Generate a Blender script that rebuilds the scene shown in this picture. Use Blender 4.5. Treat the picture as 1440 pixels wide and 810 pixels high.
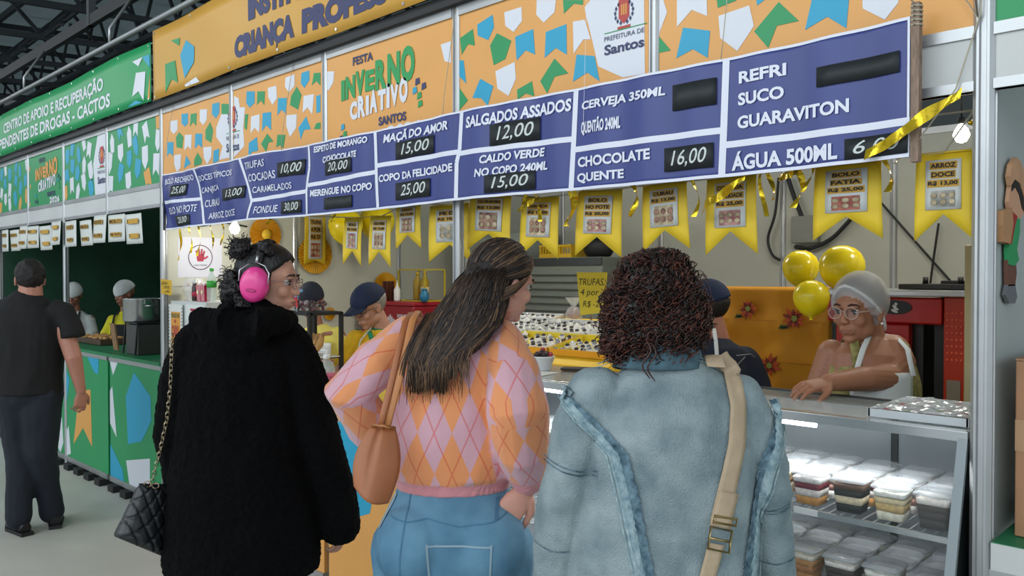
import bpy, math, random
from math import pi, sin, cos, radians as R, sqrt, atan2, floor, ceil, hypot
from mathutils import Vector as V, Matrix, Euler, noise
from mathutils.bvhtree import BVHTree
random.seed(7)
for o in list(bpy.data.objects): bpy.data.objects.remove(o)
SC = bpy.context.scene
COL = SC.collection
# ------------------------------------------------------------------ camera
F = 1150.0                                   # focal length in px of a 1440 px wide frame
CT, ST = 0.715, 0.6991                       # yaw of the view against the stall front
YAW = atan2(ST, CT); PITCH = atan2(17, F)
CAM = V((0, -2.33, 1.62))
cam = bpy.data.cameras.new('camera'); cam.sensor_width = 36; cam.lens = F/1440*36
cam.clip_start = .05; cam.clip_end = 300
co = bpy.data.objects.new('camera', cam); COL.objects.link(co)
co.location = CAM; co.rotation_euler = (pi/2-PITCH, 0, YAW); SC.camera = co
# ------------------------------------------------------------------ world, lamps, exposure
w = bpy.data.worlds.new('overcast'); SC.world = w; w.use_nodes = True
bg = w.node_tree.nodes['Background']
bg.inputs[0].default_value = (.80, .90, 1.0, 1); bg.inputs[1].default_value = 1.25
SC.view_settings.view_transform = 'Standard'; SC.view_settings.look = 'None'
SC.view_settings.gamma = 1; SC.view_settings.exposure = 0.0
def area_lamp(name, loc, rot, sx, sy, power, c):
    l = bpy.data.lights.new(name, 'AREA'); l.shape = 'RECTANGLE'; l.size = sx; l.size_y = sy
    l.energy = power; l.color = c
    o = bpy.data.objects.new(name, l); COL.objects.link(o); o.location = loc; o.rotation_euler = rot
    return o
def point_lamp(name, loc, r, power, c):
    l = bpy.data.lights.new(name, 'POINT'); l.shadow_soft_size = r; l.energy = power; l.color = c
    o = bpy.data.objects.new(name, l); COL.objects.link(o); o.location = loc
    return o
# hall light: daylight coming in under the roof edge behind the visitors, lamps in the stalls
area_lamp('hall_daylight', (-1.5, -9, 5.2), (R(68), 0, 0), 16, 3.5, 520, (.86, .94, 1.0))
for lx in (-26, -18, -11, -5, 1):                       # unseen fill lamps added to brighten floor and roof
    point_lamp('added_hall_fill', (lx, -4.2, 5.6), .3, 150, (.95, .98, 1.0))
area_lamp('stall_tube_light', (-3.6, 1.3, 2.6), (0, 0, 0), 1.2, .15, 22, (1, .97, .86))
area_lamp('stall_tube_light', (-1.5, 1.6, 2.6), (0, 0, 0), 1.2, .15, 18, (1, .95, .82))
area_lamp('stall_tube_light', (-8.2, 1.5, 2.5), (0, 0, 0), 1.2, .15, 5, (.95, 1, .95))
# ------------------------------------------------------------------ helpers
def lin(c):
    c = c/255
    return c/12.92 if c <= .04045 else ((c+.055)/1.055)**2.4
def rgb(h):
    h = h.lstrip('#'); return (lin(int(h[0:2],16)), lin(int(h[2:4],16)), lin(int(h[4:6],16)), 1)
MATS = {}
def mat(key, hx='#808080', rough=.6, metal=0, var=0, vs=8, bump=0, bs=60, trans=0, ior=1.45, alpha=1, emit=0, coat=0, sheen=0, stretch=None, hx2=None, sub=0):
    if key in MATS: return MATS[key]
    m = bpy.data.materials.new(key); m.use_nodes = True; nt = m.node_tree; n = nt.nodes; p = n['Principled BSDF']
    c = rgb(hx); p.inputs['Base Color'].default_value = c
    p.inputs['Roughness'].default_value = rough; p.inputs['Metallic'].default_value = metal
    if trans: p.inputs['Transmission Weight'].default_value = trans; p.inputs['IOR'].default_value = ior
    if alpha < 1: p.inputs['Alpha'].default_value = alpha
    if coat: p.inputs['Coat Weight'].default_value = coat; p.inputs['Coat Roughness'].default_value = .08
    if sheen: p.inputs['Sheen Weight'].default_value = sheen
    if sub:
        p.inputs['Subsurface Weight'].default_value = sub; p.inputs['Subsurface Radius'].default_value = (.9,.35,.2); p.inputs['Subsurface Scale'].default_value = .012
    if emit: p.inputs['Emission Color'].default_value = c; p.inputs['Emission Strength'].default_value = emit
    vec = None
    if var or bump:
        tc = n.new('ShaderNodeTexCoord'); vec = tc.outputs['Object']
        if stretch:
            mp = n.new('ShaderNodeMapping'); nt.links.new(vec, mp.inputs[0]); mp.inputs['Scale'].default_value = stretch; vec = mp.outputs[0]
    if var:
        t = n.new('ShaderNodeTexNoise'); t.inputs['Scale'].default_value = vs; t.inputs['Detail'].default_value = 5
        nt.links.new(vec, t.inputs[0])
        r = n.new('ShaderNodeValToRGB'); r.color_ramp.elements[0].position = .3; r.color_ramp.elements[1].position = .7
        if hx2: a, b = c, rgb(hx2)
        else: a = tuple(min(1,x*(1-var)) for x in c[:3])+(1,); b = tuple(min(1,x*(1+var)) for x in c[:3])+(1,)
        r.color_ramp.elements[0].color = a; r.color_ramp.elements[1].color = b
        nt.links.new(t.outputs[0], r.inputs[0]); nt.links.new(r.outputs[0], p.inputs['Base Color'])
    if bump:
        t = n.new('ShaderNodeTexNoise'); t.inputs['Scale'].default_value = bs; t.inputs['Detail'].default_value = 6
        nt.links.new(vec, t.inputs[0])
        b = n.new('ShaderNodeBump'); b.inputs['Strength'].default_value = bump; b.inputs['Distance'].default_value = .01
        nt.links.new(t.outputs[0], b.inputs['Height']); nt.links.new(b.outputs[0], p.inputs['Normal'])
    MATS[key] = m
    return m
def ray(px, py):
    c = V(((px-720)/F, 1, -(py-405)/F))
    c = Matrix.Rotation(-PITCH, 3, 'X') @ c
    return Matrix.Rotation(YAW, 3, 'Z') @ c
def atY(px, py, y):                          # photo point -> point on a plane parallel to the stall front
    d = ray(px, py); t = (y-CAM.y)/d.y; return CAM + d*t
def atX(px, py, x):
    d = ray(px, py); t = (x-CAM.x)/d.x; return CAM + d*t
def atZ(px, py, z):
    d = ray(px, py); t = (z-CAM.z)/d.z; return CAM + d*t
def link(o, parent=None):
    COL.objects.link(o)
    if parent: o.parent = parent
    return o
def frame_of(t, ref):
    t = t.normalized(); a = ref - t*ref.dot(t)
    if a.length < 1e-5:
        ref = V((0,0,1)) if abs(t.z) < .9 else V((1,0,0)); a = ref - t*ref.dot(t)
    a.normalize(); return a, t.cross(a)
class MB:
    def __init__(s): s.v=[]; s.f=[]; s.m=[]; s.s=[]
    def add(s, vs, fs, mi=0, sm=False):
        o = len(s.v); s.v += [tuple(v) for v in vs]
        for f in fs: s.f.append([i+o for i in f]); s.m.append(mi); s.s.append(sm)
        return s
    def box(s, x0, x1, y0, y1, z0, z1, mi=0):
        return s.add([(x,y,z) for z in (z0,z1) for y in (y0,y1) for x in (x0,x1)],
            [(0,2,3,1),(4,5,7,6),(0,1,5,4),(2,6,7,3),(0,4,6,2),(1,3,7,5)], mi)
    def obox(s, c, size, rot=(0,0,0), mi=0):
        M = Euler(rot).to_matrix(); c = V(c); h = [q/2 for q in size]
        return s.add([c+M@V((x*h[0],y*h[1],z*h[2])) for z in (-1,1) for y in (-1,1) for x in (-1,1)],
            [(0,2,3,1),(4,5,7,6),(0,1,5,4),(2,6,7,3),(0,4,6,2),(1,3,7,5)], mi)
    def bar(s, a, b, w, h=None, mi=0, ref=V((0,0,1))):
        a, b = V(a), V(b); h = h or w; u, v = frame_of(b-a, ref)
        vs = [p+u*(i*h/2)+v*(j*w/2) for p in (a,b) for i,j in ((-1,-1),(1,-1),(1,1),(-1,1))]
        return s.add(vs, [(0,3,2,1),(4,5,6,7),(0,1,5,4),(1,2,6,5),(2,3,7,6),(3,0,4,7)], mi)
    def prism(s, poly, y0, y1, mi=0, mi_side=None):      # polygon in x,z ; thickness in y
        A = sum(poly[i][0]*poly[(i+1)%len(poly)][1]-poly[(i+1)%len(poly)][0]*poly[i][1] for i in range(len(poly)))
        if A < 0: poly = poly[::-1]
        n = len(poly)
        vs = [(x,y0,z) for x,z in poly]+[(x,y1,z) for x,z in poly]
        s.add(vs, [tuple(range(n)), tuple(range(2*n-1,n-1,-1))], mi)
        s.add(vs, [(i,i+n,(i+1)%n+n,(i+1)%n) for i in range(n)], mi if mi_side is None else mi_side)
        return s
    def tube(s, pts, r, n=8, mi=0, ref=V((1,0,0)), sm=True, cap=True, closed=False):
        pts = [V(p) for p in pts]; k = len(pts)
        rr = r if isinstance(r, (list,)) else [r]*k
        vs = []
        for i,p in enumerate(pts):
            if closed: t = pts[(i+1)%k]-pts[i-1]
            else: t = pts[min(i+1,k-1)]-pts[max(i-1,0)]
            a, b = frame_of(t, ref)
            q = rr[i]; ra, rb = q if isinstance(q, tuple) else (q,q)
            vs += [p + a*(cos(2*pi*j/n)*ra) + b*(sin(2*pi*j/n)*rb) for j in range(n)]
        fs = []
        for i in range(k if closed else k-1):
            i2 = (i+1)%k
            fs += [(i*n+j, i*n+(j+1)%n, i2*n+(j+1)%n, i2*n+j) for j in range(n)]
        s.add(vs, fs, mi, sm)
        if cap and not closed:
            o = len(s.v)-len(vs)
            s.f.append([o+j for j in range(n)][::-1]); s.m.append(mi); s.s.append(False)
            s.f.append([o+(k-1)*n+j for j in range(n)]); s.m.append(mi); s.s.append(False)
        return s
    def lathe(s, prof, n=20, c=(0,0,0), mi=0, sm=True):
        vs = [(c[0]+r*cos(2*pi*j/n), c[1]+r*sin(2*pi*j/n), c[2]+z) for r,z in prof for j in range(n)]
        fs = [(i*n+j, i*n+(j+1)%n, (i+1)*n+(j+1)%n, (i+1)*n+j) for i in range(len(prof)-1) for j in range(n)]
        s.add(vs, fs, mi, sm)
        o = len(s.v)-len(vs)
        if prof[0][0] > 1e-4: s.f.append([o+j for j in range(n)][::-1]); s.m.append(mi); s.s.append(False)
        if prof[-1][0] > 1e-4: s.f.append([o+(len(prof)-1)*n+j for j in range(n)]); s.m.append(mi); s.s.append(False)
        return s
    def ell(s, c, r, nu=16, nv=10, rot=None, mi=0):
        c = V(c); M = Euler(rot).to_matrix() if rot else Matrix.Identity(3)
        vs = [c+M@V((0,0,-r[2]))]
        for i in range(1,nv):
            a = -pi/2+pi*i/nv
            vs += [c+M@V((r[0]*cos(a)*cos(2*pi*j/nu), r[1]*cos(a)*sin(2*pi*j/nu), r[2]*sin(a))) for j in range(nu)]
        vs.append(c+M@V((0,0,r[2])))
        fs = [(0,1+(j+1)%nu,1+j) for j in range(nu)]
        for i in range(nv-2):
            fs += [(1+i*nu+j,1+i*nu+(j+1)%nu,1+(i+1)*nu+(j+1)%nu,1+(i+1)*nu+j) for j in range(nu)]
        o = 1+(nv-2)*nu
        fs += [(o+j,o+(j+1)%nu,len(vs)-1) for j in range(nu)]
        return s.add(vs, fs, mi, True)
    def grid(s, nx, ny, fn, mi=0, sm=True, thick=0):
        vs = [fn(i/nx, j/ny) for j in range(ny+1) for i in range(nx+1)]
        fs = [(j*(nx+1)+i, j*(nx+1)+i+1, (j+1)*(nx+1)+i+1, (j+1)*(nx+1)+i) for j in range(ny) for i in range(nx)]
        return s.add(vs, fs, mi, sm)
    def warp(s, fn): s.v = [tuple(fn(V(p))) for p in s.v]; return s
    def mesh(s, name, mats):
        me = bpy.data.meshes.new(name); me.from_pydata(s.v, [], s.f)
        for m in (mats if isinstance(mats,(list,tuple)) else [mats]): me.materials.append(m)
        me.polygons.foreach_set('material_index', s.m); me.polygons.foreach_set('use_smooth', s.s); me.update()
        return me
    def build(s, name, mats, parent=None, bev=0, solid=0, loc=None):
        o = bpy.data.objects.new(name, s.mesh(name, mats)); link(o, parent)
        if loc is not None: o.location = loc
        if solid:
            q = o.modifiers.new('solid','SOLIDIFY'); q.thickness = solid; q.offset = 0
        if bev:
            q = o.modifiers.new('bevel','BEVEL'); q.width = bev; q.segments = 2; q.limit_method = 'ANGLE'; q.angle_limit = R(40)
        return o
def tag(o, label=None, cat=None, group=None, kind=None):
    if label: o['label'] = label
    if cat: o['category'] = cat
    if group: o['group'] = group
    if kind: o['kind'] = kind
    return o
def thing(name, label, cat, loc=(0,0,0), rz=0, group=None):
    o = bpy.data.objects.new(name, None); link(o); o.location = loc; o.rotation_euler = (0,0,rz); o.empty_display_size = .05
    return tag(o, label, cat, group)
def struct_root(name):
    o = bpy.data.objects.new(name, None); link(o); o['kind'] = 'structure'; return o
def copy_tree(o, parent=None):
    c = o.copy(); link(c, parent)
    for ch in list(o.children): copy_tree(ch, c)
    return c
# lettering: returns flat outlines as verts/faces fitted into x0..x1, z0..z1
_TC = {}
def glyphs(txt, bold=0, shear=0):
    k = (txt, bold, shear)
    if k in _TC: return _TC[k]
    cu = bpy.data.curves.new('t', 'FONT'); cu.body = txt; cu.offset = bold; cu.shear = shear; cu.resolution_u = 3; cu.fill_mode = 'FRONT'; cu.space_line = .9
    ob = bpy.data.objects.new('t', cu); COL.objects.link(ob)
    me = bpy.data.meshes.new_from_object(ob)
    vs = [(v.co.x, v.co.y) for v in me.vertices]; fs = [tuple(p.vertices) for p in me.polygons]
    bpy.data.objects.remove(ob); bpy.data.curves.remove(cu); bpy.data.meshes.remove(me)
    xs = [a for a,b in vs]; ys = [b for a,b in vs]
    _TC[k] = (vs, fs, min(xs), max(xs), min(ys), max(ys)); return _TC[k]
def letter(mb, txt, x0, x1, z0, z1, y, mi=0, bold=.02, shear=0, caps=False):
    vs, fs, a, b, c, d = glyphs(txt, bold, shear)
    if caps: c, d = glyphs('H', bold, 0)[4:6]                  # fit the capitals, let accents and cedillas hang out
    out = []
    for (p, q) in vs:
        u = (p-a)/(b-a); v = (q-c)/(d-c)
        out.append((x0+(x1-x0)*u, y, z0+(z1-z0)*v))
    # keep the front side towards -y
    mb.add(out, fs, mi)
# ------------------------------------------------------------------ colours of the place
ALU = mat('aluminium_profile', '#b4b6b6', .38, .75, var=.12, vs=3, bump=.05, bs=30)
GREYP = mat('aluminium_shadow_groove', '#4a4c4e', .5, .5)
WHITEP = mat('white_panel', '#c4c6c2', .45, var=.05, vs=2, bump=.02, bs=8)
BEAM = mat('lintel_white', '#c9cbc8', .5, var=.06, vs=3)
ORANGE = mat('printed_orange', '#e3a457', .42, var=.03, vs=4, bump=.03, bs=6)
GREEN = mat('printed_green', '#1f9457', .42, var=.04, vs=4, bump=.03, bs=6)
CYAN = mat('printed_cyan', '#1f9fc4', .42)
FWHITE = mat('printed_white', '#dcdfe6', .42)
NAVY = mat('printed_navy', '#343a63', .5)
BLACKP = mat('black_trim', '#17181a', .55)
STEEL = mat('stainless_steel', '#b9bcbd', .28, .9, var=.06, vs=5)
def panel_flags(rects, x0, x1, z0, z1, y):                 # printed flags, thin film on the panel face
    mb = MB()
    for c, poly in rects:
        pts = [(min(max(p[0],x0),x1), min(max(p[1],z0),z1)) for p in poly]
        A = abs(sum(pts[i][0]*pts[(i+1)%len(pts)][1]-pts[(i+1)%len(pts)][0]*pts[i][1] for i in range(len(pts))))/2
        if A > 1e-5: mb.prism(pts, y, y+.001, c)
    return mb
# ---- floor
f = MB(); f.box(-42, 14, -16, 14, -.06, 0)
fm = mat('polished_concrete', '#c3c2ba', .55, var=.10, vs=1.3, bump=.03, bs=12)
o = f.build('floor', fm); o['kind'] = 'structure'
# fine cracks and joints of the slab
j = MB()
for k in range(-9, 4): j.box(k*4.2-.006, k*4.2+.006, -14, -.35, .0005, .0025)
for k in (-1.45, -5.2, -9): j.box(-41, 13, k-.005, k+.005, .0005, .0025)
j.build('joint', mat('slab_joint', '#8d8d86', .8), o)
# ---- roof of the hall
rm = mat('roof_sheet', '#8f9897', .7, var=.10, vs=.6)
tm = mat('truss_steel', '#3a3f42', .6, .2)
c = MB()
for k in range(-24, 8):                                   # corrugated sheets
    x = k*1.6
    c.add([(x,-16,7.6),(x+1.6,-16,7.6),(x+1.6,14,9.4),(x,14,9.4),(x,-16,7.66),(x+1.6,-16,7.66),(x+1.6,14,9.46),(x,14,9.46)],
          [(0,3,2,1),(4,5,6,7),(0,1,5,4),(2,3,7,6),(1,2,6,5),(0,4,7,3)])
    c.box(x-.03, x+.03, -16, -15.9, 7.5, 7.66)
nt = rm.node_tree; tr = nt.nodes.new('ShaderNodeBsdfTranslucent'); tr.inputs[0].default_value = (.5,.56,.56,1); mx_ = nt.nodes.new('ShaderNodeMixShader'); mx_.inputs[0].default_value = .40
nt.links.new(nt.nodes['Principled BSDF'].outputs[0], mx_.inputs[1]); nt.links.new(tr.outputs[0], mx_.inputs[2]); nt.links.new(mx_.outputs[0], nt.nodes['Material Output'].inputs[0])   # translucency added to brighten the underside of the roof
roof = c.build('ceiling', rm); roof['kind'] = 'structure'
pr = MB()
for y in (-12,-9,-6,-3,0,2,4,6,8,10,12): pr.bar((-40,y,7.5+(y+16)*.06), (12,y,7.5+(y+16)*.06), .1, .16)
pr.build('purlin', tm, roof)
def truss(x):
    t = MB(); n = 10; y0, y1 = -14, 13
    zt = lambda y: 7.35+(y+16)*.06
    zb = lambda y: zt(y)-1.5
    t.bar((x,y0,zt(y0)),(x,y1,zt(y1)),.12); t.bar((x,y0,zb(y0)),(x,y1,zb(y1)),.12)
    for i in range(n):
        a = y0+(y1-y0)*i/n; b = y0+(y1-y0)*(i+1)/n; m = (a+b)/2
        t.bar((x,a,zt(a)),(x,m,zb(m)),.07); t.bar((x,m,zb(m)),(x,b,zt(b)),.07)
        if i%3 == 0: t.bar((x,m,zb(m)),(x+4,m+1.35,zt(m)),.06); t.bar((x+4,m,zb(m)),(x,m+1.35,zt(m)),.06)
    return t
for k in range(-15, 3): truss(k*2.7+1).build('truss', tm, roof)
lw = MB()
for y in (1.5, 5.5): lw.bar((-40,y,5.95+(y+16)*.06),(12,y,5.95+(y+16)*.06),.1)
for k in range(26):
    for y in (1.5, 5.5):
        x = -40+k*2; z = 5.95+(y+16)*.06
        lw.bar((x,y,z),(x+1,y,z+1.45),.06); lw.bar((x+1,y,z+1.45),(x+2,y,z),.06)
lw.build('lattice_girder', tm, roof)
# beam and light conduit running just above the banners
b = MB(); b.bar((-30,.35,3.95),(6,.35,3.95),.05,.10); o = b.build('trim_1', mat('beam_dark','#1d2022',.6)); o['kind']='structure'
for k in range(-7, 2): MB().box(k*4-.03,k*4+.03,.32,.38,3.9,8.2).build('hanger_rod', tm, o)
b = MB(); b.tube([(-30,.12,3.47),(6,.12,3.47)],.022,8,0); o = b.build('trim_2', mat('galvanised_pipe','#9fa3a3',.4,.6)); o['kind']='structure'
for k in range(-12, 3):
    MB().tube([(k*2.3,.12,3.47),(k*2.3,.12,3.6),(k*2.3,.30,3.9)],.012,6).build('pipe_hanger', ALU, o)
b = MB(); b.box(-41,-40.8,-16,14,0,10); o = b.build('wall_left', mat('far_wall','#5d6260',.8,var=.1,vs=.5)); o['kind']='structure'
b = MB(); b.box(-41,14,13.2,13.4,0,10); o = b.build('wall_back', mat('far_wall')); o['kind']='structure'
# ---- the stall row: posts, lintel, fascia panels, counter fronts
XS = [-.597-k for k in range(0, 12)]                       # post centres, right to left
Z0, Z1, Z2 = 2.09, 2.255, 2.735                            # lintel bottom, fascia bottom, fascia top
wall = struct_root('wall_front')
def post_mb(x, z0, z1, y=0, w=.042):
    m = MB(); h = w/2; g = .006
    prof = [(-h,-g*1.5),(-h,-h*.6),(-h*.6,-h),(-g*1.5,-h),(-g,-h+.008),(g,-h+.008),(g*1.5,-h),(h*.6,-h),(h,-h*.6),(h,-g*1.5),(h-.008,-g),(h-.008,g),(h,g*1.5),(h,h*.6),(h*.6,h),(g*1.5,h),(g,h-.008),(-g,h-.008),(-g*1.5,h),(-h*.6,h),(-h,h*.6),(-h,g*1.5),(-h+.008,g),(-h+.008,-g)]
    prof = prof[::-1]
    n = len(prof); vs = [(x+a,y+b_,z) for z in (z0,z1) for a,b_ in prof]
    m.add(vs, [(i,i+n,(i+1)%n+n,(i+1)%n) for i in range(n)]); m.add(vs, [tuple(range(n)), tuple(range(2*n-1,n-1,-1))])
    return m
FULL = {0:1, 2:1, 5:1, 7:1, 9:1, 11:1}
for k, x in enumerate(XS):
    post_mb(x, 0 if k in FULL else Z0, 2.76, w=.05 if k in (0,) else .042).build('post', ALU, wall)
post_mb(.403, 0, 2.76).build('post', ALU, wall)
for k, x in enumerate([.403]+XS[:-1]):
    x0, x1 = x-1+.022, x-.022
    lb = MB(); lb.box(x0,x1,-.012,.012,Z0,Z1,0)
    lb.box(x0,x1,-.02,.02,Z0,Z0+.025,1); lb.box(x0,x1,-.02,.02,Z1-.03,Z1,1)
    lb.build('lintel', [BEAM, ALU], wall)
    MB().box(x0,x1,-.02,.02,Z2-.02,Z2+.02).build('top_rail', ALU, wall)
bs = MB(); bs.box(-12.6,.42,-.05,.03,2.755,2.80); bs.build('black_rail', BLACKP, wall)
def cv(crop, s, ox, oy): return [(lambda p:(p.x,p.z))(atY(a/s+ox, b_/s+oy, -.012)) for a,b_ in crop]
O_, G_, C_, W_ = 0,1,2,3
FM = [ORANGE, GREEN, CYAN, FWHITE, NAVY, mat('crest_red','#b8453f',.5), mat('logo_green','#2a9a55',.5), mat('logo_orange','#e0a050',.5)]
def s3(c, p): return (c, cv(p, 2.892, 620, 0))
def s4(c, p): return (c, cv(p, 2.893, 980, 0))
def s2(c, p): return (c, cv(p, 3.114, 220, 0))
P4 = [s3(1,[(78,155),(130,118),(138,185),(110,180),(85,222)]), s3(2,[(148,100),(210,60),(216,110),(192,163),(150,145)]),
 s3(3,[(258,50),(328,28),(330,85),(296,130),(262,105)]), s3(1,[(200,185),(228,135),(286,165),(262,240),(215,265)]),
 s3(2,[(302,150),(375,118),(383,222),(345,205),(308,245)]), s3(2,[(427,130),(510,98),(512,222),(467,195),(422,235)]),
 s3(3,[(390,0),(468,0),(462,50),(418,92),(388,60)]), s3(1,[(497,0),(578,0),(578,20),(540,15),(500,55)]),
 s3(2,[(62,250),(92,245),(103,340),(62,315)]), s3(2,[(160,320),(213,350),(190,430),(165,400),(128,398)]),
 s3(3,[(222,290),(300,252),(305,320),(275,390),(230,360)]), s3(1,[(310,365),(370,330),(380,392),(345,380),(312,405)]),
 s3(1,[(462,238),(518,298),(462,312),(432,380),(404,330)]), s3(2,[(552,222),(625,228),(645,330),(595,295),(537,332)]),
 s3(3,[(585,30),(640,-40),(826,-60),(830,300),(740,315),(640,270),(615,160),(590,60)]), s3(3,[(537,88),(585,80),(610,160),(580,160),(540,218)]),
 s3(1,[(62,362),(110,408),(62,450)])]
P5 = [s3(3,[(865,-30),(905,0),(920,50),(890,130),(865,165)]), s3(1,[(865,220),(865,165),(885,150),(935,205)]),
 s3(3,[(960,-30),(1080,-50),(1083,65),(1020,40),(960,110)]), s3(2,[(985,112),(1095,125),(1085,235),(1025,200),(957,237)]),
 s4(1,[(80,-10),(160,-30),(160,2),(85,32)]), s4(2,[(240,-20),(275,-20),(275,0),(245,22)]), s4(3,[(88,65),(213,22),(232,105),(165,208),(95,155)]),
 s4(1,[(333,8),(415,85),(325,105),(290,195),(233,128)]), s4(2,[(472,-20),(622,-40),(608,115),(530,68),(440,122)]), s4(3,[(672,-30),(820,-40),(820,10),(765,80),(675,35)])]
P2 = [s2(2,[(395,400),(430,400),(430,450),(408,472),(393,450)]), s2(1,[(442,400),(475,400),(472,460),(457,440),(440,460)]),
 s2(3,[(488,385),(525,375),(528,430),(508,460),(490,425)]), s2(2,[(532,430),(570,428),(568,500),(548,480),(530,505)]),
 s2(1,[(590,420),(615,380),(635,415),(620,480),(585,460)]), s2(3,[(645,420),(690,412),(682,500),(662,470),(640,495)]),
 s2(3,[(565,340),(605,325),(605,375),(580,405),(563,380)]), s2(2,[(635,320),(668,308),(670,350),(648,385),(632,365)]),
 s2(1,[(690,320),(718,318),(718,375),(700,355),(680,375)]), s2(3,[(415,510),(452,500),(450,580),(430,560),(412,585)]),
 s2(2,[(465,495),(502,490),(502,570),(480,548),(462,575)]), s2(3,[(570,505),(615,500),(612,560),(585,600),(568,550)]),
 s2(2,[(655,510),(675,565),(645,570),(632,610),(622,560)]), s2(1,[(485,585),(512,620),(490,625),(480,665),(458,630)]),
 s2(1,[(530,590),(565,590),(555,650),(540,635),(525,645)]), s2(2,[(405,625),(440,600),(445,660),(420,665),(402,685)]),
 s2(2,[(700,420),(718,415),(718,490),(700,495)]), s2(1,[(700,540),(718,535),(718,565),(690,565)]),
 s2(3,[(340,420),(360,430),(365,470),(388,470),(380,560),(385,640),(340,690)]), s2(1,[(388,500),(402,500),(395,570),(385,560)])]
P1 = [s2(2,[(110,500),(138,495),(138,540),(125,555),(110,540)]), s2(1,[(150,500),(176,495),(174,552),(160,535),(147,555)]),
 s2(3,[(190,480),(222,478),(220,525),(205,548),(190,530)]), s2(2,[(245,455),(275,448),(275,495),(260,518),(243,500)]),
 s2(1,[(285,455),(318,455),(315,500),(285,500)]), s2(3,[(62,530),(92,525),(92,570),(75,588),(62,570)]),
 s2(1,[(85,600),(100,578),(118,600),(112,650),(88,645)]), s2(3,[(125,590),(155,590),(152,655),(138,640),(122,660)]),
 s2(2,[(170,585),(200,585),(200,648),(185,632),(168,650)]), s2(1,[(215,570),(235,535),(248,570),(240,625),(215,610)]),
 s2(3,[(205,645),(242,642),(240,690),(222,720),(208,690)]), s2(2,[(48,622),(75,622),(72,685),(58,668),(46,685)]),
 s2(3,[(78,680),(108,675),(105,735),(90,755),(78,720)]), s2(2,[(130,680),(150,715),(120,738)]),
 s2(1,[(165,700),(180,668),(200,700),(195,720),(165,728)]), s2(2,[(250,660),(275,650),(272,705),(248,715)]),
 s2(3,[(262,560),(285,500),(322,500),(322,690),(275,700),(290,640),(262,600)])]
P3 = [s2(3,[(742,315),(778,312),(775,360),(755,395),(742,395)]), s2(3,[(1245,195),(1290,180),(1290,275),(1262,268)])]
def rflags(x0, x1, z0, z1, n, m, cols, sz, rnd):
    out = []
    for i in range(n):
        for j_ in range(m):
            cx = x0+(x1-x0)*(i+.5+rnd.uniform(-.18,.18))/n; cz = z0+(z1-z0)*(j_+.5+(.25 if i%2 else -.2)+rnd.uniform(-.1,.1))/m
            a = rnd.uniform(-.4,.4); w_ = sz*rnd.uniform(.75,1); h_ = sz*rnd.uniform(1.1,1.6)
            sh = rnd.choice([[(-1,1),(1,1),(1,-1),(0,-.45),(-1,-1)],[(-1,1),(1,1),(1,-.3),(0,-1),(-1,-.3)],[(-1,.3),(0,1),(1,.3),(.8,-1),(-.8,-1)]])
            out.append((rnd.choice(cols), [(cx+(p*w_/2)*cos(a)-(q*h_/2)*sin(a), cz+(p*w_/2)*sin(a)+(q*h_/2)*cos(a)) for p,q in sh]))
    return out
rnd = random.Random(3)
def fascia(x, base, flags, extra=None):
    x0, x1 = x-1+.022, x-.022
    m = MB(); m.box(x0,x1,-.011,.009,Z1,Z2-.02); p = m.build('fascia_panel', base, wall)
    fl = panel_flags(flags, x0, x1, Z1, Z2-.02, -.0125)
    if extra: extra(fl, x0, x1)
    fl.build('printed_flags', FM, p)
def santos(px0, px1, pyt, pyb, small=True):
    def fn(mb, x0, x1):
        c = (px0+px1)/2; a = atY(px0,pyt,-.014); b_ = atY(px1,pyt,-.014); zt = atY(c,pyt,-.014).z; zb = atY(c,pyb,-.014).z
        h = zt-zb; X0 = a.x; X1 = b_.x; W = X1-X0; cx = (X0+X1)/2
        letter(mb, 'Santos', X0, X1, zb, zb+h*.2, -.0145, 4, .03)
        letter(mb, 'PREFEITURA DE', X0, X1, zb+h*.27, zb+h*.36, -.0145, 4, 0)
        mb.box(X0, X1+.01, -.0145,-.0135, zb+h*.42, zb+h*.435, 6)
        z = zb+h*.75
        mb.prism([(cx-.025*h/.2,z+.05*h/.2),(cx+.025*h/.2,z+.05*h/.2),(cx+.025*h/.2,z-.02*h/.2),(cx,z-.045*h/.2),(cx-.025*h/.2,z-.02*h/.2)],-.0145,-.0135,5)
        for sgn in (-1,1):
            for k in range(6):
                an = -1.2+k*.42; r_ = .042*h/.2
                px_, pz_ = cx+sgn*r_*cos(an), z+r_*sin(an); q = .006*h/.2
                mb.prism([(px_-q,pz_),(px_,pz_+q*1.6),(px_+q,pz_),(px_,pz_-q*1.6)],-.0145,-.0135,4)
        mb.box(cx-.03*h/.2,cx+.03*h/.2,-.0145,-.0135,z-.062*h/.2,z-.052*h/.2,5)
        for k in range(3): mb.box(cx-.012*h/.2+k*.01*h/.2,cx-.006*h/.2+k*.01*h/.2,-.0155,-.0145,z-.01,z+.03*h/.2,7)
    return fn
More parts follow.
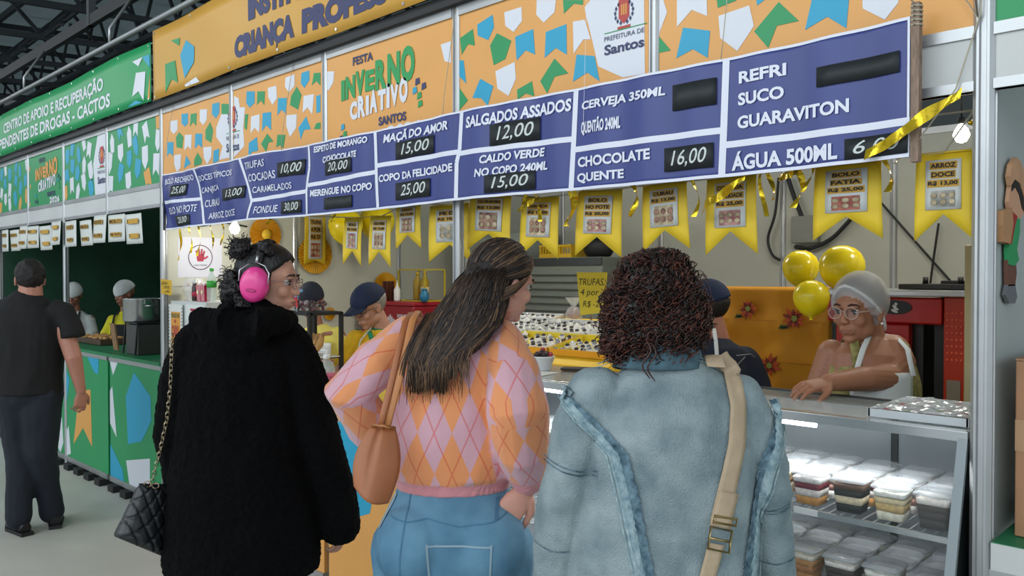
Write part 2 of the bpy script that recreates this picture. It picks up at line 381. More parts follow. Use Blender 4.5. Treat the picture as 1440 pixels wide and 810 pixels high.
def inverno(px0, px1, dy, cols):
    a = atY(px0,200,-.014).x; b_ = atY(px1,200,-.014).x; W = b_-a
    def fn(mb, x0, x1):
        def L(t, u0, u1, v0, v1, c, bold=.05): 
            k = len(mb.v); letter(mb, t, a+u0*W, a+u1*W, Z1+v0*.46, Z1+v1*.46, -.0145, c, bold)
        for i, ch in enumerate('INVERNO'):
            w_ = [.05,.13,.12,.12,.14,.15,.16][i]; u = [-.02,.04,.175,.30,.43,.58,.74][i]
            L(ch, u, u+w_, .50+.004*i+(.02 if i==3 else 0), .72+.026*i-(.05 if i==3 else 0), cols[0], .055)
        L('FESTA', .14,.40,.84,.93, 4, .03)
        u = .10
        for i, ch in enumerate('CRIATIVO'):
            w_ = .038 if ch=='I' else .098; L(ch, u, u+w_, .27+.008*i, .465+.012*i+(.03 if i%2 else 0), cols[1], .06); u += w_+.008
        L('SANTOS', .47,.80,.15,.24, 4, .04)
        for i, ch in enumerate('2026'): L(ch, .58+i*.1, .675+i*.1, .01,.13, cols[1], .05)
        for (u,v_,c_) in ((.9,.42,2),(.95,.36,6),(1.0,.44,4),(.93,.5,4),(.96,.28,6),(.0,.22,2),(.03,.14,6),(-.02,.1,4),(.06,.08,4)):
            q = .016; cx = a+u*W; cz = Z1+v_*.46
            mb.prism([(cx-q,cz-q),(cx+q,cz-q*.6),(cx+q*.7,cz+q),(cx-q*.8,cz+q*.8)],-.0145,-.0135,c_)
    return fn
fascia(XS[0], ORANGE, P5)
fascia(XS[1], ORANGE, P4, santos(850,906,-2,72))
fascia(XS[2], ORANGE, P3, inverno(482,596,0,(6,3)))
def sn1(mb,x0,x1): santos(318,336,150,213)(mb,x0,x1)
fascia(XS[3], ORANGE, P2)
fascia(XS[4], ORANGE, P1)
tst = MB(); sn1(tst,0,0); tst.build('logo_print', FM, wall)
GC = [2,2,7,3,3]
fascia(XS[5], GREEN, rflags(XS[6],XS[5],Z1,Z2,6,3,GC,.105,rnd))
fascia(XS[6], GREEN, rflags(XS[7],XS[6]-.3,Z1,Z2,5,3,GC,.105,rnd)+[(3,[(XS[6]-.26,Z1),(XS[6]-.30,Z1+.25),(XS[6]-.2,Z2),(XS[6]-.03,Z2),(XS[6]-.03,Z1)])], santos(137,149,206,258))
fascia(XS[7], GREEN, rflags(XS[8],XS[8]+.1,Z1,Z2,1,3,[7],.03,rnd), inverno(50,84,0,(7,3)))
fascia(XS[8], GREEN, rflags(XS[9],XS[8],Z1,Z2,6,3,GC,.105,rnd))
fascia(XS[9], GREEN, rflags(XS[10],XS[9],Z1,Z2,6,3,GC,.105,rnd))
fascia(XS[10], GREEN, rflags(XS[11],XS[10],Z1,Z2,6,3,GC,.105,rnd))
fascia(.403, GREEN, [])
# counter fronts
def front(x, base, flags, ztop, y=0):
    x0, x1 = x-1+.022, x-.022
    m = MB(); m.box(x0,x1,y-.011,y+.009,.09,ztop-.03,0); p = m.build('counter_panel', base, wall)
    fl = panel_flags(flags, x0, x1, .09, ztop-.03, y-.0125); fl.build('printed_flags', FM, p)
    MB().box(x0,x1,y-.02,y+.02,.05,.09).box(x0,x1,y-.02,y+.02,ztop-.03,ztop).build('frame_rail', ALU, wall)
def fp(c, pts): return (c, [(lambda p:(p.x,p.z))(atY(a/2.61+0, b_/2.61+500, -.012)) for a,b_ in pts])
GL = [fp(2,[(320,0),(362,0),(360,70),(345,60)]), fp(7,[(290,130),(332,125),(338,335),(305,265),(270,325)]), fp(3,[(215,262),(252,258),(260,360),(240,400),(210,375)]), fp(2,[(225,50),(255,90),(240,170),(215,205)])]
GR = [fp(3,[(382,10),(432,14),(415,72)]), fp(3,[(350,115),(412,113),(428,300),(395,245),(372,290),(352,300)]), fp(2,[(492,62),(462,150),(470,325),(520,315),(555,240),(552,150)]), fp(2,[(395,320),(370,400),(368,450),(455,478),(450,420)]), fp(3,[(463,385),(550,378),(550,520),(475,500)])]
front(XS[5], GREEN, GR, 1.0); front(XS[6], GREEN, GL, 1.0)
for k in (7,8,9,10): front(XS[k], GREEN, rflags(XS[k]-1,XS[k],.09,1.0,3,2,GC,.26,rnd), 1.0)
for k in (5,6,7,8,9,10):
    for q in range(4):
        MB().box(XS[k]-.16-q*.24,XS[k]-.05-q*.24,-.07,.06,0,.05).build('foot_block', mat('foot_block','#1c1c1d',.7), wall)
def fy(c, pts): return (c, [(lambda p:(p.x,p.z))(atY(a, b_, -.012)) for a,b_ in pts])
front(XS[3], ORANGE, [(3,[(XS[3]-.85,.8),(XS[3]-.6,.8),(XS[3]-.65,.4),(XS[3]-.75,.5)]),(2,[(XS[3]-.4,.8),(XS[3]-.1,.9),(XS[3]-.15,.3),(XS[3]-.35,.25)])], 1.0)
front(XS[2], ORANGE, [fy(2,[(456,625),(470,600),(484,583),(508,612),(532,655),(520,722),(500,728),(470,722)]), fy(1,[(455,552),(470,554),(466,575),(455,590)]), (3,[(XS[2]-.4,.8),(XS[2]-.2,.8),(XS[2]-.2,.45),(XS[2]-.3,.55),(XS[2]-.4,.45)]),(1,[(XS[2]-.6,.3),(XS[2]-.4,.25),(XS[2]-.45,.1),(XS[2]-.6,.1)])], 1.0)
front(XS[4], ORANGE, rflags(XS[5],XS[4],.1,1.0,3,2,[1,2,3],.25,rnd), 1.0)
front(.403, GREEN, [], .88)
# stall interior: left, back and right partitions with aluminium joints
def partition(name, pts, z1, m_, base=None):
    r_ = struct_root(name)
    for (a, b_) in zip(pts[:-1], pts[1:]):
        a3, b3 = V((a[0],a[1],0)), V((b_[0],b_[1],0)); d = (b3-a3).normalized()
        q = MB(); n_ = V((-d.y,d.x,0))*.008; e = d*.022
        vs = [a3+e-n_, b3-e-n_, b3-e+n_, a3+e+n_]
        q.add([tuple(p+V((0,0,.05))) for p in vs]+[tuple(p+V((0,0,z1))) for p in vs], [(0,3,2,1),(4,5,6,7),(0,1,5,4),(1,2,6,5),(2,3,7,6),(3,0,4,7)])
        q.build('panel', m_, r_)
        for zz in ((0,.05),(z1,z1+.04)):
            q = MB(); q.bar(a3+e+V((0,0,sum(zz)/2)), b3-e+V((0,0,sum(zz)/2)), .03, zz[1]-zz[0]); q.build('rail', ALU, r_)
    for p in pts[(1 if abs(pts[0][1])<.01 else 0):]:
        post_mb(p[0], 0, z1+.04, p[1], .04).build('mullion', ALU, r_)
    return r_
XL, XR = XS[5], XS[0]
WI = mat('interior_panel', '#bdbdae', .5, var=.05, vs=1.5, bump=.02, bs=5)
partition('wall_stall_left', [(XL,0),(XL,1),(XL,2),(XL,3)], 2.48, WI)
partition('wall_stall_back', [(XL+.045,3),(XL+1,3),(XL+2,3),(-2.6,3),(-1.87,3),(-.9,3),(XR-.045,3)], 2.48, mat('interior_panel_back','#a9aa9f',.55,var=.05,vs=1.5))
partition('wall_stall_right', [(XR,0),(XR,1),(XR,2),(XR,3)], 2.48, mat('neighbour_panel','#b9c1bd',.38,var=.05,vs=1.5))
# green stall interior: dark green cloth
DG = mat('dark_green_cloth', '#123f2a', .8, var=.25, vs=3, bump=.2, bs=25)
pr_ = struct_root('wall_green_stall')
gm = MB(); gm.grid(60,6,lambda u,v:(-12.5+6.85*u, 2.4+.03*sin(u*90), .05+2.6*v)); gm.build('backdrop_cloth', DG, pr_, solid=.006)
gm = MB(); gm.grid(6,20,lambda u,v:(-10.58+.01*sin(u*30), .05+2.3*u, .05+2.6*v)); gm.build('backdrop_cloth', DG, pr_, solid=.006)
gm = MB(); gm.grid(6,20,lambda u,v:(-5.66+.01*sin(u*30), .05+2.3*u, .05+2.6*v)); gm.build('backdrop_cloth', DG, pr_, solid=.006)
gm = MB()
for k in range(260): 
    x_ = rnd.uniform(-12,-5.8); z_ = rnd.uniform(1.0,2.4); gm.box(x_,x_+.008,2.345,2.35,z_,z_+.008)
o = gm.build('sequin', mat('sequin','#7fae95',.3), pr_); o['kind']='stuff'
gm = MB()
for k in range(3): post_mb(-7.6-2*k, 1.02, 2.5, 1.2,.03)
for (xa, xb) in ((-12.5,-5.64),):
    q = MB(); q.box(xa,xb,-.02,.45,1.0,1.025); q.build('trim_3', mat('counter_green_cover','#1c7a4a',.5,var=.08,vs=3))['kind']='structure'
# counter top of the yellow stall (left half) and of the neighbour at the right
q = MB(); q.box(XL+.03,-2.64,-.02,.34,1.0,1.03); q.build('trim_4', mat('counter_cover_yellow','#d8b83a',.5,var=.05,vs=3))['kind']='structure'
q = MB(); q.box(XR+.026,.38,-.02,.5,.93,.95,0).box(XR+.026,.38,-.022,-.018,.88,.948,1); q.build('trim_5', [mat('neighbour_counter','#2a7f55',.5), BEAM])['kind']='structure'
# ceiling of the stalls is open; thin cross profiles carry the lights
q = MB()
for x in (XL, -4.1, -2.6, -1.1): q.bar((x+.02,.03,2.50),(x+.02,2.97,2.50),.03)
[q.bar((XL+.02,yy,2.50),(XR-.02,yy,2.50),.02) for yy in (.3,1.1,1.2,1.5)]
q.build('trim_6', ALU)['kind']='structure'
# ------------------------------------------------------------------ banners above the fascia
def banner(name, label, x0, x1, z0, z1, base, y=-.075, items=(), flags=(), n=120):
    root = thing(name, label, 'banner', (0,0,0))
    wv = lambda p: V((p.x, p.y + .006*sin(p.x*3.3)+.002*sin(p.x*9+p.z*7), p.z + .006*sin(p.x*2.7)*(1 if p.z>(z0+z1)/2 else .3)))
    g = MB(); g.grid(n, 6, lambda u,v: wv(V((x0+(x1-x0)*u, y, z0+(z1-z0)*v)))); g.build('printed_sheet', base, root, solid=.003)
    t = MB()
    for (s_, a, b_, c, d, mi, bold) in items:
        letter(t, s_, a, b_, c, d, y-.0045, mi, bold, 0, True)
    t.warp(wv)
    if items: t.build('lettering', FM, root)
    f_ = panel_flags(flags, x0+.01, x1-.01, z0+.01, z1-.01, y-.005); f_.warp(wv)
    if flags: f_.build('printed_flags', FM, root)
    e = MB()
    k = int((x1-x0)/.5)
    for i in range(k+1):
        x = x0+.03+(x1-x0-.06)*i/k
        for z in (z0+.02, z1-.02):
            q = wv(V((x,y,z))); e.tube([q+V((0,-.006,0)), q+V((0,0,0))], .008, 8)
            e.tube([q, q+V((.02,.05,.05 if z>z0+.1 else -.02))], .0025, 5)
    e.build('eyelets', STEEL, root)['kind'] = 'stuff'
    return root
YEL = mat('banner_ochre', '#cf9c3e', .42, var=.03, vs=3, bump=.05, bs=5)
GRN = mat('banner_green', '#159a58', .42, var=.04, vs=3, bump=.05, bs=5)
X_ = lambda px, py=100: atY(px,py,-.08).x
Z_ = lambda px, py: atY(px,py,-.08).z
yf = [(3-1,[(X_(p/3.114+220),Z_(p/3.114+220,q/3.114)) for p,q in [(125,170),(162,200),(160,270),(120,340),(100,240)]]),
      (1,[(X_(p/3.114+220),Z_(p/3.114+220,q/3.114)) for p,q in [(35,280),(78,262),(90,360),(62,345),(35,405)]]),
      (1,[(X_(p/3.114+220),Z_(p/3.114+220,q/3.114)) for p,q in [(60,172),(98,160),(95,195)]]),
      (3,[(X_(p/3.114+220),Z_(p/3.114+220,q/3.114)) for p,q in [(120,370),(170,335),(185,400),(160,445),(125,425)]]),
      (2,[(X_(p/3.114+220),Z_(p/3.114+220,q/3.114)) for p,q in [(55,462),(68,405),(100,450),(98,460)]])]
banner('printed_banner', 'long ochre yellow banner with dark blue lettering above the food stall', XL+.02, -.7, 2.80, 3.265, YEL,
  items=[('INSTITUIÇÃO', X_(350), X_(492), 3.035, 3.16, 4, .075), ('ASSISTENCIAL À', X_(510), X_(700), 3.035, 3.16, 4, .075), ('CRIANÇA', X_(331), X_(414), 2.855, 2.98, 4, .075), ('PROFESSORA', X_(424), X_(628), 2.855, 2.98, 4, .075)], flags=yf)
gf = [(c,[(X_(p/3),Z_(p/3,q/3)) for p,q in pts]) for c,pts in (
  (3,[(575,308),(612,300),(605,425),(585,385),(560,410)]), (7,[(630,310),(668,305),(668,400),(645,380),(620,430)]), (2,[(572,425),(600,500),(540,505)]),
  (3,[(640,440),(660,480),(618,490)]), (3,[(560,262),(600,240),(585,280)]), (2,[(600,240),(665,210),(660,270),(630,245)]))]
banner('printed_banner', 'long green banner with white lettering above the neighbouring stall at left', -12.4, XL-.02, 2.80, 3.20, GRN,
  items=[('CENTRO DE APOIO E RECUPERAÇÃO', X_(3), X_(145), 3.005, 3.10, 3, .03), ('DE DEPENDENTES DE DROGAS - CACTOS', X_(-22), X_(155), 2.865, 2.965, 3, .03)], flags=gf)
# ------------------------------------------------------------------ the blue menu sign
SY = -.085
BLUE = mat('menu_blue', '#343f80', .38, var=.10, vs=1.5, bump=.06, bs=4, stretch=(6,1,.6))
SW = mat('menu_white', '#dfe2ee', .4); SLATE = mat('slate_black', '#1e2326', .6, var=.2, vs=20); CHALK = mat('chalk', '#cfd6d2', .9)
menu = thing('menu_board', 'long blue vinyl menu sign with white lettering and chalked prices', 'sign', (0,0,0))
def sp(px, py): p = atY(px, py, SY); return (p.x, p.z)
def swv(p):
    d = max(0, min(1, (-2.9-p.x)/2.6))
    return V((p.x+.012*d*sin(p.z*22+p.x*3), p.y-.007*sin(p.x*7.1)-.016*d*sin(p.x*9+p.z*14)-.004*sin(p.x*31), p.z-.004*sin(p.x*3.3)))
xa, xb = sp(230,280)[0], sp(1281,100)[0]
g = MB(); g.grid(260, 20, lambda u,v: swv(V((xa+(xb-xa)*u, SY+.003, 1.926+(2.288-1.926)*v)))); g.build('vinyl_sheet', BLUE, menu, solid=.003)
ln = MB(); s_ = MB()
def ribbon(pts, w_):                                         # thin white rule through points (x, z)
    for (a, b_) in zip(pts[:-1], pts[1:]):
        k = max(1, int(hypot(b_[0]-a[0], b_[1]-a[1])/.03)); dx, dz = b_[0]-a[0], b_[1]-a[1]; l = hypot(dx,dz); nx, nz = -dz/l*w_/2, dx/l*w_/2
        for i in range(k):
            p = (a[0]+dx*i/k, a[1]+dz*i/k); q = (a[0]+dx*(i+1)/k, a[1]+dz*(i+1)/k)
            ln.add([(p[0]+nx,SY,p[1]+nz),(p[0]-nx,SY,p[1]-nz),(q[0]-nx,SY,q[1]-nz),(q[0]+nx,SY,q[1]+nz)], [(0,3,2,1) if nx*dz-nz*dx<0 else (0,1,2,3)])
zt, zb = 2.284, 1.931
ribbon([(xa,zt),(xb,zt)], .008); ribbon([(xa,zb),(xb,zb)], .010); ribbon([(xb-.003,zt),(xb-.003,zb)], .006)
def vd(*pts): 
    q = [sp(*p) for p in pts]; q[0] = (q[0][0], zt); q[-1] = (q[-1][0], zb); ribbon(q, .022)
vd((273,240),(278,270),(285,295),(288,317)); vd((336,225),(344,250),(356,284),(352,308)); vd((431,206),(434,235),(430,268),(430,299))
vd((526,182),(528,230),(530,288)); vd((650,180),(647,212),(643,230),(642,276)); vd((808,124),(805,190),(801,263)); vd((1020,81),(1017,170),(1014,245))
def hd(a, b_): ribbon([sp(*a), sp(*b_)], .020)
hd((232,284),(280,279)); hd((356,283),(431,268)); hd((433,260),(527,241)); hd((530,232),(645,215)); hd((648,217),(804,195)); hd((806,210),(1018,181)); hd((1018,202),(1281,172))
ln.warp(swv); ln.build('white_rules', SW, menu)
tx = MB()
def T(s, l, r, t, b_, sh=0, bold=.035):
    if l < 435: bold = .008
    c = (l+r)/2; a = sp(l,(t+b_)/2)[0]; e = sp(r,(t+b_)/2)[0]
    if any(k in s for k in 'ÇÃÁÍÀ'):
        h = sp(c,t)[1]-sp(c,b_)[1]; g0 = glyphs('H', bold, 0); gf_ = glyphs(s, bold, sh)
        zz1 = sp(c,b_)[1]+h*(gf_[5]-g0[4])/(g0[5]-g0[4]); zz0 = sp(c,b_)[1]+h*(gf_[4]-g0[4])/(g0[5]-g0[4])
        letter(tx, s, a, e, zz0, zz1, SY-.0028, 0, bold, sh)
    else: letter(tx, s, a, e, sp(c,b_)[1], sp(c,t)[1], SY-.0028, 0, bold, sh)
def Bx(l, r, t, b_, s=None):
    c = (l+r)/2; x0, x1 = sp(l,(t+b_)/2)[0], sp(r,(t+b_)/2)[0]; z0, z1 = sp(c,b_)[1], sp(c,t)[1]
    bx_ = MB(); k = 6
    bx_.grid(k,1,lambda u,v: swv(V((x0+(x1-x0)*u, SY-.0032, z0+(z1-z0)*v))))
    o = bx_.build('slate_patch', SLATE, menu, solid=.0012)
    if s:
        ch = MB(); letter(ch, s, x0+(x1-x0)*.14, x1-(x1-x0)*.12, z0+(z1-z0)*.14, z1-(z1-z0)*.14, SY-.0052, 0, .004, .25)
        ch.warp(swv); ch.build('chalk_price', CHALK, o)
T('BOLO RECHEADO',234,271,248,256); Bx(243,263,259,275,'25,00'); T('BOLO NO POTE',238,277,289,299); Bx(249,271,302,316,'20,00')
T('DOCES TÍPICOS',279,326,243,251); T('CANJICA',281,309,262,272); Bx(313,345,264,281,'13,00'); T('CURAU',287,308,280,290); T('ARROZ DOCE',292,334,297,306)
T('TRUFAS',344,374,227,237); T('COCADAS',350,389,243,254); Bx(391,427,226,247,'10,00'); T('CARAMELADOS',356,411,260,269); T('FONDUE',360,389,290,300,.15); Bx(393,422,282,300,'30,00')
T('ESPETO DE MORANGO',441,517,198,207,.1); T('C/CHOCOLATE',453,504,215,224,.1); Bx(457,496,223,243,'20,00'); T('MERENGUE NO COPO',437,523,261,271,.1); Bx(456,496,275,292)
T('MAÇÃ DO AMOR',539,632,180,192,.18); Bx(555,610,195,220,'15,00'); T('COPO DA FELICIDADE',533,638,238,249); Bx(555,604,254,279,'25,00')
T('SALGADOS ASSADOS',657,802,152,169,.1); Bx(690,758,171,202,'12,00'); T('CALDO VERDE',677,765,214,226,.15); T('NO COPO 240ML',670,769,233,245,.15); Bx(683,751,244,270,'15,00')
T('CERVEJA 350ML',817,937,131,147,.08); T('QUENTÃO 240ML',816,941,161,178,.08); Bx(947,1008,113,150); T('CHOCOLATE',811,917,214,229); T('QUENTE',810,878,240,255); Bx(936,1004,203,237,'16,00')
T('REFRI',1038,1104,93,110); T('SUCO',1037,1101,124,142); T('GUARAVITON',1036,1194,150,169); Bx(1148,1267,84,113); T('ÁGUA 500ML',1028,1178,209,231); Bx(1188,1279,191,221,'6,00')
tx.warp(swv)
tx.build('lettering', SW, menu)
# wooden slat at the right end, strings that hold the sign
m_ = MB(); m_.box(xb+.002, xb+.022, SY-.008, SY+.016, 1.915, 2.325); m_.build('end_batten', mat('raw_wood','#8a7464',.8,var=.3,vs=30,stretch=(4,4,1)), menu)
m_ = MB()
STRG = mat('twine','#b5ad98',.9)
for k in range(5): m_.tube([(xb+.012+.013*cos(a),SY+.004+.016*sin(a),2.315-k*.012) for a in [2*pi*i/10 for i in range(10)]], .0025, 5, closed=True)
m_.tube([(xb+.012,SY,2.32),(xb-.02,SY-.01,2.36),(xb-.01,SY-.01,2.35)], .002, 5)
m_.tube([(xb+.02,SY,1.97),(XR-.06,-.03,2.10),(XR-.005,-.03,2.28),(XR+.0,-.03,2.40)], .002, 5)
m_.tube([(XR-.03,-.035,2.42),(XR-.06,-.03,2.36),(XR-.01,-.032,2.27),(XR-.03,-.03,2.45)], .002, 5)
m_.build('twine', STRG, menu)
m_ = MB(); m_.box(xa-.022, xa-.004, SY+.004, SY+.016, 1.92, 2.285); m_.build('end_batten', mat('navy_edge','#1c2238',.5), menu)
for x in (-5.4,-3.9,-2.6,-1.3):
    m_ = MB(); m_.tube([(x,SY,2.284),(x+.01,SY-.002,2.36),(x+.012,-.02,2.755)], .0016, 5); m_.build('hanging_string', STRG, menu)
# ------------------------------------------------------------------ white price sheets of the green stall
PAPER = mat('paper_white','#d6dad4',.6); INK = mat('ink_dark','#26251f',.7); HL = mat('highlight_ochre','#c79a36',.6)
ps = [(-9,0),(2,12),(13,26),(28,38),(39,54),(56,72),(73,87),(91,108),(111,128),(132,149),(153,175),(177,199)]
txt2 = [('PASTEL','R$ 12,00'),('COXINHA','R$ 8,00'),('ESFIHA','R$ 9,00')]
for i, (a, b_) in enumerate(ps):
    x0, x1 = atY(a,330,-.05).x, atY(b_,330,-.05).x; zt_ = 2.085-.012*(i%3); h_ = .20+.012*(i%2)
    pos = ['second','third','fourth','fifth','sixth','seventh','eighth','ninth','tenth','eleventh']
    lab = 'white price sheet, ' + ('first from the right under the green fascia' if i==11 else ('leftmost under the green fascia, cut by the picture edge' if i==0 else '%s from the right under the green fascia' % pos[10-i]))
    r_ = thing('price_sheet', lab, 'price sheet', (x0,-.05,zt_), 0, 'price sheets under the green fascia')
    W = x1-x0; g = MB(); g.grid(6,6,lambda u,v:(W*u, .006*sin(u*5+i)+.012*(1-v)*((i%3)-1), -h_+h_*v)); g.build('sheet', PAPER, r_, solid=.001)
    g = MB(); g.box(W*.18,W*.82,-.012,-.011,-h_*.33,-h_*.17,1); g.box(W*.25,W*.8,-.012,-.011,-h_*.82,-h_*.66,1)
    letter(g, 'DOCE' if i%2 else 'BOLO', W*.22, W*.78, -h_*.31, -h_*.19, -.0135, 0); letter(g, 'R$ 10,00' if i%3 else 'R$ 12,00', W*.28, W*.77, -h_*.80, -h_*.68, -.0135, 0)
    g.warp(lambda p: V((p.x, p.y+.006*sin(p.x/W*5+i)+.012*(1-(p.z+h_)/h_)*((i%3)-1), p.z))); g.build('print', [INK, HL], r_)
# ------------------------------------------------------------------ yellow pennants with price cards
YF_ = mat('pennant_yellow','#e2c026',.55,var=.05,vs=8,bump=.05,bs=20); GREYC = mat('card_white','#c9ccc8',.55)
FOOD = {k:mat('food_print_'+k,a,.5,var=.4,vs=v,hx2=b) for k,a,b,v in (('brown','#5a3226','#c79a80',28),('cream','#d9c7a0','#6a5136',26),('pink','#7c3038','#d8a9a0',28),('red','#7a2a22','#c7775c',22),('white','#4c5350','#d7cfc0',18))}
GOLD = mat('gold_foil','#e3c22c',.22,.75,bump=.3,bs=30)
TOPS = []
def pennant(pxl, pxr, pyt, pyb, lines, food, label, y=.07, cut=.3, tilt=0, wall_x=None):
    c = (pxl+pxr)/2; a = atY(pxl,(pyt+pyb)/2,y); b_ = atY(pxr,(pyt+pyb)/2,y); W = b_.x-a.x; z1 = atY(c,pyt,y).z; z0 = atY(c,pyb,y).z; H = z1-z0
    if wall_x is not None:
        a = atX(pxl,(pyt+pyb)/2,wall_x); b_ = atX(pxr,(pyt+pyb)/2,wall_x); W = b_.y-a.y; z1 = atX(c,pyt,wall_x).z; z0 = atX(c,pyb,wall_x).z; H = z1-z0
    r_ = thing('price_pennant', label, 'pennant', ((a.x+b_.x)/2, (a.y+b_.y)/2, z1), 0, 'yellow pennants with price cards over the counter'); r_.rotation_euler = (0, R(tilt), pi/2 if wall_x is not None else 0)
    if wall_x is None: TOPS.append(((a.x+b_.x)/2, y+.004, z1))
    h = W/2; nz = -H*(1-cut)
    wv = lambda p: V((p.x, p.y+.006*sin(p.x*14+W*50)+.004*sin(p.z*14), p.z))
    g = MB()
    def fl(u, v):
        q = -h+2*h*u; return wv(V((q*(1-.06*v), 0, (-H + (nz+H)*(1-abs(q)/h))*(1-v))))
    g.grid(12, 5, fl, 0, True)
    g.tube([(-h*.9,.004,0),(h*.9,.004,0)], .0025, 5)
    g.build('flag', YF_, r_, solid=.0015)
    cw = h*.60; ct, cb = -.02, nz+.012
    q = MB(); q.grid(6,4,lambda u,v: wv(V((-cw+2*cw*u, -.004, cb+(ct-cb)*v)))); cd = q.build('card', GREYC, r_, solid=.001)
    q = MB(); ch_ = ct-cb; k = len(lines); lh = .15
    for i, s in enumerate(lines):
        zt_ = ct-ch_*(.04+i*(lh+.03)); lw_ = cw*(.42+.07*min(len(s),8)); lw_ = min(lw_, cw*.9)
        q.grid(8,2,lambda u,v:(-lw_+2*lw_*u,-.0055,zt_-ch_*lh*(1-v)),1); letter(q, s, -lw_*.93, lw_*.93, zt_-ch_*(lh-.025), zt_-ch_*.025, -.0075, 0, .04)
    zt_ = ct-ch_*(.08+k*(lh+.03)); 
    q.grid(8,3,lambda u,v:(-cw*.68+cw*1.36*u,-.0055,cb+ch_*.05+(zt_-cb-ch_*.05)*v),2)
    fz = (zt_-cb-ch_*.05)
    for i in range(6):                                         # little shapes of the printed dish
        q.ell((-cw*.5+cw*.5*(i%3), -.0062, cb+ch_*.05+fz*(.3+.4*(i//3))), (cw*.2,.0008,fz*.17), 8, 4, None, 3)
    q.warp(wv); q.build('card_print', [INK, HL, FOOD[food], FOOD['cream' if food!='cream' else 'brown']], cd)
    return r_
pennant(1143,1243,229,337,['BOLO','FATIA','R$ 25,00'],'red','yellow swallowtail pennant whose card reads BOLO FATIA R$ 25,00')
pennant(1286,1369,214,338,['ARROZ','DOCE','R$ 13,00'],'white','yellow pennant with the ARROZ DOCE card beside the right post')
pennant(991,1067,248,358,['COPO DA','FELICIDADE','R$ 25,00'],'pink','yellow pennant with COPO DA FELICIDADE card, partly behind a gold ribbon')
pennant(901,969,258,352,['CURAU','R$ 13,00'],'cream','yellow pennant whose card reads CURAU, above the curly brown hair',tilt=-2)
pennant(812,878,268,361,['BOLO','NO POTE','R$ 20,00'],'pink','yellow pennant whose card reads BOLO NO POTE',tilt=3)
pennant(733,789,278,363,['CANJICA','R$ 13,00'],'cream','yellow pennant whose card reads CANJICA',tilt=3)
pennant(662,720,272,353,['QUINDIM','R$ 13,00'],'brown','yellow pennant with QUINDIM card above the long-haired woman',tilt=4)
pennant(604,661,288,368,['PE DE','R$ 10,00'],'white','yellow pennant half hidden behind the middle aluminium post',y=.07)
pennant(519,553,304,375,['CALDO VERDE','R$ 15,00'],'cream','narrow yellow pennant above the capped woman, right of its twin',tilt=3)
pennant(483,511,306,373,['BOLO','R$ 15,00'],'pink','narrow yellow pennant, left of the two above the capped woman',y=.07,tilt=4)
pennant(556,594,285,350,['CALDO','R$ 15,00'],'brown','yellow pennant with a dark bowl printed on it, just left of the middle post',y=.07)
pennant(428,458,302,372,['TRUFAS','4 POR','R$ 25'],'red','price card on yellow strip pinned over the right pleated rosette',wall_x=-5.53,cut=.08)
# ------------------------------------------------------------------ gold foil streamers
def streamer(x, y, z1, L, w_, tw, label, drift=0):
    g = MB(); n = 18
    def fn(u, v):
        a = tw*v*4+x*9; s_ = (u-.5)*w_
        return (x+drift*v+.014*sin(v*7+x*20)+s_*cos(a), y+s_*sin(a)+.008*cos(v*9), z1-L*v)
    g.grid(2, n, fn, 0, True); o = g.build('foil_streamer', GOLD); tag(o, label, 'streamer', 'gold foil streamers hanging under the blue sign')
st = [(236,322,352),(253,320,366),(268,330,356),(280,315,360),(298,318,352),(312,318,345),(378,300,316),(470,296,312),(740,282,300),(756,276,312),(800,272,318),(806,268,318),(888,258,305),
      (978,246,305),(1072,245,305),(1084,240,282),(1124,236,292),(1136,235,270),(1250,215,270),(1262,160,230),(1276,150,210),(1374,130,178)]
marks = [(246,'the left end of the sign'),(300,'the word ARROZ DOCE'),(378,'the word FONDUE'),(480,'the word MERENGUE'),(745,'the price 15,00 of the CALDO VERDE'),(802,'the seam left of QUENTE'),(890,'the word QUENTE'),(977,'the price 16,00'),(1078,'the word ÁGUA'),(1130,'the figures 500ML'),(1262,'the price 6,00'),(1374,'the white lintel by the right post')]
near = {}
for q in st:
    m_ = min(marks, key=lambda k: abs(k[0]-q[0])); near.setdefault(m_, []).append(q)
rnd = random.Random(11); i = 0
for m_, qs in near.items():
    for j_, (px, t, b_) in enumerate(sorted(qs)):
        yy = .03 if (i%2) else .045; a = atY(px,t,yy); e = atY(px,b_,yy)
        which = '' if len(qs)==1 else (['left','right'] if len(qs)==2 else ['leftmost','middle','right'] if len(qs)==3 else ['leftmost','second','third','fourth'])[j_]+' '
        streamer(a.x, yy, 2.05, 2.05-e.z, .012+.010*rnd.random(), rnd.uniform(.5,2), which+'gold foil streamer hanging below '+m_[1], rnd.uniform(-.01,.01)); i += 1
def loose(pts, w_, label):
    g = MB(); k = len(pts)-1; pts = [V(p) for p in pts]
    def fn(u, v):
        i = min(int(v*k), k-1); f_ = v*k-i; p = pts[i].lerp(pts[i+1], f_); s_ = (u-.5)*w_
        return tuple(p+V((s_*.35*sin(v*9), s_*.5*cos(v*14), s_)))
    g.grid(2, 30, fn, 0, True); tag(g.build('foil_ribbon', GOLD), label, 'ribbon')
loose([atY(1216,218,-.10),atY(1245,203,-.11),atY(1270,185,-.12),atY(1298,164,-.11),atY(1325,148,-.06),atY(1352,130,-.04)], .030, 'loose gold ribbon slanting across the right end of the blue sign')
loose([atY(986,304,.02),atY(992,286,-.03),atY(1008,279,-.06),atY(1030,262,-.08),atY(1048,247,-.07)], .026, 'loose gold ribbon crossing the third pennant from the right')
loose([atY(1096,250,.02),atY(1108,246,-.02),atY(1122,240,-.03)], .022, 'short gold ribbon curl under the blue sign near the water price')
loose([atY(728,296,.03),atY(740,288,.0),atY(758,278,.0)], .018, 'short gold ribbon slanting left of the CANJICA pennant')
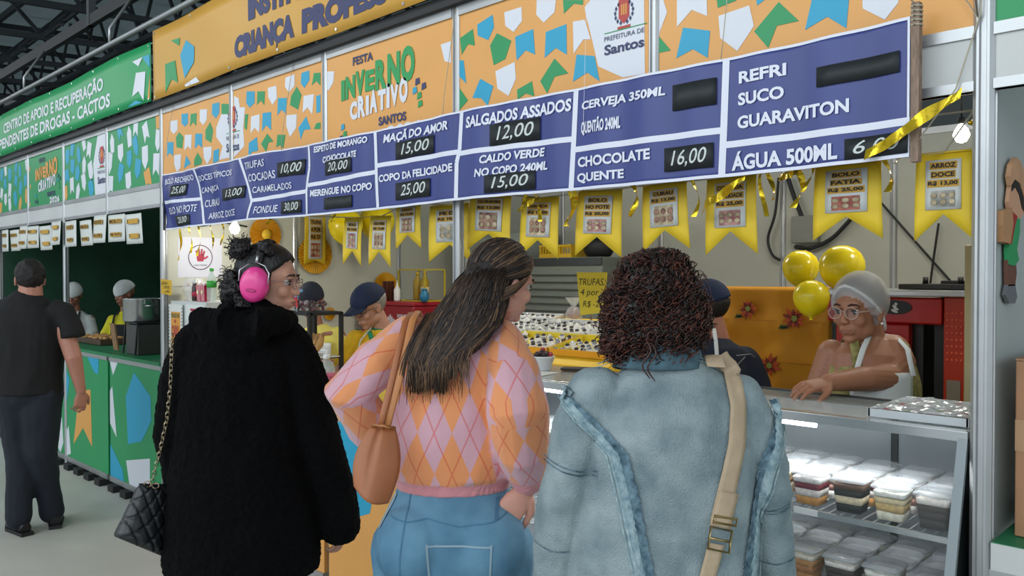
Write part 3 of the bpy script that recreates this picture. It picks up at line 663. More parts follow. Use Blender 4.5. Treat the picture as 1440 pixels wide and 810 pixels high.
# string the pennants hang from
TOPS.sort(); g = MB(); g.tube([(XL+.02,.07,2.06)]+[(x,y,z) for x,y,z in TOPS]+[(XR-.022,.07,2.09)], .003, 6); tag(g.build('bunting_string', STRG), 'thin string behind the blue sign that carries the pennants', 'string')
g = MB(); g.tube([(XL+.02,.04,2.052),(-2.62,.04,2.048),(XR-.022,.04,2.052)], .003, 6); tag(g.build('streamer_string', STRG), 'thin string close behind the blue sign that carries the foil streamers', 'string')
# ------------------------------------------------------------------ refrigerated display case
DARKG = mat('dark_grey_steel','#3b4144',.4,.5); CHR = mat('bright_steel','#c3c7c9',.25,.85); RUBB = mat('black_rubber','#151617',.6)
def glassy(key, hx, a, rough=.05):
    m = mat(key, hx, rough, alpha=a); m.node_tree.nodes['Principled BSDF'].inputs['Specular IOR Level'].default_value = .6; return m
GLASS = glassy('case_glass', '#6a7573', .06); PLAST = glassy('clear_plastic', '#8f9698', .10, .10); LIDP = glassy('clear_lid', '#d3d8dc', .36, .15)
LED = mat('led_tube', '#f4faff', emit=9)
CX0, CX1 = -2.57, -.628
case = thing('display_case', 'refrigerated glass display case full of dessert cups, steel frame and lit tube', 'display case', (0,0,0))
m_ = MB(); m_.box(CX0,CX1,-.15,.42,.06,.66,0).box(CX0+.03,CX1-.03,-.12,.40,0,.06,1); m_.build('base', [STEEL, DARKG], case, bev=.006)
m_ = MB(); m_.box(CX0+.02,CX1-.02,-.13,.41,.66,.70); m_.build('floor_tray', mat('case_liner','#d9dde0',.35), case)
m_ = MB(); m_.box(CX0+.01,CX1-.01,.40,.415,.66,1.19); m_.build('back_panel', mat('case_back_liner','#aab1b5',.35,.2), case)
m_ = MB(); m_.box(CX0,CX1,.02,.425,1.198,1.214,0); m_.build('top_glass', glassy('top_glass','#c8d2cf',.45,.08), case)
m_ = MB(); m_.box(CX0,CX1,-.012,.022,1.190,1.218,0).box(CX0,CX1,.405,.435,1.19,1.218,1).box(CX0,-1.95,.02,.42,1.2145,1.219,0); m_.build('top_rail', [CHR, RUBB], case, bev=.003)
def gy(z): return .0-(1.2-z)*.30
m_ = MB(); m_.add([(CX0+.02,gy(1.19),1.19),(CX1-.02,gy(1.19),1.19),(CX1-.02,gy(.66),.66),(CX0+.02,gy(.66),.66),(CX0+.02,gy(1.19)+.006,1.19),(CX1-.02,gy(1.19)+.006,1.19),(CX1-.02,gy(.66)+.006,.66),(CX0+.02,gy(.66)+.006,.66)],
  [(0,3,2,1),(4,5,6,7),(0,1,5,4),(2,3,7,6),(1,2,6,5),(0,4,7,3)]); m_.build('front_glass', GLASS, case)
for x0_, x1_ in ((CX1-.024,CX1),(CX0,CX0+.024)):
    m_ = MB(); m_.add([(x,gy(z)-.012+dy,z) for x in (x0_,x1_) for z in (1.2,.66) for dy in (0,.014)], [(0,1,3,2),(4,6,7,5),(0,4,5,1),(2,3,7,6),(0,2,6,4),(1,5,7,3)]); m_.build('end_frame', mat('frame_grey','#7d8587',.4,.4), case)
    m_ = MB(); xa_, xb_ = (x0_+.008,x0_+.014); m_.add([(x,y,z) for x in (xa_,xb_) for (y,z) in ((gy(1.2)+.02,1.19),(.40,1.19),(.40,.66),(gy(.66)+.02,.66))], [(0,1,2,3),(7,6,5,4),(0,4,5,1),(1,5,6,2),(2,6,7,3),(3,7,4,0)])
    m_.build('end_panel', glassy('tinted_glass','#23282a',.88) , case)
m_ = MB(); m_.tube([(CX0+.06,.035,1.176),(CX1-.42,.035,1.176)], .007, 8); m_.build('light_tube', LED, case)
m_ = MB(); m_.box(CX1-.30,CX1-.28,.30,.31,.66,1.19); m_.build('shelf_upright', RUBB, case); m_ = MB(); m_.box(CX0+.5,CX0+.52,.30,.31,.66,1.19); m_.build('shelf_upright', RUBB, case)
area_lamp('case_tube_light', ((CX0+CX1)/2, .05, 1.165), (R(-18),0,0), 1.7, .03, 7, (.93,.98,1))
WIRE = mat('white_wire','#d2d6d8',.35,.3)
def shelf(z, y0, y1):
    r_ = MB(); r_.box(CX0+.03,CX1-.03,y0-.006,y0+.004,z-.012,z+.004).box(CX0+.03,CX1-.03,y1-.004,y1+.006,z-.012,z); sh = r_.build('shelf_rail', CHR, case)
    g = MB(); n = 60
    for i in range(n+1):
        x = CX0+.04+(CX1-CX0-.08)*i/n; g.bar((x,y0,z-.002),(x,y1,z-.002),.003)
    g.bar((CX0+.03,(y0+y1)/2,z-.006),(CX1-.03,(y0+y1)/2,z-.006),.005)
    o = g.build('shelf_wire', WIRE, sh); o['kind'] = 'stuff'
    g = MB(); 
    for x in (CX0+.3, -1.35, -1.07): g.box(x,x+.07,y0-.009,y0-.007,z-.012,z+.006)
    g.build('price_strip', mat('strip_film','#e4e6e6',.3), sh)
SH1, SH2 = .945, .735
shelf(SH1, -.055, .39); shelf(SH2, -.11, .39)
FIL = {'caramel cream':['#d9c39a','#b98a52','#e4d2ab','#c9965a'], 'strawberry':['#f0e6e2','#7a1f33','#efe3dc','#d79a50'], 'dark chocolate':['#5a3a26','#1c1413','#e7d7b4','#1a1514'],
       'coconut cream':['#eeeadf','#e2cfa3','#d8b677','#efe6d0'], 'chocolate':['#e9e2d8','#3a241c','#33201a','#2b1a16'], 'white cream':['#f2efea','#ead9d2','#c98f80','#efe7df'],
       'toffee':['#ece2cf','#c98f52','#b87c44','#c08a4f']}
def cupm(kind):
    cs = FIL[kind]; return [mat('fill_%s_%d'%(kind.replace(' ','_'),i), c, .55, var=.22, vs=90, bump=.2, bs=90) for i, c in enumerate(cs)]
def sq(s, z, r=.25):                                             # rounded square ring
    o = []; q = s*(1-r)
    for cx,cy,a0 in ((q,q,0),(-q,q,pi/2),(-q,-q,pi),(q,-q,3*pi/2)):
        for k in range(3): a = a0+k*pi/4; o.append((cx+s*r*cos(a), cy+s*r*sin(a), z))
    return o
def sqstack(mb, rings, mi=0, cap0=True, cap1=True, sm=True):
    vs = [p for r_ in rings for p in r_]; n = 12; fs = []
    for i in range(len(rings)-1): fs += [(i*n+j,i*n+(j+1)%n,(i+1)*n+(j+1)%n,(i+1)*n+j) for j in range(n)]
    mb.add(vs, fs, mi, sm); o = len(mb.v)-len(vs)
    if cap0: mb.f.append([o+j for j in range(n)][::-1]); mb.m.append(mi); mb.s.append(False)
    if cap1: mb.f.append([o+(len(rings)-1)*n+j for j in range(n)]); mb.m.append(mi); mb.s.append(False)
PROTO = {}
def dessert(kind, x, y, z, label, h=.094, group='square dessert cups in the display case'):
    if kind not in PROTO:
        r_ = thing('dessert_cup', label, 'dessert', (x,y,z), 0, group)
        m_ = MB(); sqstack(m_, [sq(.035,.001),sq(.047,h)], cap1=False); m_.build('cup', PLAST, r_)
        m_ = MB(); zz = [.003,.027,.048,.066,.082]
        rr = random.Random(len(kind))
        for i in range(4):
            a, b_ = zz[i], zz[i+1]; s0 = .0345+.011*a/h-.001; s1 = .0345+.011*b_/h-.001
            A = sq(s0,a+.0005*i); B = sq(s1,b_); B = [(p[0],p[1],p[2]+rr.uniform(-.003,.003)) for p in B]; A = [(p[0],p[1],p[2]) for p in A]
            sqstack(m_, [A,B], 3-i)
        m_.ell((0,0,.082),(.036,.036,.009),12,6,None,0)
        m_.build('layered_filling', cupm(kind), r_)
        m_ = MB(); sqstack(m_, [sq(.050,h-.003),sq(.050,h+.002),sq(.046,h+.004),sq(.041,h+.009),sq(.039,h+.009)]); m_.build('lid', LIDP, r_)
        PROTO[kind] = r_; return r_
    c = copy_tree(PROTO[kind]); c.location = (x,y,z); c['label'] = label; return c
order1 = ['white cream','chocolate','coconut cream','caramel cream','strawberry','dark chocolate']
rowsn = ['front','middle','back']
names = ['first','second','third','fourth','fifth','sixth']
fronts = {0:'chocolate',1:'coconut cream',2:'dark chocolate',3:'strawberry',4:'caramel cream',5:'dark chocolate'}
fronts2 = {0:'white cream',1:'coconut cream',2:'chocolate',3:'toffee',4:'strawberry',5:'toffee'}
rnd = random.Random(5)
for shelf_, fr, z, y0, nm in ((0,fronts,SH1,.015,'upper'),(1,fronts2,SH2,-.035,'lower')):
    for row in range(3):
        for c_ in range(6):
            k = fr[c_] if row == 0 else rnd.choice(['white cream','strawberry','coconut cream','white cream'])
            x = CX1-.085-c_*.113+rnd.uniform(-.004,.004); y = y0+row*.112+.01
            o = dessert(k, x, y, z, '%s dessert cup, %s row, %s from the right, %s shelf' % (k, rowsn[row], names[c_], nm)); o.rotation_euler = (0,0,rnd.uniform(-.06,.06))
for c_ in range(4):
    for row in range(2):
        o = dessert(['coconut cream','dark chocolate','strawberry','toffee'][c_], -2.08-c_*.115, .03+row*.115, SH1, '%s dessert cup, %s row, in the left part of the case' % (['coconut cream','dark chocolate','strawberry','toffee'][c_], rowsn[row]))
# tall cups of whipped cream with strawberries
def whipped(x, y, z, label):
    r_ = thing('cream_cup', label, 'dessert', (x,y,z)); m_ = MB(); m_.lathe([(.026,0),(.036,.07),(.040,.085),(.041,.087)],16); m_.build('cup', PLAST, r_)
    m_ = MB(); m_.lathe([(.024,.004),(.033,.066),(.034,.084),(.036,.10),(.028,.115),(.024,.125),(.012,.138),(.004,.148)],16); m_.ell((0,0,.09),(.036,.036,.02),12,8); m_.build('whipped_cream', mat('whipped_cream','#f3ede2',.6,bump=.5,bs=60), r_)
    for k in range(5):
        a = k*1.3; m_ = MB(); m_.ell((.026*cos(a),.026*sin(a),.105+.012*(k%2)),(.010,.010,.013),10,7,(a,.5,0)); m_.build('strawberry_piece', mat('strawberry','#9c1f2c',.35,var=.2,vs=90), r_)
    return r_
whipped(-1.36,.20,SH1+.0,'tall cup of whipped cream with strawberry pieces, nearest the denim jacket'); whipped(-1.36,.31,SH1,'tall cup of whipped cream standing behind another on the upper shelf')
# film wrapped tray on the case
r_ = thing('film_tray', 'flat tray of wrapped sweets under crinkled clear film on the display case', 'tray', (-.775,.21,1.219))
m_ = MB(); m_.box(-.125,.125,-.15,.16,0,.006,0).box(-.13,.13,-.155,-.148,0,.022,0).box(-.13,.13,.157,.164,0,.022,0).box(-.132,-.125,-.155,.164,0,.022,0).box(.125,.132,-.155,.164,0,.022,0); m_.build('tray', mat('tray_plastic','#c7ccce',.3), r_)
m_ = MB(); m_.grid(30,30,lambda u,v:(-.128+.256*u,-.15+.31*v,.024+.010*noise.noise(V((u*9,v*9,0)))*(1 if .02<u<.98 and .02<v<.98 else 0)),0,False); m_.build('film', glassy('crinkled_film','#d7dcdf',.65,.12), r_)
m_ = MB()
for i in range(4):
    for j_ in range(5): m_.ell((-.09+.06*i,-.12+.06*j_,.014),(.02,.018,.010),8,5,None,(i+j_)%2)
m_.build('sweets', [mat('sweet_red','#8a2f36',.5), mat('sweet_green','#5d7a45',.5)], r_)['kind']='stuff'
# ------------------------------------------------------------------ truffles on a sloping display beside the case
YCL = mat('yellow_cloth','#e8bd1d',.6,var=.05,vs=6,bump=.1,bs=12)
tb = thing('display_table', 'table with a sloping top under pleated yellow cloth, holding the truffle trays', 'table', (0,0,0))
TX0, TX1, TY0, TY1 = -3.45, -2.20, .50, 1.30
tz = lambda y: 1.215+(y-TY0)*.20
m_ = MB(); m_.add([(x,y,z) for x in (TX0,TX1) for (y,z) in ((TY0,.72),(TY1,.72),(TY1,tz(TY1)),(TY0,tz(TY0)))], [(0,1,2,3),(7,6,5,4),(0,4,5,1),(1,5,6,2),(2,6,7,3),(3,7,4,0)]); m_.build('sloping_top', YCL, tb)
for x in (TX0+.05,TX1-.05):
    for y in (TY0+.05,TY1-.05): MB().box(x-.02,x+.02,y-.02,y+.02,0,.72).build('leg', STEEL, tb)
m_ = MB(); m_.grid(220,6,lambda u,v:(TX0-.01+(TX1-TX0+.02)*u, TY0-.02-.014*abs(sin(u*62))*(1.15-v)-.01*(1-v), .95+(1.21-.95)*v)); m_.build('pleated_skirt', YCL, tb, solid=.003)
m_ = MB(); m_.grid(120,6,lambda u,v:(TX1+.015+.014*abs(sin(u*36))*(1.15-v), TY0+(TY1-TY0)*u, .95+(tz(TY0+(TY1-TY0)*u)-.95)*v)); m_.build('pleated_skirt', YCL, tb, solid=.003)
TRW = mat('tray_card_white','#d7d9d6',.5); TRY = mat('tray_card_yellow','#e3cc35',.5); TRO = mat('tray_card_ochre','#d99a1a',.5)
FOIL = mat('silver_foil','#8f9196',.32,.75,bump=.4,bs=150); TRF = mat('truffle_dark','#2e211f',.4); CUPW = mat('paper_cup_white','#e6e4df',.6)
slope = atan2(.20,1)
def tray(x, y, w_, d_, card, label, rnd, dens=.5, h=.035):
    z = tz(y); r_ = thing('truffle_tray', label, 'tray', (x,y,z+.002), 0, 'open trays of wrapped truffles'); r_.rotation_euler = (slope, 0, 0)
    m_ = MB(); m_.box(-w_/2,w_/2,-d_/2,d_/2,0,.004).box(-w_/2,w_/2,-d_/2,-d_/2+.004,0,h,1 if card is TRY else 0).box(-w_/2,w_/2,d_/2-.004,d_/2,0,h).box(-w_/2,-w_/2+.004,-d_/2,d_/2,0,h).box(w_/2-.004,w_/2,-d_/2,d_/2,0,h,1 if card is TRY else 0)
    m_.build('box', [card, TRO], r_)
    f_ = MB(); c_ = MB(); n = int(w_/.042); m2 = int(d_/.042)
    for i in range(n):
        for j_ in range(m2):
            if rnd.random() < .12: continue
            cx, cy = -w_/2+.024+i*(w_-.048)/max(1,n-1)+rnd.uniform(-.004,.004), -d_/2+.024+j_*(d_-.048)/max(1,m2-1)+rnd.uniform(-.004,.004); hz = rnd.uniform(.016,.028)
            k = rnd.random()
            f_.ell((cx,cy,hz),(.012,.012,.012),8,6,(rnd.random(),rnd.random(),0), 0 if k < dens*.6 else (1 if k < .9 else 2))
            f_.lathe([(.010,.004),(.017,hz)],8,(cx,cy,0),2)
    o = f_.build('truffles', [FOIL, TRF, CUPW], r_); o['kind'] = 'stuff'
    return r_
rnd = random.Random(9)
tray(-2.42,.74,.40,.27,TRY,'yellow truffle tray nearest the white bowl',rnd,.6)
tray(-2.83,.74,.40,.27,TRY,'yellow truffle tray behind the pink shoulder of the sweater',rnd,.5)
tray(-2.42,1.02,.40,.25,TRW,'white truffle tray directly behind the yellow one',rnd,.3)
tray(-2.83,1.02,.40,.25,TRW,'white truffle tray, middle left of the sloping display',rnd,.5)
tray(-3.24,.74,.40,.27,TRW,'white truffle tray at the left front of the sloping display',rnd,.5)
tray(-3.24,1.02,.40,.25,TRW,'white truffle tray at the left back of the sloping display',rnd,.5)
tray(-3.24,1.20,.34,.10,TRW,'narrow white truffle tray at the back edge of the display',rnd,.2)
# yellow TRUFAS sign on a stick, cellophane bags beside it
r_ = thing('price_card', 'yellow card handwritten TRUFAS 4 por R$ standing among the truffles', 'sign', (-2.80,1.148,tz(1.15)+.002)); r_.rotation_euler = (0,0,.15)
cz = atY(838,380,1.22).z-tz(1.22); c0 = atY(838,440,1.22).z-tz(1.22)
m_ = MB(); m_.prism([(-.09,cz),(.10,cz),(.085,c0+.02),(-.065,c0)],-.002,.002); m_.build('card', mat('card_yellow','#dcc51c',.5), r_)
m_ = MB(); H_ = cz-c0; letter(m_,'TRUFAS',-.075,.08,c0+H_*.70,c0+H_*.86,-.003,0,.0,.2); letter(m_,'4 por',-.065,.05,c0+H_*.42,c0+H_*.62,-.003,0,0,.2); letter(m_,'R$ -2',-.05,.05,c0+H_*.18,c0+H_*.34,-.003,0,0,.2); m_.build('handwriting', INK, r_)
m_ = MB(); m_.box(-.004,.004,.002,.008,0,c0+.06); m_.build('stick', mat('raw_wood'), r_)
CELLO = glassy('cellophane','#dfe4e8',.35,.1)
for k,(x,y,l) in enumerate(((-3.00,1.24,'left of the yellow TRUFAS card'),(-2.60,1.25,'right of the yellow TRUFAS card'))):
    r_ = thing('cellophane_bag', 'gathered cellophane bag of sweets, '+l, 'bag', (x,y,tz(y)+.010))
    m_ = MB(); m_.ell((0,0,.03),(.04,.04,.03),14,8); m_.build('sweets', mat('sweet_pink','#8f5a5c',.5,var=.4,vs=60), r_)
    m_ = MB(); m_.lathe([(.045,0),(.05,.03),(.03,.065),(.010,.075),(.03,.10),(.05,.125)],14,sm=False); m_.warp(lambda p: p+V((noise.noise(p*60),noise.noise(p*60+V((5,5,5))),0))*.010); m_.build('film', CELLO, r_)
# bowl, phone, paper on the case top
r_ = thing('white_bowl', 'small white bowl heaped with chocolate-dipped strawberries on the steel counter', 'bowl', (-2.335,.245,1.2195))
m_ = MB(); m_.lathe([(.032,0),(.034,.004),(.050,.055),(.054,.058),(.052,.061),(.047,.057),(.030,.012)],28); m_.build('bowl', mat('bowl_white','#dfe1e3',.35), r_)
m_ = MB(); rr = random.Random(2)
for k in range(18): a = k*2.4; q = .036*sqrt((k%9)/9); m_.ell((q*cos(a),q*sin(a),.058+.022*(1-q/.04)+rr.uniform(-.004,.004)),(.013,.012,.013),8,6,(k,k,0),0 if k%4 else 1)
m_.build('strawberries', [mat('dipped_chocolate','#2a1a18',.35), mat('strawberry')], r_)['kind']='stuff'
r_ = MB(); r_.obox((-2.21,.33,1.228),(.14,.072,.010),(0,0,.5)); tag(r_.build('mobile_phone', RUBB, bev=.003), 'black mobile phone lying beside the white bowl', 'phone')
r_ = MB(); r_.obox((-2.30,.12,1.2215),(.20,.15,.003),(0,0,.2)); tag(r_.build('paper_sheet', PAPER), 'loose white paper on the steel counter in front of the bowl', 'paper')
# ------------------------------------------------------------------ back of the stall
fr = thing('chest_freezer', 'tall grey freezer cabinet with louvred front behind the truffles', 'freezer', (-4.10,2.62,0))
FG = mat('freezer_grey','#6d746d',.5,var=.06,vs=4); m_ = MB(); m_.box(-.42,.42,-.25,.25,0,1.76); m_.build('body', FG, fr, bev=.01)
for k in range(9):
    q = MB(); q.bar((-.36,-.262,1.20+k*.055),(.32,-.262,1.20+k*.055),.012,.018); q.build('louvre', FG, fr)
q = MB(); q.box(-.42,.42,-.26,-.25,1.70,1.755); q.build('top_strip', DARKG, fr)
cr = thing('plastic_crate', 'yellow plastic crate on top of the grey freezer', 'crate', (-4.22,2.60,1.762))
CY = mat('crate_yellow','#d2a91f',.5)
q = MB(); q.box(-.16,.16,-.13,.13,0,.008).box(-.16,.16,-.135,-.13,.0,.03).box(-.16,.16,.13,.135,0,.03).box(-.165,-.16,-.135,.135,0,.10).box(.16,.165,-.135,.135,0,.10).box(-.165,.165,-.138,-.13,.085,.10).box(-.165,.165,.13,.138,.085,.10)
for k in range(12):
    x = -.155+k*.028; q.box(x,x+.008,-.135,-.13,.03,.09).box(x,x+.008,.13,.135,.03,.09)
q.build('lattice', CY, cr)
bg_ = thing('black_bag', 'black bag on the grey freezer right of the yellow crate', 'bag', (-3.88,2.58,1.762))
q = MB(); q.ell((0,0,.07),(.14,.1,.08),16,10); q.warp(lambda p: V((p.x+.02*noise.noise(p*9),p.y,max(0,p.z+.02*noise.noise(p*12))))); q.build('sack', mat('bag_black','#17181a',.6,bump=.3,bs=20), bg_); q = MB(); q.tube([(-.06,0,.13),(-.04,0,.2),(.04,0,.2),(.06,0,.13)],.008,6); q.build('handle', RUBB, bg_)
wf = thing('upright_fridge', 'tall pale upright fridge against the back of the stall', 'fridge', (-4.95,2.70,0))
q = MB(); q.box(-.36,.36,-.25,.25,0,1.98); q.build('body', mat('fridge_pale','#9aa29c',.4,.2), wf, bev=.02)
q = MB(); q.box(-.35,.35,-.262,-.25,.75,1.95); q.build('door', mat('fridge_pale'), wf, bev=.008)
q = MB(); q.tube([(.30,-.27,1.1),(.30,-.30,1.13),(.30,-.30,1.5),(.30,-.27,1.53)],.010,8); q.build('handle', CHR, wf)
for k,(x,z) in enumerate(((-.2,1.72),(0,1.60),(-.14,1.35))): q = MB(); q.box(x-.07,x+.07,-.266,-.263,z-.10,z+.10); q.build('notice', [PAPER], wf)
q = MB(); q.tube([(-4.35,2.97,2.45),(-4.36,2.96,1.6),(-4.38,2.96,.3)],.006,6); tag(q.build('power_cable', RUBB), 'thin dark cable running straight down the back wall left of the freezer', 'cable')
# back-left work table with oil cabinet, cooler
bt = thing('work_table', 'white folding table at the left back carrying the red cooler and oil bottles', 'table', (-5.12,1.75,0))
q = MB(); q.box(-.42,.42,-.28,.28,.96,.99); q.build('top', mat('table_white','#cfd0cb',.5), bt, bev=.004)
for a in (-.36,.36):
    for b_ in (-.22,.22): MB().box(a-.015,a+.015,b_-.015,b_+.015,0,.96).build('leg', STEEL, bt)
rc = thing('red_cooler', 'dark red cool box with pale printed logo behind the capped woman', 'cool box', (-5.14,1.73,.992))
q = MB(); q.box(-.33,.33,-.20,.20,0,.40); q.build('body', mat('cooler_red','#8a1422',.4), rc, bev=.015)
q = MB(); q.box(-.335,.335,-.205,.205,.40,.43); q.build('lid', mat('cooler_lid','#9a1a28',.4), rc, bev=.008)
q = MB()
for k in range(5): q.box(.00+k*.022,.012+k*.022,-.2025,-.2005,.26,.26+.07*(1-abs(k-2)*.22))
letter(q,'213',-.20,-.10,.26,.33,-.2025,0,.05); letter(q,'SORVETE',.14,.28,.31,.335,-.2025,0,.02); q.build('logo', FWHITE, rc)['kind']='stuff'
oc = thing('glass_cabinet', 'small yellow-framed glass cabinet on the red cool box', 'cabinet', (-4.98,1.75,1.423))
q = MB(); YFR = mat('cabinet_frame_yellow','#b3a02c',.45)
w_,d_,h_ = .16,.10,.24
for a in (-w_,w_):
    for b_ in (-d_,d_): q.box(a-.006,a+.006,b_-.006,b_+.006,0,h_)
for z in (0,h_):
    for b_ in (-d_,d_): q.box(-w_,w_,b_-.006,b_+.006,z-.0,z+.010)
    for a in (-w_,w_): q.box(a-.006,a+.006,-d_,d_,z,z+.010)
q.build('frame', YFR, oc); MB().box(-w_,w_,-d_-.003,-d_,.01,h_).build('pane', GLASS, oc); MB().box(-w_,w_,d_,d_+.003,.01,h_).build('pane', GLASS, oc)
def bottle(name, label, loc, prof, mtl, capm, caph, cat='bottle', lab=None, labm=None, group=None):
    r_ = thing(name, label, cat, loc, 0, group); q = MB(); q.lathe(prof, 16); q.build('body', mtl, r_)
    z = prof[-1][1]; rr_ = prof[-1][0]+.003; q = MB(); q.lathe([(rr_,z-.004),(rr_,z+caph),(.002,z+caph+.001)],12); q.build('cap', capm, r_)
    if lab: q = MB(); r2 = max(p[0] for p in prof)+.001; q.lathe([(r2,lab[0]),(r2,lab[1])],16); q.build('label', labm, r_)
    return r_
OIL = mat('cooking_oil','#c9a51d',.15,trans=.35); YC = mat('cap_yellow','#d8b01c',.4); WC = mat('cap_white','#dcdcd8',.4)
bp = [(.030,0),(.034,.01),(.034,.12),(.030,.15),(.013,.18),(.012,.20)]
bottle('oil_bottle','cooking oil bottle inside the yellow-framed cabinet, left one',(-5.03,1.75,1.434),bp,OIL,YC,.015,group='cooking oil bottles'); bottle('oil_bottle','cooking oil bottle inside the yellow-framed cabinet, right one',(-4.94,1.75,1.434),bp,OIL,mat('cap_red','#a03226',.4),.015,lab=(.04,.10),labm=mat('label_mixed','#c9b48a',.5,var=.3,vs=60),group='cooking oil bottles')
bottle('squeeze_bottle','white squeeze bottle with a pointed nozzle on the red cool box',(-5.12,1.62,1.423),[(.022,0),(.026,.01),(.026,.09),(.018,.105),(.012,.108),(.003,.16)],mat('squeeze_white','#dcddd8',.4),WC,.002)
bottle('blue_pot','small round blue pot on the red cool box beside the glass cabinet',(-4.80,1.63,1.423),[(.020,0),(.034,.02),(.036,.05),(.024,.08),(.02,.09)],mat('pot_blue','#1f6f93',.4),mat('pot_blue'),.01,'pot')
cs = thing('cup_holder', 'brown ribbed holder of stacked cups left on the red cool box', 'holder', (-5.34,1.70,1.423))
for k in range(7):
    a = 2*pi*k/7; q = MB(); q.lathe([(.014,0),(.014,.15),(.017,.155)],10,(.035*cos(a),.035*sin(a),0)); q.build('cup_stack', mat('cup_brown','#5b3428',.6), cs)
# rosettes, balloons, poster on the left partition
RY = mat('rosette_yellow','#d9a51d',.55,var=.06,vs=12); RY2 = mat('rosette_ochre','#c98e18',.55,var=.06,vs=12)
def rosette(px, py, rpx, mtl, label, xw=-5.58):
    p = atX(px,py,xw); e = atX(px,py-rpx,xw); rad = e.z-p.z
    r_ = thing('paper_rosette', label, 'decoration', (xw,p.y,p.z), pi/2, 'pleated paper rosettes on the left partition')
    m_ = MB(); n = 40; vs = []; 
    for i in range(n*2):
        a = pi*i/n; o_ = .012 if i%2 else -.0; vs += [(rad*.12*cos(a),-.010-o_*.4,rad*.12*sin(a)),(rad*cos(a),-.010-o_*1.2,rad*sin(a))]
    m_.add(vs, [(2*i,2*i+1,(2*i+3)%(4*n),(2*i+2)%(4*n)) for i in range(2*n)]); m_.build('pleats', mtl, r_, solid=.0015)
    m_ = MB(); m_.lathe([(.001,-.004),(rad*.3,-.004),(rad*.3,.004),(.001,.004)],24); m_.warp(lambda p: V((p.x,-.030+p.z,p.y))); m_.build('centre_disc', mat('rosette_centre','#e2b62a',.5), r_)
    return r_
rosette(372,330,24,RY2,'ochre pleated paper rosette just above the headphones')
rosette(442,358,27,RY,'golden pleated paper rosette behind a price card on the left partition')
rosette(541,403,20,RY,'small golden pleated rosette peeking out behind the navy cap')
rosette(462,441,9,RY,'tiny yellow pleated rosette beside the black-framed glass warmer')
ps_ = thing('poster', 'white poster with a red hand inside a dark circle on the left partition', 'poster', (-5.589,atX(282,362,-5.585).y,atX(282,362,-5.585).z), pi/2)
q = MB(); q.box(-.16,.16,-.002,.001,-.14,.14); q.build('sheet', mat('poster_white','#cfd0dc',.5), ps_)
q = MB(); n = 40
ring = [(cos(2*pi*i/n), sin(2*pi*i/n)) for i in range(n)]
q.add([(.088*a,-.0035,.088*b_) for a,b_ in ring]+[(.082*a,-.0035,.082*b_) for a,b_ in ring], [(i,(i+1)%n,n+(i+1)%n,n+i) for i in range(n)]); q.build('circle', mat('circle_dark','#4a2a4c',.5), ps_)
q = MB(); q.prism([(-.022,-.028),(.020,-.028),(.028,0),(.024,.018),(-.022,.018),(-.028,0)],-.0045,-.003)
for (x,z,l,a) in ((-.020,.016,.034,.35),(-.007,.018,.042,.12),(.007,.018,.042,-.08),(.019,.014,.034,-.3),(.026,-.01,.034,-1.0)):
    d = (-sin(a),cos(a)); n_ = (cos(a)*.006,sin(a)*.006); q.prism([(x-n_[0],z-n_[1]),(x+n_[0],z+n_[1]),(x+n_[0]+d[0]*l,z+n_[1]+d[1]*l),(x-n_[0]+d[0]*l,z-n_[1]+d[1]*l)],-.0045,-.003)
q.build('red_hand', mat('hand_red','#a3173a',.5), ps_)
q = MB(); letter(q,'NAO TOQUE',-.045,.045,-.060,-.050,-.004,0,.02); q.build('caption', INK, ps_)
BALL = mat('balloon_yellow','#f0d71a',.22)
def balloon(c, r, label, tie=None, group=None):
    r_ = thing('balloon', label, 'balloon', tuple(c), 0, group)
    m_ = MB(); prof = [(.001,-r*1.22),(r*.10,-r*1.20),(r*.07,-r*1.14),(r*.30,-r*1.02),(r*.62,-r*.80),(r*.88,-r*.45),(r,-.02*r),(r*.97,r*.3),(r*.82,r*.62),(r*.55,r*.87),(r*.25,r*.985),(.001,r*1.0)]
    m_.lathe(prof, 28); m_.build('skin', BALL, r_)
    m_ = MB(); m_.lathe([(r*.12,-r*1.24),(r*.10,-r*1.20),(r*.04,-r*1.17)],12); m_.build('knot', BALL, r_)
    if tie is not None: m_ = MB(); m_.tube([(0,0,-r*1.2),tuple(V(tie)-V(c))],.0015,5); m_.build('string', STRG, r_)
    return r_
tie = (-1.62,1.40,1.50)
balloon(atY(1126,377,1.22), .080, 'left one of the three yellow balloons above the counter worker', None, 'yellow balloons')
balloon(atY(1184,376,1.08), .092, 'largest yellow balloon, directly above the hair net', None, 'yellow balloons')
balloon(atY(1141,419,.95), .073, 'lowest and smallest yellow balloon, left of the hair net', None, 'yellow balloons')
for k,(px,py,yy,r,l) in enumerate(((486,318,1.2,.13,'left of two behind the small pennants'),(530,312,1.5,.14,'right of two behind the small pennants'))):
    p = atY(px,py,yy); balloon(p, r, 'blurred yellow balloon in the far corner, '+l, (p.x-.1,p.y,2.48), 'yellow balloons')
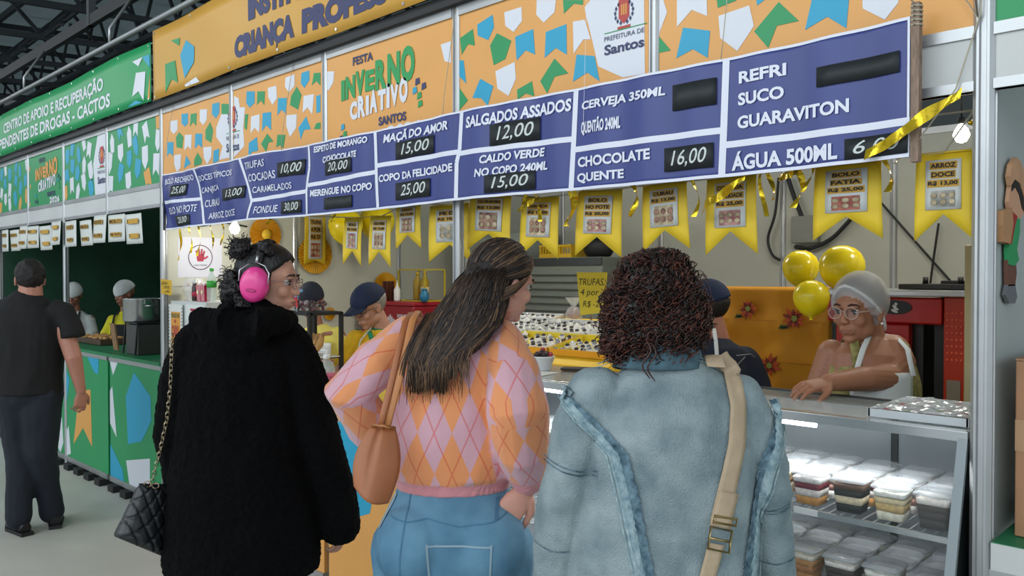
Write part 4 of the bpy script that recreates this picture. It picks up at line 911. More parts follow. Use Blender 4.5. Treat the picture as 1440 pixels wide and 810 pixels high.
# ------------------------------------------------------------------ orange cloth backdrop with printed flowers
oc_ = thing('screen_cloth', 'ochre tablecloth printed with orange flowers hung behind the worker in navy', 'cloth', (0,0,0))
OCH = mat('ochre_cloth','#c98a12',.7,var=.06,vs=5,bump=.15,bs=10)
ca, cb_ = atY(985,403,1.45), atY(1168,403,1.45)
m_ = MB(); m_.grid(60,40,lambda u,v:(ca.x+(cb_.x-ca.x)*u, 1.45+.010*sin(u*17)+.004*sin(v*37), .62+(1.567-.62)*v)); m_.build('sheet', OCH, oc_, solid=.004)
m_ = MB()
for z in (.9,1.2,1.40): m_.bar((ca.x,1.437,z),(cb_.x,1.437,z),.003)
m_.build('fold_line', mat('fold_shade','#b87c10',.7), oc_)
m_ = MB(); m_.box(ca.x,cb_.x,1.47,1.49,1.54,1.56).box(ca.x,ca.x+.02,1.47,1.49,0,1.56).box(cb_.x-.02,cb_.x,1.47,1.49,0,1.56); m_.build('stand', STEEL, oc_)
rr = random.Random(4)
for (px,py,s,a) in ((1052,434,.055,.5),(1117,448,.06,0),(1082,514,.06,.3),(1030,520,.05,1)):
    c_ = atY(px,py,1.432); m_ = MB()
    for k in range(11):
        an = a+2*pi*k/11; l = s*rr.uniform(.7,1.15); q_ = s*.17
        m_.prism([(c_.x-sin(an)*q_*.4,c_.z+cos(an)*q_*.4),(c_.x+cos(an)*l*.6-sin(an)*q_,c_.z+sin(an)*l*.6+cos(an)*q_),(c_.x+cos(an)*l,c_.z+sin(an)*l),(c_.x+cos(an)*l*.6+sin(an)*q_,c_.z+sin(an)*l*.6-cos(an)*q_),(c_.x+sin(an)*q_*.4,c_.z-cos(an)*q_*.4)],1.430,1.431+.0002*k,k%2)
    m_.prism([(c_.x+s*.25*cos(2*pi*i/10),c_.z+s*.25*sin(2*pi*i/10)) for i in range(10)],1.4285,1.4295,2)
    for k in range(3): m_.prism([(c_.x-s*(1.0+.2*k),c_.z-s*.9),(c_.x-s*(.7+.2*k),c_.z-s*.5),(c_.x-s*(.5+.2*k),c_.z-s*.8)],1.430,1.431,3)
    m_.build('printed_flower', [mat('petal_orange','#b5481a',.6),mat('petal_dark','#7c2317',.6),mat('flower_centre','#7f8a3c',.6),mat('leaf_green','#35502a',.6)], oc_)
# ------------------------------------------------------------------ red soft-ice machine
RED = mat('machine_red','#b3160f',.3,coat=.3); RED2 = mat('machine_orange_red','#b8331a',.35,coat=.2); MBK = mat('machine_black','#121213',.4)
sm_ = thing('ice_cream_machine', 'red soft ice cream machine with black oval badge behind the hair-netted worker', 'machine', (0,0,0))
mx0, mx1, mxf = -1.54, -1.10, -.965
q = MB(); q.box(mx0,mx1-.06,1.32,1.85,0,1.50); q.build('body', MBK, sm_)
q = MB(); q.box(mx0+.03,mx1-.10,1.27,1.32,.30,1.42); q.build('front_door', RED, sm_, bev=.01)
q = MB(); q.box(mx0,mx1+.03,1.25,1.32,1.42,1.53); q.build('front_cowl', RED, sm_, bev=.008)
q = MB(); q.box(mx0,mxf,1.22,1.85,1.535,1.56); q.build('steel_top', STEEL, sm_, bev=.004)
q = MB(); q.box(mx1-.02,mx1+.03,1.33,1.84,0,1.53); q.build('side_shadow_panel', MBK, sm_)
q = MB(); q.box(mx1+.035,mxf,1.26,1.84,.05,1.535); q.build('side_panel', RED2, sm_, bev=.006)
q = MB()
for i in range(5):
    for j_ in range(8): q.ell((mx1+.05+.017*i,1.259,1.28+.027*j_),(.005,.002,.007),6,4)
q.build('vent_dimples', mat('dimple_light','#d9583a',.3), sm_)['kind']='stuff'
q = MB(); q.box(mx0+.10,mx1-.17,1.20,1.27,1.02,1.38); q.build('dispenser_head', MBK, sm_, bev=.02)
for k in range(2): q = MB(); q.tube([(mx0+.17+.1*k,1.19,1.34),(mx0+.17+.1*k,1.15,1.38)],.012,8); q.build('lever', MBK, sm_)
q = MB(); n = 24; oc2 = atY(1258,432,1.245); q.prism([(oc2.x+.068*cos(2*pi*i/n), oc2.z+.030*sin(2*pi*i/n)) for i in range(n)],1.244,1.25,0)
for k in range(4): q.ell((oc2.x+.006*(k%2),1.243,oc2.z-.016+.010*k),(.016-.003*k,.001,.006),10,4,(0,.4,0),1)
q.build('badge', [MBK, FWHITE], sm_)
q = MB(); q.box(mx1+.05,mx1+.10,1.255,1.259,1.06,1.20); q.build('sticker', mat('sticker_grey','#8b7f70',.5), sm_)
for k,(x,w_) in enumerate(((mx0+.25,.30),)): q = MB(); q.box(x,x+w_,1.40,1.80,1.562,1.585); q.build('hopper_lid', MBK, sm_, bev=.004)
q = MB(); q.box(mx1-.05,mxf+.0,1.5,1.8,1.562,1.60); q.build('hopper_lid', MBK, sm_, bev=.004)
for x in (mx0+.33, mx0+.47): q = MB(); q.lathe([(.012,0),(.012,.03),(.001,.031)],10,(x,1.5,1.585)); q.build('knob', MBK, sm_)
bf = thing('beige_cupboard', 'narrow beige cupboard edge beside the right post', 'cupboard', (-.70,.92,0))
q = MB(); q.box(-.19,.06,-.02,.22,0,1.73); q.build('body', mat('beige_board','#b8ac80',.6,var=.05,vs=4), bf, bev=.004); q = MB(); q.box(-.17,.05,-.03,-.02,.1,1.70); q.build('door', mat('beige_board'), bf); q = MB(); q.tube([(-.15,-.03,1.2),(-.15,-.05,1.2)],.008,8); q.build('knob', STEEL, bf)
# cables, junction box on the back wall
jb = thing('junction_box', 'grey junction box on the back wall with cables', 'electrical box', (-2.42,2.985,1.93)); q = MB(); q.box(-.09,.09,-.06,0,-.09,.09); q.build('box', mat('box_grey','#7b7d76',.5), jb, bev=.005); q = MB(); q.box(-.08,.08,-.064,-.06,-.08,.08); q.build('cover', mat('box_grey'), jb)
def cable(pts, r, label, n=24):
    pts = [V(p) for p in pts]; out = []
    for i in range(len(pts)-1):
        p0 = pts[max(i-1,0)]; p1 = pts[i]; p2 = pts[i+1]; p3 = pts[min(i+2,len(pts)-1)]
        for k in range(6):
            t = k/6; out.append(.5*((2*p1)+(p2-p0)*t+(2*p0-5*p1+4*p2-p3)*t*t+(3*p1-p0-3*p2+p3)*t*t*t))
    out.append(pts[-1]); q = MB(); q.tube(out, r, 6); tag(q.build('power_cable', RUBB), label, 'cable', 'black cables on the back wall')
bk = lambda px,py: atY(px,py,2.95)
cable([bk(1095,250),bk(1090,300),bk(1080,335),bk(1086,358),bk(1097,366)],.010,'black cable hanging in a loop left of the junction box')
cable([bk(1108,250),bk(1118,280),bk(1131,313)],.016,'thick black cable slanting into the junction box')
cable([bk(1118,347),bk(1140,349),bk(1170,335),bk(1200,304)],.014,'black cable curving right from the junction box behind a pennant')
cable([bk(1239,285),bk(1290,343),bk(1338,397)],.007,'thin black cable slanting down towards the ice cream machine')
cable([bk(1320,314),bk(1314,355),bk(1308,400)],.007,'thin straight black cable dropping behind the ARROZ DOCE pennant')
cable([(-5.585,.12,2.0),(-5.58,.25,1.97),(-5.58,.4,2.0),(-5.58,.6,1.98)],.006,'thin cable sagging along the left partition under the sign')
# bulbs
def bulb(p, label, power, r=.035):
    r_ = thing('light_bulb', label, 'lamp', tuple(p)); q = MB(); q.lathe([(.001,-r),(r*.6,-r*.8),(r,0),(r*.8,r*.6),(r*.4,r*1.2),(.35*r,r*1.4)],16); q.build('globe', mat('lamp_globe','#fffbe8',emit=14), r_)
    q = MB(); q.lathe([(.37*r,r*1.38),(.4*r,r*2.2),(.001,r*2.3)],12); q.tube([(0,0,r*2.2),(0,0,2.50-p[2])],.003,6); q.build('socket', RUBB, r_)
    point_lamp('bulb_light', (p[0],p[1],p[2]-.06), .05, power, (1,.96,.85))
bulb(atY(330,322,.30), 'glowing bulb hanging just under the sign at the left', 7)
bulb(atY(1352,190,1.1), 'bright lamp glimpsed above the ARROZ DOCE pennant', 6, .03)
# ------------------------------------------------------------------ left counter of the ochre stall
kx = lambda px,y=.15: atY(px,430,y).x
ck = thing('counter_cabinet', 'white cabinet on the counter left of the woman in black, carrying the CAIXA card', 'cabinet', (-5.28,.17,1.032))
q = MB(); q.box(-.26,.26,-.15,.13,0,.42); q.build('body', mat('cabinet_white','#c6cac8',.45), ck, bev=.004); q = MB(); q.box(-.26,.26,-.152,-.148,.0,.10); q.build('plinth', mat('plinth_grey','#8f9391',.5), ck)
q = MB(); q.box(-.02,.24,-.153,-.15,.30,.40,0).box(.05,.18,-.1545,-.153,.36,.375,1); q.build('notice', [PAPER, mat('hand_red')], ck)
cc = thing('notice_card', 'spiral-edged white card with orange panel reading CAIXA on the white cabinet', 'sign', (-5.435,.008,1.14)); 
q = MB(); q.box(-.10,.11,-.004,0,0,.29); q.build('sheet', PAPER, cc)
q = MB(); q.box(-.06,.08,-.0055,-.004,.03,.24,0); letter(q,'CAIXA',-.05,.07,.07,.15,-.0065,1,.06); letter(q,'PAGUE NO',-.055,.075,.20,.23,-.0065,2,.03); letter(q,'e',-.01,.02,.165,.19,-.0065,1,.03)
q.build('print', [mat('card_orange','#d9963c',.5), mat('letter_red','#ad3b35',.5), mat('letter_green','#4d6b3a',.5)], cc)
q = MB()
for k in range(12): 
    for x in (-.095,.105): q.box(x-.006,x+.006,-.006,-.004,.02+k*.022,.026+k*.022)
q.build('spiral_marks', INK, cc)['kind']='stuff'
hs = thing('handwritten_sign', 'small yellow handwritten note taped beside the left aluminium post', 'sign', (-5.505,-.025,1.545))
q = MB(); q.prism([(-.075,-.045),(.085,-.055),(.09,.045),(-.08,.055)],-.003,0); q.build('note', mat('note_yellow','#cba321',.6), hs); q = MB(); letter(q,'ACEITAMOS',-.07,.03,.015,.035,-.0045,0,0,.2); letter(q,'CARTOES',-.03,.06,-.01,.008,-.0045,0,0,.2); letter(q,'e PIX',-.01,.06,-.038,-.02,-.0045,0,0,.2); q.build('handwriting', INK, hs)
q = MB(); q.box(-.02,.02,0,.17,.0,.006); q.build('clip', STEEL, hs)
TOPZ = 1.454
WB = glassy('pet_clear','#cfe0da',.35,.1)
bottle('water_bottle','clear water bottle with green label and cap on the white cabinet',(-5.10,.10,TOPZ),[(.026,0),(.030,.008),(.030,.13),(.026,.155),(.012,.185),(.011,.20)],WB,mat('cap_green','#3fae3c',.4),.015,lab=(.09,.135),labm=mat('label_green','#2f9a35',.5))
def pop(x, y, label):
    r_ = thing('popcorn_box', label, 'box', (x,y,TOPZ), 0, 'red and white striped popcorn boxes'); q = MB()
    for k in range(8):
        a, b_ = -.030+.060*k/8, -.030+.060*(k+1)/8
        for sy in (-1,1): q.add([(a*.8,sy*.020,0),(b_*.8,sy*.020,0),(b_,sy*.026,.105),(a,sy*.026,.105)],[(0,1,2,3)],k%2)
    q.add([(-.024,-.02,0),(-.024,.02,0),(-.030,.026,.105),(-.030,-.026,.105)],[(0,1,2,3)],0); q.add([(.024,-.02,0),(.024,.02,0),(.030,.026,.105),(.030,-.026,.105)],[(0,1,2,3)],0); q.add([(-.024,-.02,0),(.024,-.02,0),(.024,.02,0),(-.024,.02,0)],[(0,1,2,3)],0)
    q.add([(.014*cos(2*pi*i/16),-.0275,.06+.014*sin(2*pi*i/16)) for i in range(16)],[tuple(range(16))],2)
    q.build('box', [mat('stripe_red','#b01235',.5), mat('stripe_white','#d8a9b0',.5), mat('medallion','#e6dcae',.5)], r_)
    q = MB(); rr = random.Random(1)
    for k in range(14): q.ell((rr.uniform(-.022,.022),rr.uniform(-.018,.018),.105+rr.uniform(0,.012)),(.008,.008,.008),6,5)
    q.build('popcorn', mat('popcorn','#d9c8c8',.6), r_)['kind']='stuff'
pop(-5.225,.09,'left one of the two red striped popcorn boxes'); pop(-5.165,.09,'right one of the two red striped popcorn boxes beside the water bottle')
bk_ = thing('basket', 'clear basket with wrapped sweets at the left end of the cabinet', 'basket', (-5.40,.12,TOPZ)); q = MB(); q.lathe([(.05,0),(.075,.07),(.07,.11),(.045,.15)],16,sm=False); q.warp(lambda p: p+V((noise.noise(p*30),noise.noise(p*30+V((3,3,3))),0))*.015); q.build('film', CELLO, bk_)
q = MB(); rr = random.Random(3)
for k in range(12): q.ell((rr.uniform(-.035,.035),rr.uniform(-.035,.035),.02+rr.uniform(0,.10)),(.015,.013,.013),7,5)
q.build('sweets', mat('sweet_peach','#c78f66',.5,var=.3,vs=40), bk_)['kind']='stuff'
bottle('dark_jar','small dark jar with red label between basket and popcorn boxes',(-5.30,.08,TOPZ),[(.016,0),(.02,.01),(.02,.09),(.014,.105),(.012,.115)],mat('jar_dark','#3a2523',.4),STEEL,.012,'jar',lab=(.03,.06),labm=mat('hand_red'))
# glass warmer with pastries
wx = atY(437,440,.16)
gw = thing('food_warmer', 'black-framed glass warmer with pastries on the counter beside the headphones woman', 'warmer', (wx.x,.17,1.032))
q = MB(); W_, D_, H_ = .135,.10, atY(437,441,.05).z-1.032
for a in (-W_,W_):
    for b_ in (-D_,D_): q.box(a-.010,a+.010,b_-.010,b_+.010,0,H_)
for z in (0,H_-.014):
    for b_ in (-D_,D_): q.box(-W_,W_,b_-.010,b_+.010,z,z+.018)
    for a in (-W_,W_): q.box(a-.010,a+.010,-D_,D_,z,z+.018)
q.box(-W_,W_,-D_,D_,0,.014).box(-W_,W_,-D_,D_,.13,.136); q.build('frame', RUBB, gw)
MB().box(-W_,W_,-D_-.003,-D_,.018,H_-.014).build('pane', GLASS, gw); MB().box(-W_,W_,-D_,D_,H_-.004,H_-.001).build('pane', GLASS, gw)
for k in range(5):
    q = MB(); q.tube([(-.10+.046*k,-.05,.150),(-.09+.046*k,-.01,.21),(-.11+.046*k,.02,.26)],[.012,.020,.011],10); q.build('pastry', mat('pastry','#b98b50',.6,var=.25,vs=30), gw)
q = MB(); q.box(-.14,.14,-.09,.09,.137,.142); q.build('tray', PAPER, gw)
gt = 1.032+H_+.004
cdy = thing('candy_display', 'clear box of dark sweets on top of the glass warmer', 'box', (wx.x-.02,.15,gt)); q = MB(); q.box(-.13,.13,-.07,.07,0,.05); q.build('tub', PLAST, cdy)
q = MB(); rr = random.Random(6)
for k in range(60): q.ell((rr.uniform(-.115,.115),rr.uniform(-.06,.06),rr.uniform(.012,.055)),(.012,.010,.010),6,5,None,k%3)
q.build('sweets', [mat('sweet_dark','#2a1b1e',.4),mat('sweet_foil','#a39aa0',.3,.6),mat('sweet_wine','#5e2330',.4)], cdy)['kind']='stuff'
pp = thing('paper_puppet', 'small paper party puppet in blue shirt and red trousers on the candy box', 'puppet', (wx.x+.0,.07,gt+.0))
q = MB(); HA = mat('puppet_hair','#3b2420',.7); SK = mat('puppet_skin','#c99a7b',.6); SB = mat('puppet_blue','#5c8fb0',.6); SR = mat('puppet_red','#b3262f',.6)
q.box(-.004,.004,0,.004,0,.08,4); q.prism([(-.030,.135),(.030,.135),(.034,.165),(0,.195),(-.034,.165)],-.006,0,1); q.build('stick_and_face', [HA,SK,SB,SR,STEEL], pp)
q = MB(); q.ell((0,-.002,.185),(.036,.008,.024),12,6); q.build('hair', HA, pp)
q = MB(); q.prism([(-.025,.075),(.025,.075),(.028,.135),(-.028,.135)],-.008,-.001); q.prism([(-.028,.13),(-.07,.11),(-.07,.095),(-.025,.11)],-.008,-.001); q.prism([(.028,.13),(.07,.125),(.07,.11),(.025,.11)],-.008,-.001); q.build('shirt', SB, pp)
q = MB(); q.prism([(-.022,.08),(.022,.08),(.030,.02),(.006,.03),(0,.05),(-.012,.03),(-.030,.02)],-.0095,-.0085); q.box(-.018,-.010,-.0095,-.0085,.075,.13); q.box(.010,.018,-.0095,-.0085,.075,.13); q.build('dungarees', SR, pp)
lp = atY(462,545,.02)
sb = bottle('sanitiser_bottle','clear pump bottle of hand gel with pink label at the counter edge',(atY(457,520,.03).x,.04,1.032),[(.040,0),(.044,.01),(.044,.10),(.036,.135),(.016,.15),(.015,.158)],WB,WC,.02,lab=(.03,.085),labm=mat('label_pink','#c25a78',.5,var=.4,vs=70))
q = MB(); q.tube([(0,0,.17),(0,0,.20),(-.035,-.01,.20)],.006,8); q.build('pump', WC, sb)
# ------------------------------------------------------------------ green stall counter
pz = 1.028
pn = thing('steel_pot', 'big shiny aluminium pot standing on a burner at the green stall', 'pot', (atY(197,440,.15).x,.17,atY(197,454,.05).z))
q = MB(); q.lathe([(.001,0),(.135,.0),(.14,.006),(.14,.165),(.147,.170),(.14,.174),(.132,.168),(.13,.02),(.001,.02)],32); q.build('body', mat('pot_aluminium','#c4c6c6',.25,.9,bump=.02,bs=6), pn)
for s_ in (-1,1): q = MB(); q.tube([(s_*.14,-.04,.12),(s_*.175,-.03,.12),(s_*.175,.03,.12),(s_*.14,.04,.12)],.007,8); q.build('handle', STEEL, pn)
zb_ = pn.location.z-pz-.002
st_ = thing('burner_stand', 'dark burner box under the big aluminium pot', 'stand', (atY(197,440,.15).x+.03,.19,pz)); q = MB(); q.box(-.10,.13,-.12,.10,0,zb_-.02); q.build('box', mat('burner_dark','#4a4a46',.5,.3), st_, bev=.004)
q = MB()
for a in (-.13,.10): q.bar((a,-.13,0),(a+.03,-.12,zb_),.010).bar((a,.12,0),(a+.03,.11,zb_),.010)
q.box(-.10,.13,-.13,.11,zb_-.014,zb_); q.build('leg_frame', RUBB, st_)
q = MB(); q.obox((atY(173,480,.12).x-.01,.06,pz+zb_*.48),(.09,.012,zb_*.85),(.14,0,.0)); tag(q.build('cardboard_flap', mat('cardboard','#8a6a4a',.8,var=.1,vs=20)), 'brown cardboard leaning against the burner stand', 'cardboard')
tr_ = thing('food_tray', 'long low tray of food on the green counter in front of the two cooks', 'tray', (atY(140,470,.28).x,.30,pz)); q = MB(); q.box(-.30,.30,-.12,.12,0,.05); q.build('tray', mat('tray_brown','#4c3a2a',.6), tr_, bev=.006)
q = MB(); rr = random.Random(8)
for k in range(50): q.ell((rr.uniform(-.27,.27),rr.uniform(-.10,.10),.05+rr.uniform(0,.01)),(.03,.022,.014),7,5,(0,0,k))
q.build('food', mat('pastry'), tr_)['kind']='stuff'
# ------------------------------------------------------------------ right neighbour: cut-out figure and cardboard box
sf = thing('straw_hat_figure', 'painted wooden cut-out of a festival farmhand in straw hat on the partition', 'decoration', (XR+.012, .17, 0), pi/2)
ZP = lambda py: atX(1422,py,XR+.02).z
YP = lambda px: atX(px,330,XR+.02).y-.17
def pl(name, pts, mi, d0, d1): q = MB(); q.prism([(YP(a),ZP(b_)) for a,b_ in pts], -d1, -d0); return q.build(name, mi, sf)
WD = mat('painted_straw','#c99a74',.6,var=.1,vs=20)
pl('straw_hat', [(1424,220),(1430,224),(1436,240),(1440,262),(1441,296),(1437,296),(1436,275),(1430,256),(1422,252),(1417,262),(1415,250),(1418,232)], WD, .004,.016)
pl('face', [(1419,256),(1428,256),(1435,272),(1438,294),(1434,304),(1426,307),(1418,300),(1416,285)], mat('painted_skin','#cf9f7d',.6), .002,.012)
pl('hair', [(1420,252),(1428,254),(1436,272),(1438,296),(1434,290),(1430,272),(1424,262),(1419,270)], mat('painted_black','#1e1512',.6), .010,.014)
pl('shirt', [(1420,306),(1431,306),(1431,325),(1427,350),(1430,365),(1424,374),(1416,372),(1415,350),(1417,325)], mat('painted_green','#2f9a5c',.6), .002,.014)
pl('bundle', [(1404,300),(1416,294),(1418,315),(1414,344),(1405,342),(1403,320)], mat('painted_wood','#b98a60',.6), .004,.020)
pl('neckerchief', [(1414,296),(1425,304),(1421,320),(1417,344),(1411,344),(1415,318)], mat('painted_red','#a02a22',.6), .010,.018)
pl('trousers', [(1415,366),(1427,368),(1428,384),(1426,402),(1416,402)], mat('painted_brown','#6d4637',.6), .002,.012)
pl('boot', [(1416,400),(1426,400),(1429,418),(1426,427),(1418,426),(1413,414)], mat('painted_grey','#6c6f72',.6), .002,.012)
cbx = thing('cardboard_box', 'tall brown cardboard box standing on the neighbouring counter at the right edge', 'box', (-.35,.24,.952))
q = MB(); q.box(-.19,.19,-.17,.17,0,.45); q.build('carton', mat('cardboard_light','#a67c5b',.8,var=.06,vs=10,bump=.05,bs=20), cbx, bev=.003)
q = MB(); q.box(-.19,.19,-.1725,-.17,.22,.226).box(-.19,.19,-.172,-.1705,.226,.30); q.build('tape_seam', [mat('tape_tan','#b08a66',.4)], cbx)
for s_ in (-1,1): q = MB(); q.obox((s_*.10,0,.452),(.18,.34,.005),(0,s_*-.02,0)); q.build('flap', mat('cardboard_light'), cbx)
# ------------------------------------------------------------------ people: builders
def fuse(mb, name, mats, parent, vox=.006, smooth=4, disp=None, pick=None, pat=None, fac=.5):
    tmp = bpy.data.objects.new('tmp', mb.mesh('tmp', [])) ; COL.objects.link(tmp)
    r = tmp.modifiers.new('r','REMESH'); r.mode = 'VOXEL'; r.voxel_size = vox; r.use_smooth_shade = True
    s = tmp.modifiers.new('s','SMOOTH'); s.factor = fac; s.iterations = smooth
    dg = bpy.context.evaluated_depsgraph_get(); dg.update()
    me = bpy.data.meshes.new_from_object(tmp.evaluated_get(dg)); me.name = name
    bpy.data.objects.remove(tmp)
    if disp:
        n = len(me.vertices); nr = [v.normal.copy() for v in me.vertices]
        for v, q in zip(me.vertices, nr):
            d = disp(v.co, q)
            v.co += d if isinstance(d, V) else q*d
    me.materials.clear()
    for m in (mats if isinstance(mats,(list,tuple)) else [mats]): me.materials.append(m)
    if pick:
        for p in me.polygons: p.material_index = pick(p.center, p.normal)
    if pat:
        a = me.attributes.new('pat','FLOAT_VECTOR','POINT')
        for i, v in enumerate(me.vertices): a.data[i].vector = pat(v.co)
    me.polygons.foreach_set('use_smooth', [True]*len(me.polygons)); me.update()
    o = bpy.data.objects.new(name, me); link(o, parent); return o
def bvh_of(o): 
    me = o.data; return BVHTree.FromPolygons([v.co for v in me.vertices], [tuple(p.vertices) for p in me.polygons])
def limb(mb, pts, rad, n=14, ref=V((1,0,0))):
    mb.tube(pts, rad, n, 0, ref)
    for p, r in ((pts[0], rad[0]), (pts[-1], rad[-1])):
        r = r if isinstance(r, tuple) else (r,r); q = min(r); mb.ell(p, (q,q,q), 12, 8)
def rings(mb, rr, n=28, ref=V((1,0,0))):                       # rr: (x, y, z, a, b)
    mb.tube([(x,y,z) for x,y,z,a,b in rr], [(a,b) for x,y,z,a,b in rr], n, 0, ref)
def look(d, up=V((0,0,1)), roll=0):                            # head matrix: +Y looks along d
    y = V(d).normalized(); x = y.cross(up).normalized(); z = x.cross(y)
    M = Matrix((x,y,z)).transposed(); return M @ Matrix.Rotation(roll,3,'Y')
def head(mb, C, M, s=1, female=True):
    def e(c, r, rot=None):
        k = len(mb.v); mb.ell((0,0,0), [q*s for q in r], 16, 12, rot)
        for i in range(k, len(mb.v)): mb.v[i] = tuple(C + M@(V(mb.v[i])+V(c)*s))
    def t(pts, rr): mb.tube([C+M@(V(p)*s) for p in pts], [q*s for q in rr], 10)
    e((0,-.012,.028),(.074,.094,.086)); e((0,.026,-.035),(.058,.060,.078)); e((0,.066,-.092),(.023,.020,.017))
    e((.040,.018,-.062),(.022,.036,.028)); e((-.040,.018,-.062),(.022,.036,.028)); e((0,.064,.030),(.050,.020,.024))
    for q in (-1,1):
        e((q*.036,.060,-.026),(.024,.022,.024)); e((q*.010,.096,-.030),(.0085,.009,.008)); e((q*.028,.079,.020),(.020,.010,.006),(0,0,-q*.25))
        e((q*.076,-.004,-.008),(.008,.018,.029),(.15,0,q*.25)); e((q*.077,-.000,-.030),(.007,.010,.010))
    t([(0,.082,.016),(0,.091,-.008),(0,.101,-.028)],[.007,.009,.010]); e((0,.100,-.029),(.010,.009,.008))
    e((0,.086,-.056),(.023,.011,.0055)); e((0,.085,-.067),(.019,.011,.0065)); e((0,.072,-.060),(.030,.022,.022))
EYEW = mat('eye_white','#b9b0a8',.35); IRIS = mat('eye_iris','#2b1a12',.2); LIPM = mat('lips','#9c6254',.5); BROW = mat('eyebrow','#2c1d17',.8)
def face_bits(root, C, M, s=1, lips=LIPM, closed=False, brow=BROW):
    P = lambda c: C + M@(V(c)*s)
    for q in (-1,1):
        m_ = MB(); m_.ell(P((q*.030,.0685,.004)), (.0118*s,)*3, 14, 10); e_ = m_.build('eye', EYEW, root)
        m_ = MB(); m_.ell(P((q*.030,.0770,.001)), (.0064*s,.0048*s,.0064*s), 10, 8); m_.build('iris', IRIS, e_)
        m_ = MB(); m_.tube([P((q*.018,.078,.005)),P((q*.026,.0815,.0090)),P((q*.036,.0805,.0085)),P((q*.043,.073,.004))],[.0014*s,.0034*s,.0034*s,.0014*s],6); m_.build('eyelid', BROW, e_)
        m_ = MB(); m_.tube([P((q*.014,.0885,.0255)),P((q*.028,.0905,.0315)),P((q*.042,.080,.0285)),P((q*.049,.072,.022))],[.002*s,.0032*s,.0026*s,.001*s],6); m_.build('eyebrow', brow, root)
    m_ = MB(); m_.tube([P((-.022,.087,-.060)),P((-.010,.0965,-.0565)),P((0,.0975,-.058)),P((.010,.0965,-.0565)),P((.022,.087,-.060))],[.001*s,.0026*s,.0024*s,.0026*s,.001*s],8)
    m_.tube([P((-.020,.087,-.0615)),P((0,.0965,-.068)),P((.020,.087,-.0615))],[.001*s,.0036*s,.001*s],8); m_.build('lips', lips, root)
def glasses(root, C, M, s, fr, name='glasses', lens=True, r=.021):
    P = lambda c: C + M@(V(c)*s); g = MB()
    for q in (-1,1):
        c = (q*.031,.101,.002); g.tube([P((c[0]+r*cos(a),c[1]-abs(r*cos(a))*.12-.004*q*cos(a)*0,c[2]+r*.85*sin(a))) for a in [2*pi*i/20 for i in range(20)]],.0016*s,6,closed=True)
        g.tube([P((q*(.031+r),.098,.006)),P((q*.078,.03,.006)),P((q*.082,-.01,-.002))],.0016*s,6)
    g.tube([P((-.011,.101,.006)),P((0,.104,.009)),P((.011,.101,.006))],.0014*s,6)
    o = g.build(name, fr, root)
    if lens:
        for q in (-1,1):
            c = (q*.031,.101,.002); g = MB(); g.add([P((c[0]+r*.95*cos(a),c[1]-abs(r*cos(a))*.12,c[2]+r*.8*sin(a))) for a in [2*pi*i/20 for i in range(20)]],[tuple(range(20))]); g.build('lens', glassy('lens_glass','#9aa0a4',.10,.08), o)
def skullcap(C, M, s, fn, rx=.083, ry=.103, rz=.095, c=(0,-.012,.032), nu=48, nv=30):
    # hair or cap shell: points for which fn(head coords) is False sink below the scalp
    m_ = MB(); m_.ell((0,0,0),(1,1,1),nu,nv); out = []
    for p in m_.v:
        q = V((p[0]*rx, p[1]*ry, p[2]*rz)) + V(c)
        if not fn(q): q = V((p[0]*rx*.80, p[1]*ry*.80, p[2]*rz*.80)) + V(c)
        out.append(tuple(C + M@(q*s)))
    m_.v = out; return m_
def hand(mb, W, D, N, side=1, s=1, curl=.35, spread=.12, thumb=.7):
    # W wrist, D finger direction, N back-of-hand normal; thumb leaves on +S
    D = V(D).normalized(); N = V(N); N = (N-D*N.dot(D)).normalized(); S = D.cross(N)*side
    W = V(W)
    mb.tube([W-D*.03*s, W+D*.005*s, W+D*.045*s, W+D*.088*s], [(.024*s,.018*s),(.026*s,.017*s),(.038*s,.016*s),(.040*s,.013*s)], 14, 0, S)
    for i,(off,l,r) in enumerate(((.030,.068,.0088),(.0105,.077,.0092),(-.0095,.071,.0088),(-.0285,.056,.0078))):
        p = W + D*(.084-.006*abs(i-1.2))*s + S*off*s; a = 0; pts = [p-D*.02*s, p]; rr = [r*s*1.05, r*s]
        sd = (1.2-i)*spread
        for k, f in enumerate((.44,.31,.25)):
            a += curl*(.7+.3*k)*(1+.12*i)
            d = (D*cos(a)-N*sin(a)); d = (d + S*sd*(.8 if k==0 else .5)).normalized(); p = p+d*l*f*s; pts.append(p); rr.append(r*s*(1-.08*(k+1)))
        mb.tube(pts, rr, 10, 0, S); mb.ell(pts[-1], (rr[-1],)*3, 10, 8)
    p = W + D*.018*s + S*.024*s; d = (D*(1-thumb*.5)+S*thumb-N*.25).normalized(); d2 = (D*.9+S*thumb*.35-N*.35).normalized()
    pts = [p, p+d*.036*s, p+d*.036*s+d2*.028*s, p+d*.036*s+d2*.052*s]; mb.tube(pts, [.014*s,.0115*s,.0105*s,.008*s], 10, 0, N); mb.ell(pts[-1], (.008*s,)*3, 10, 8)
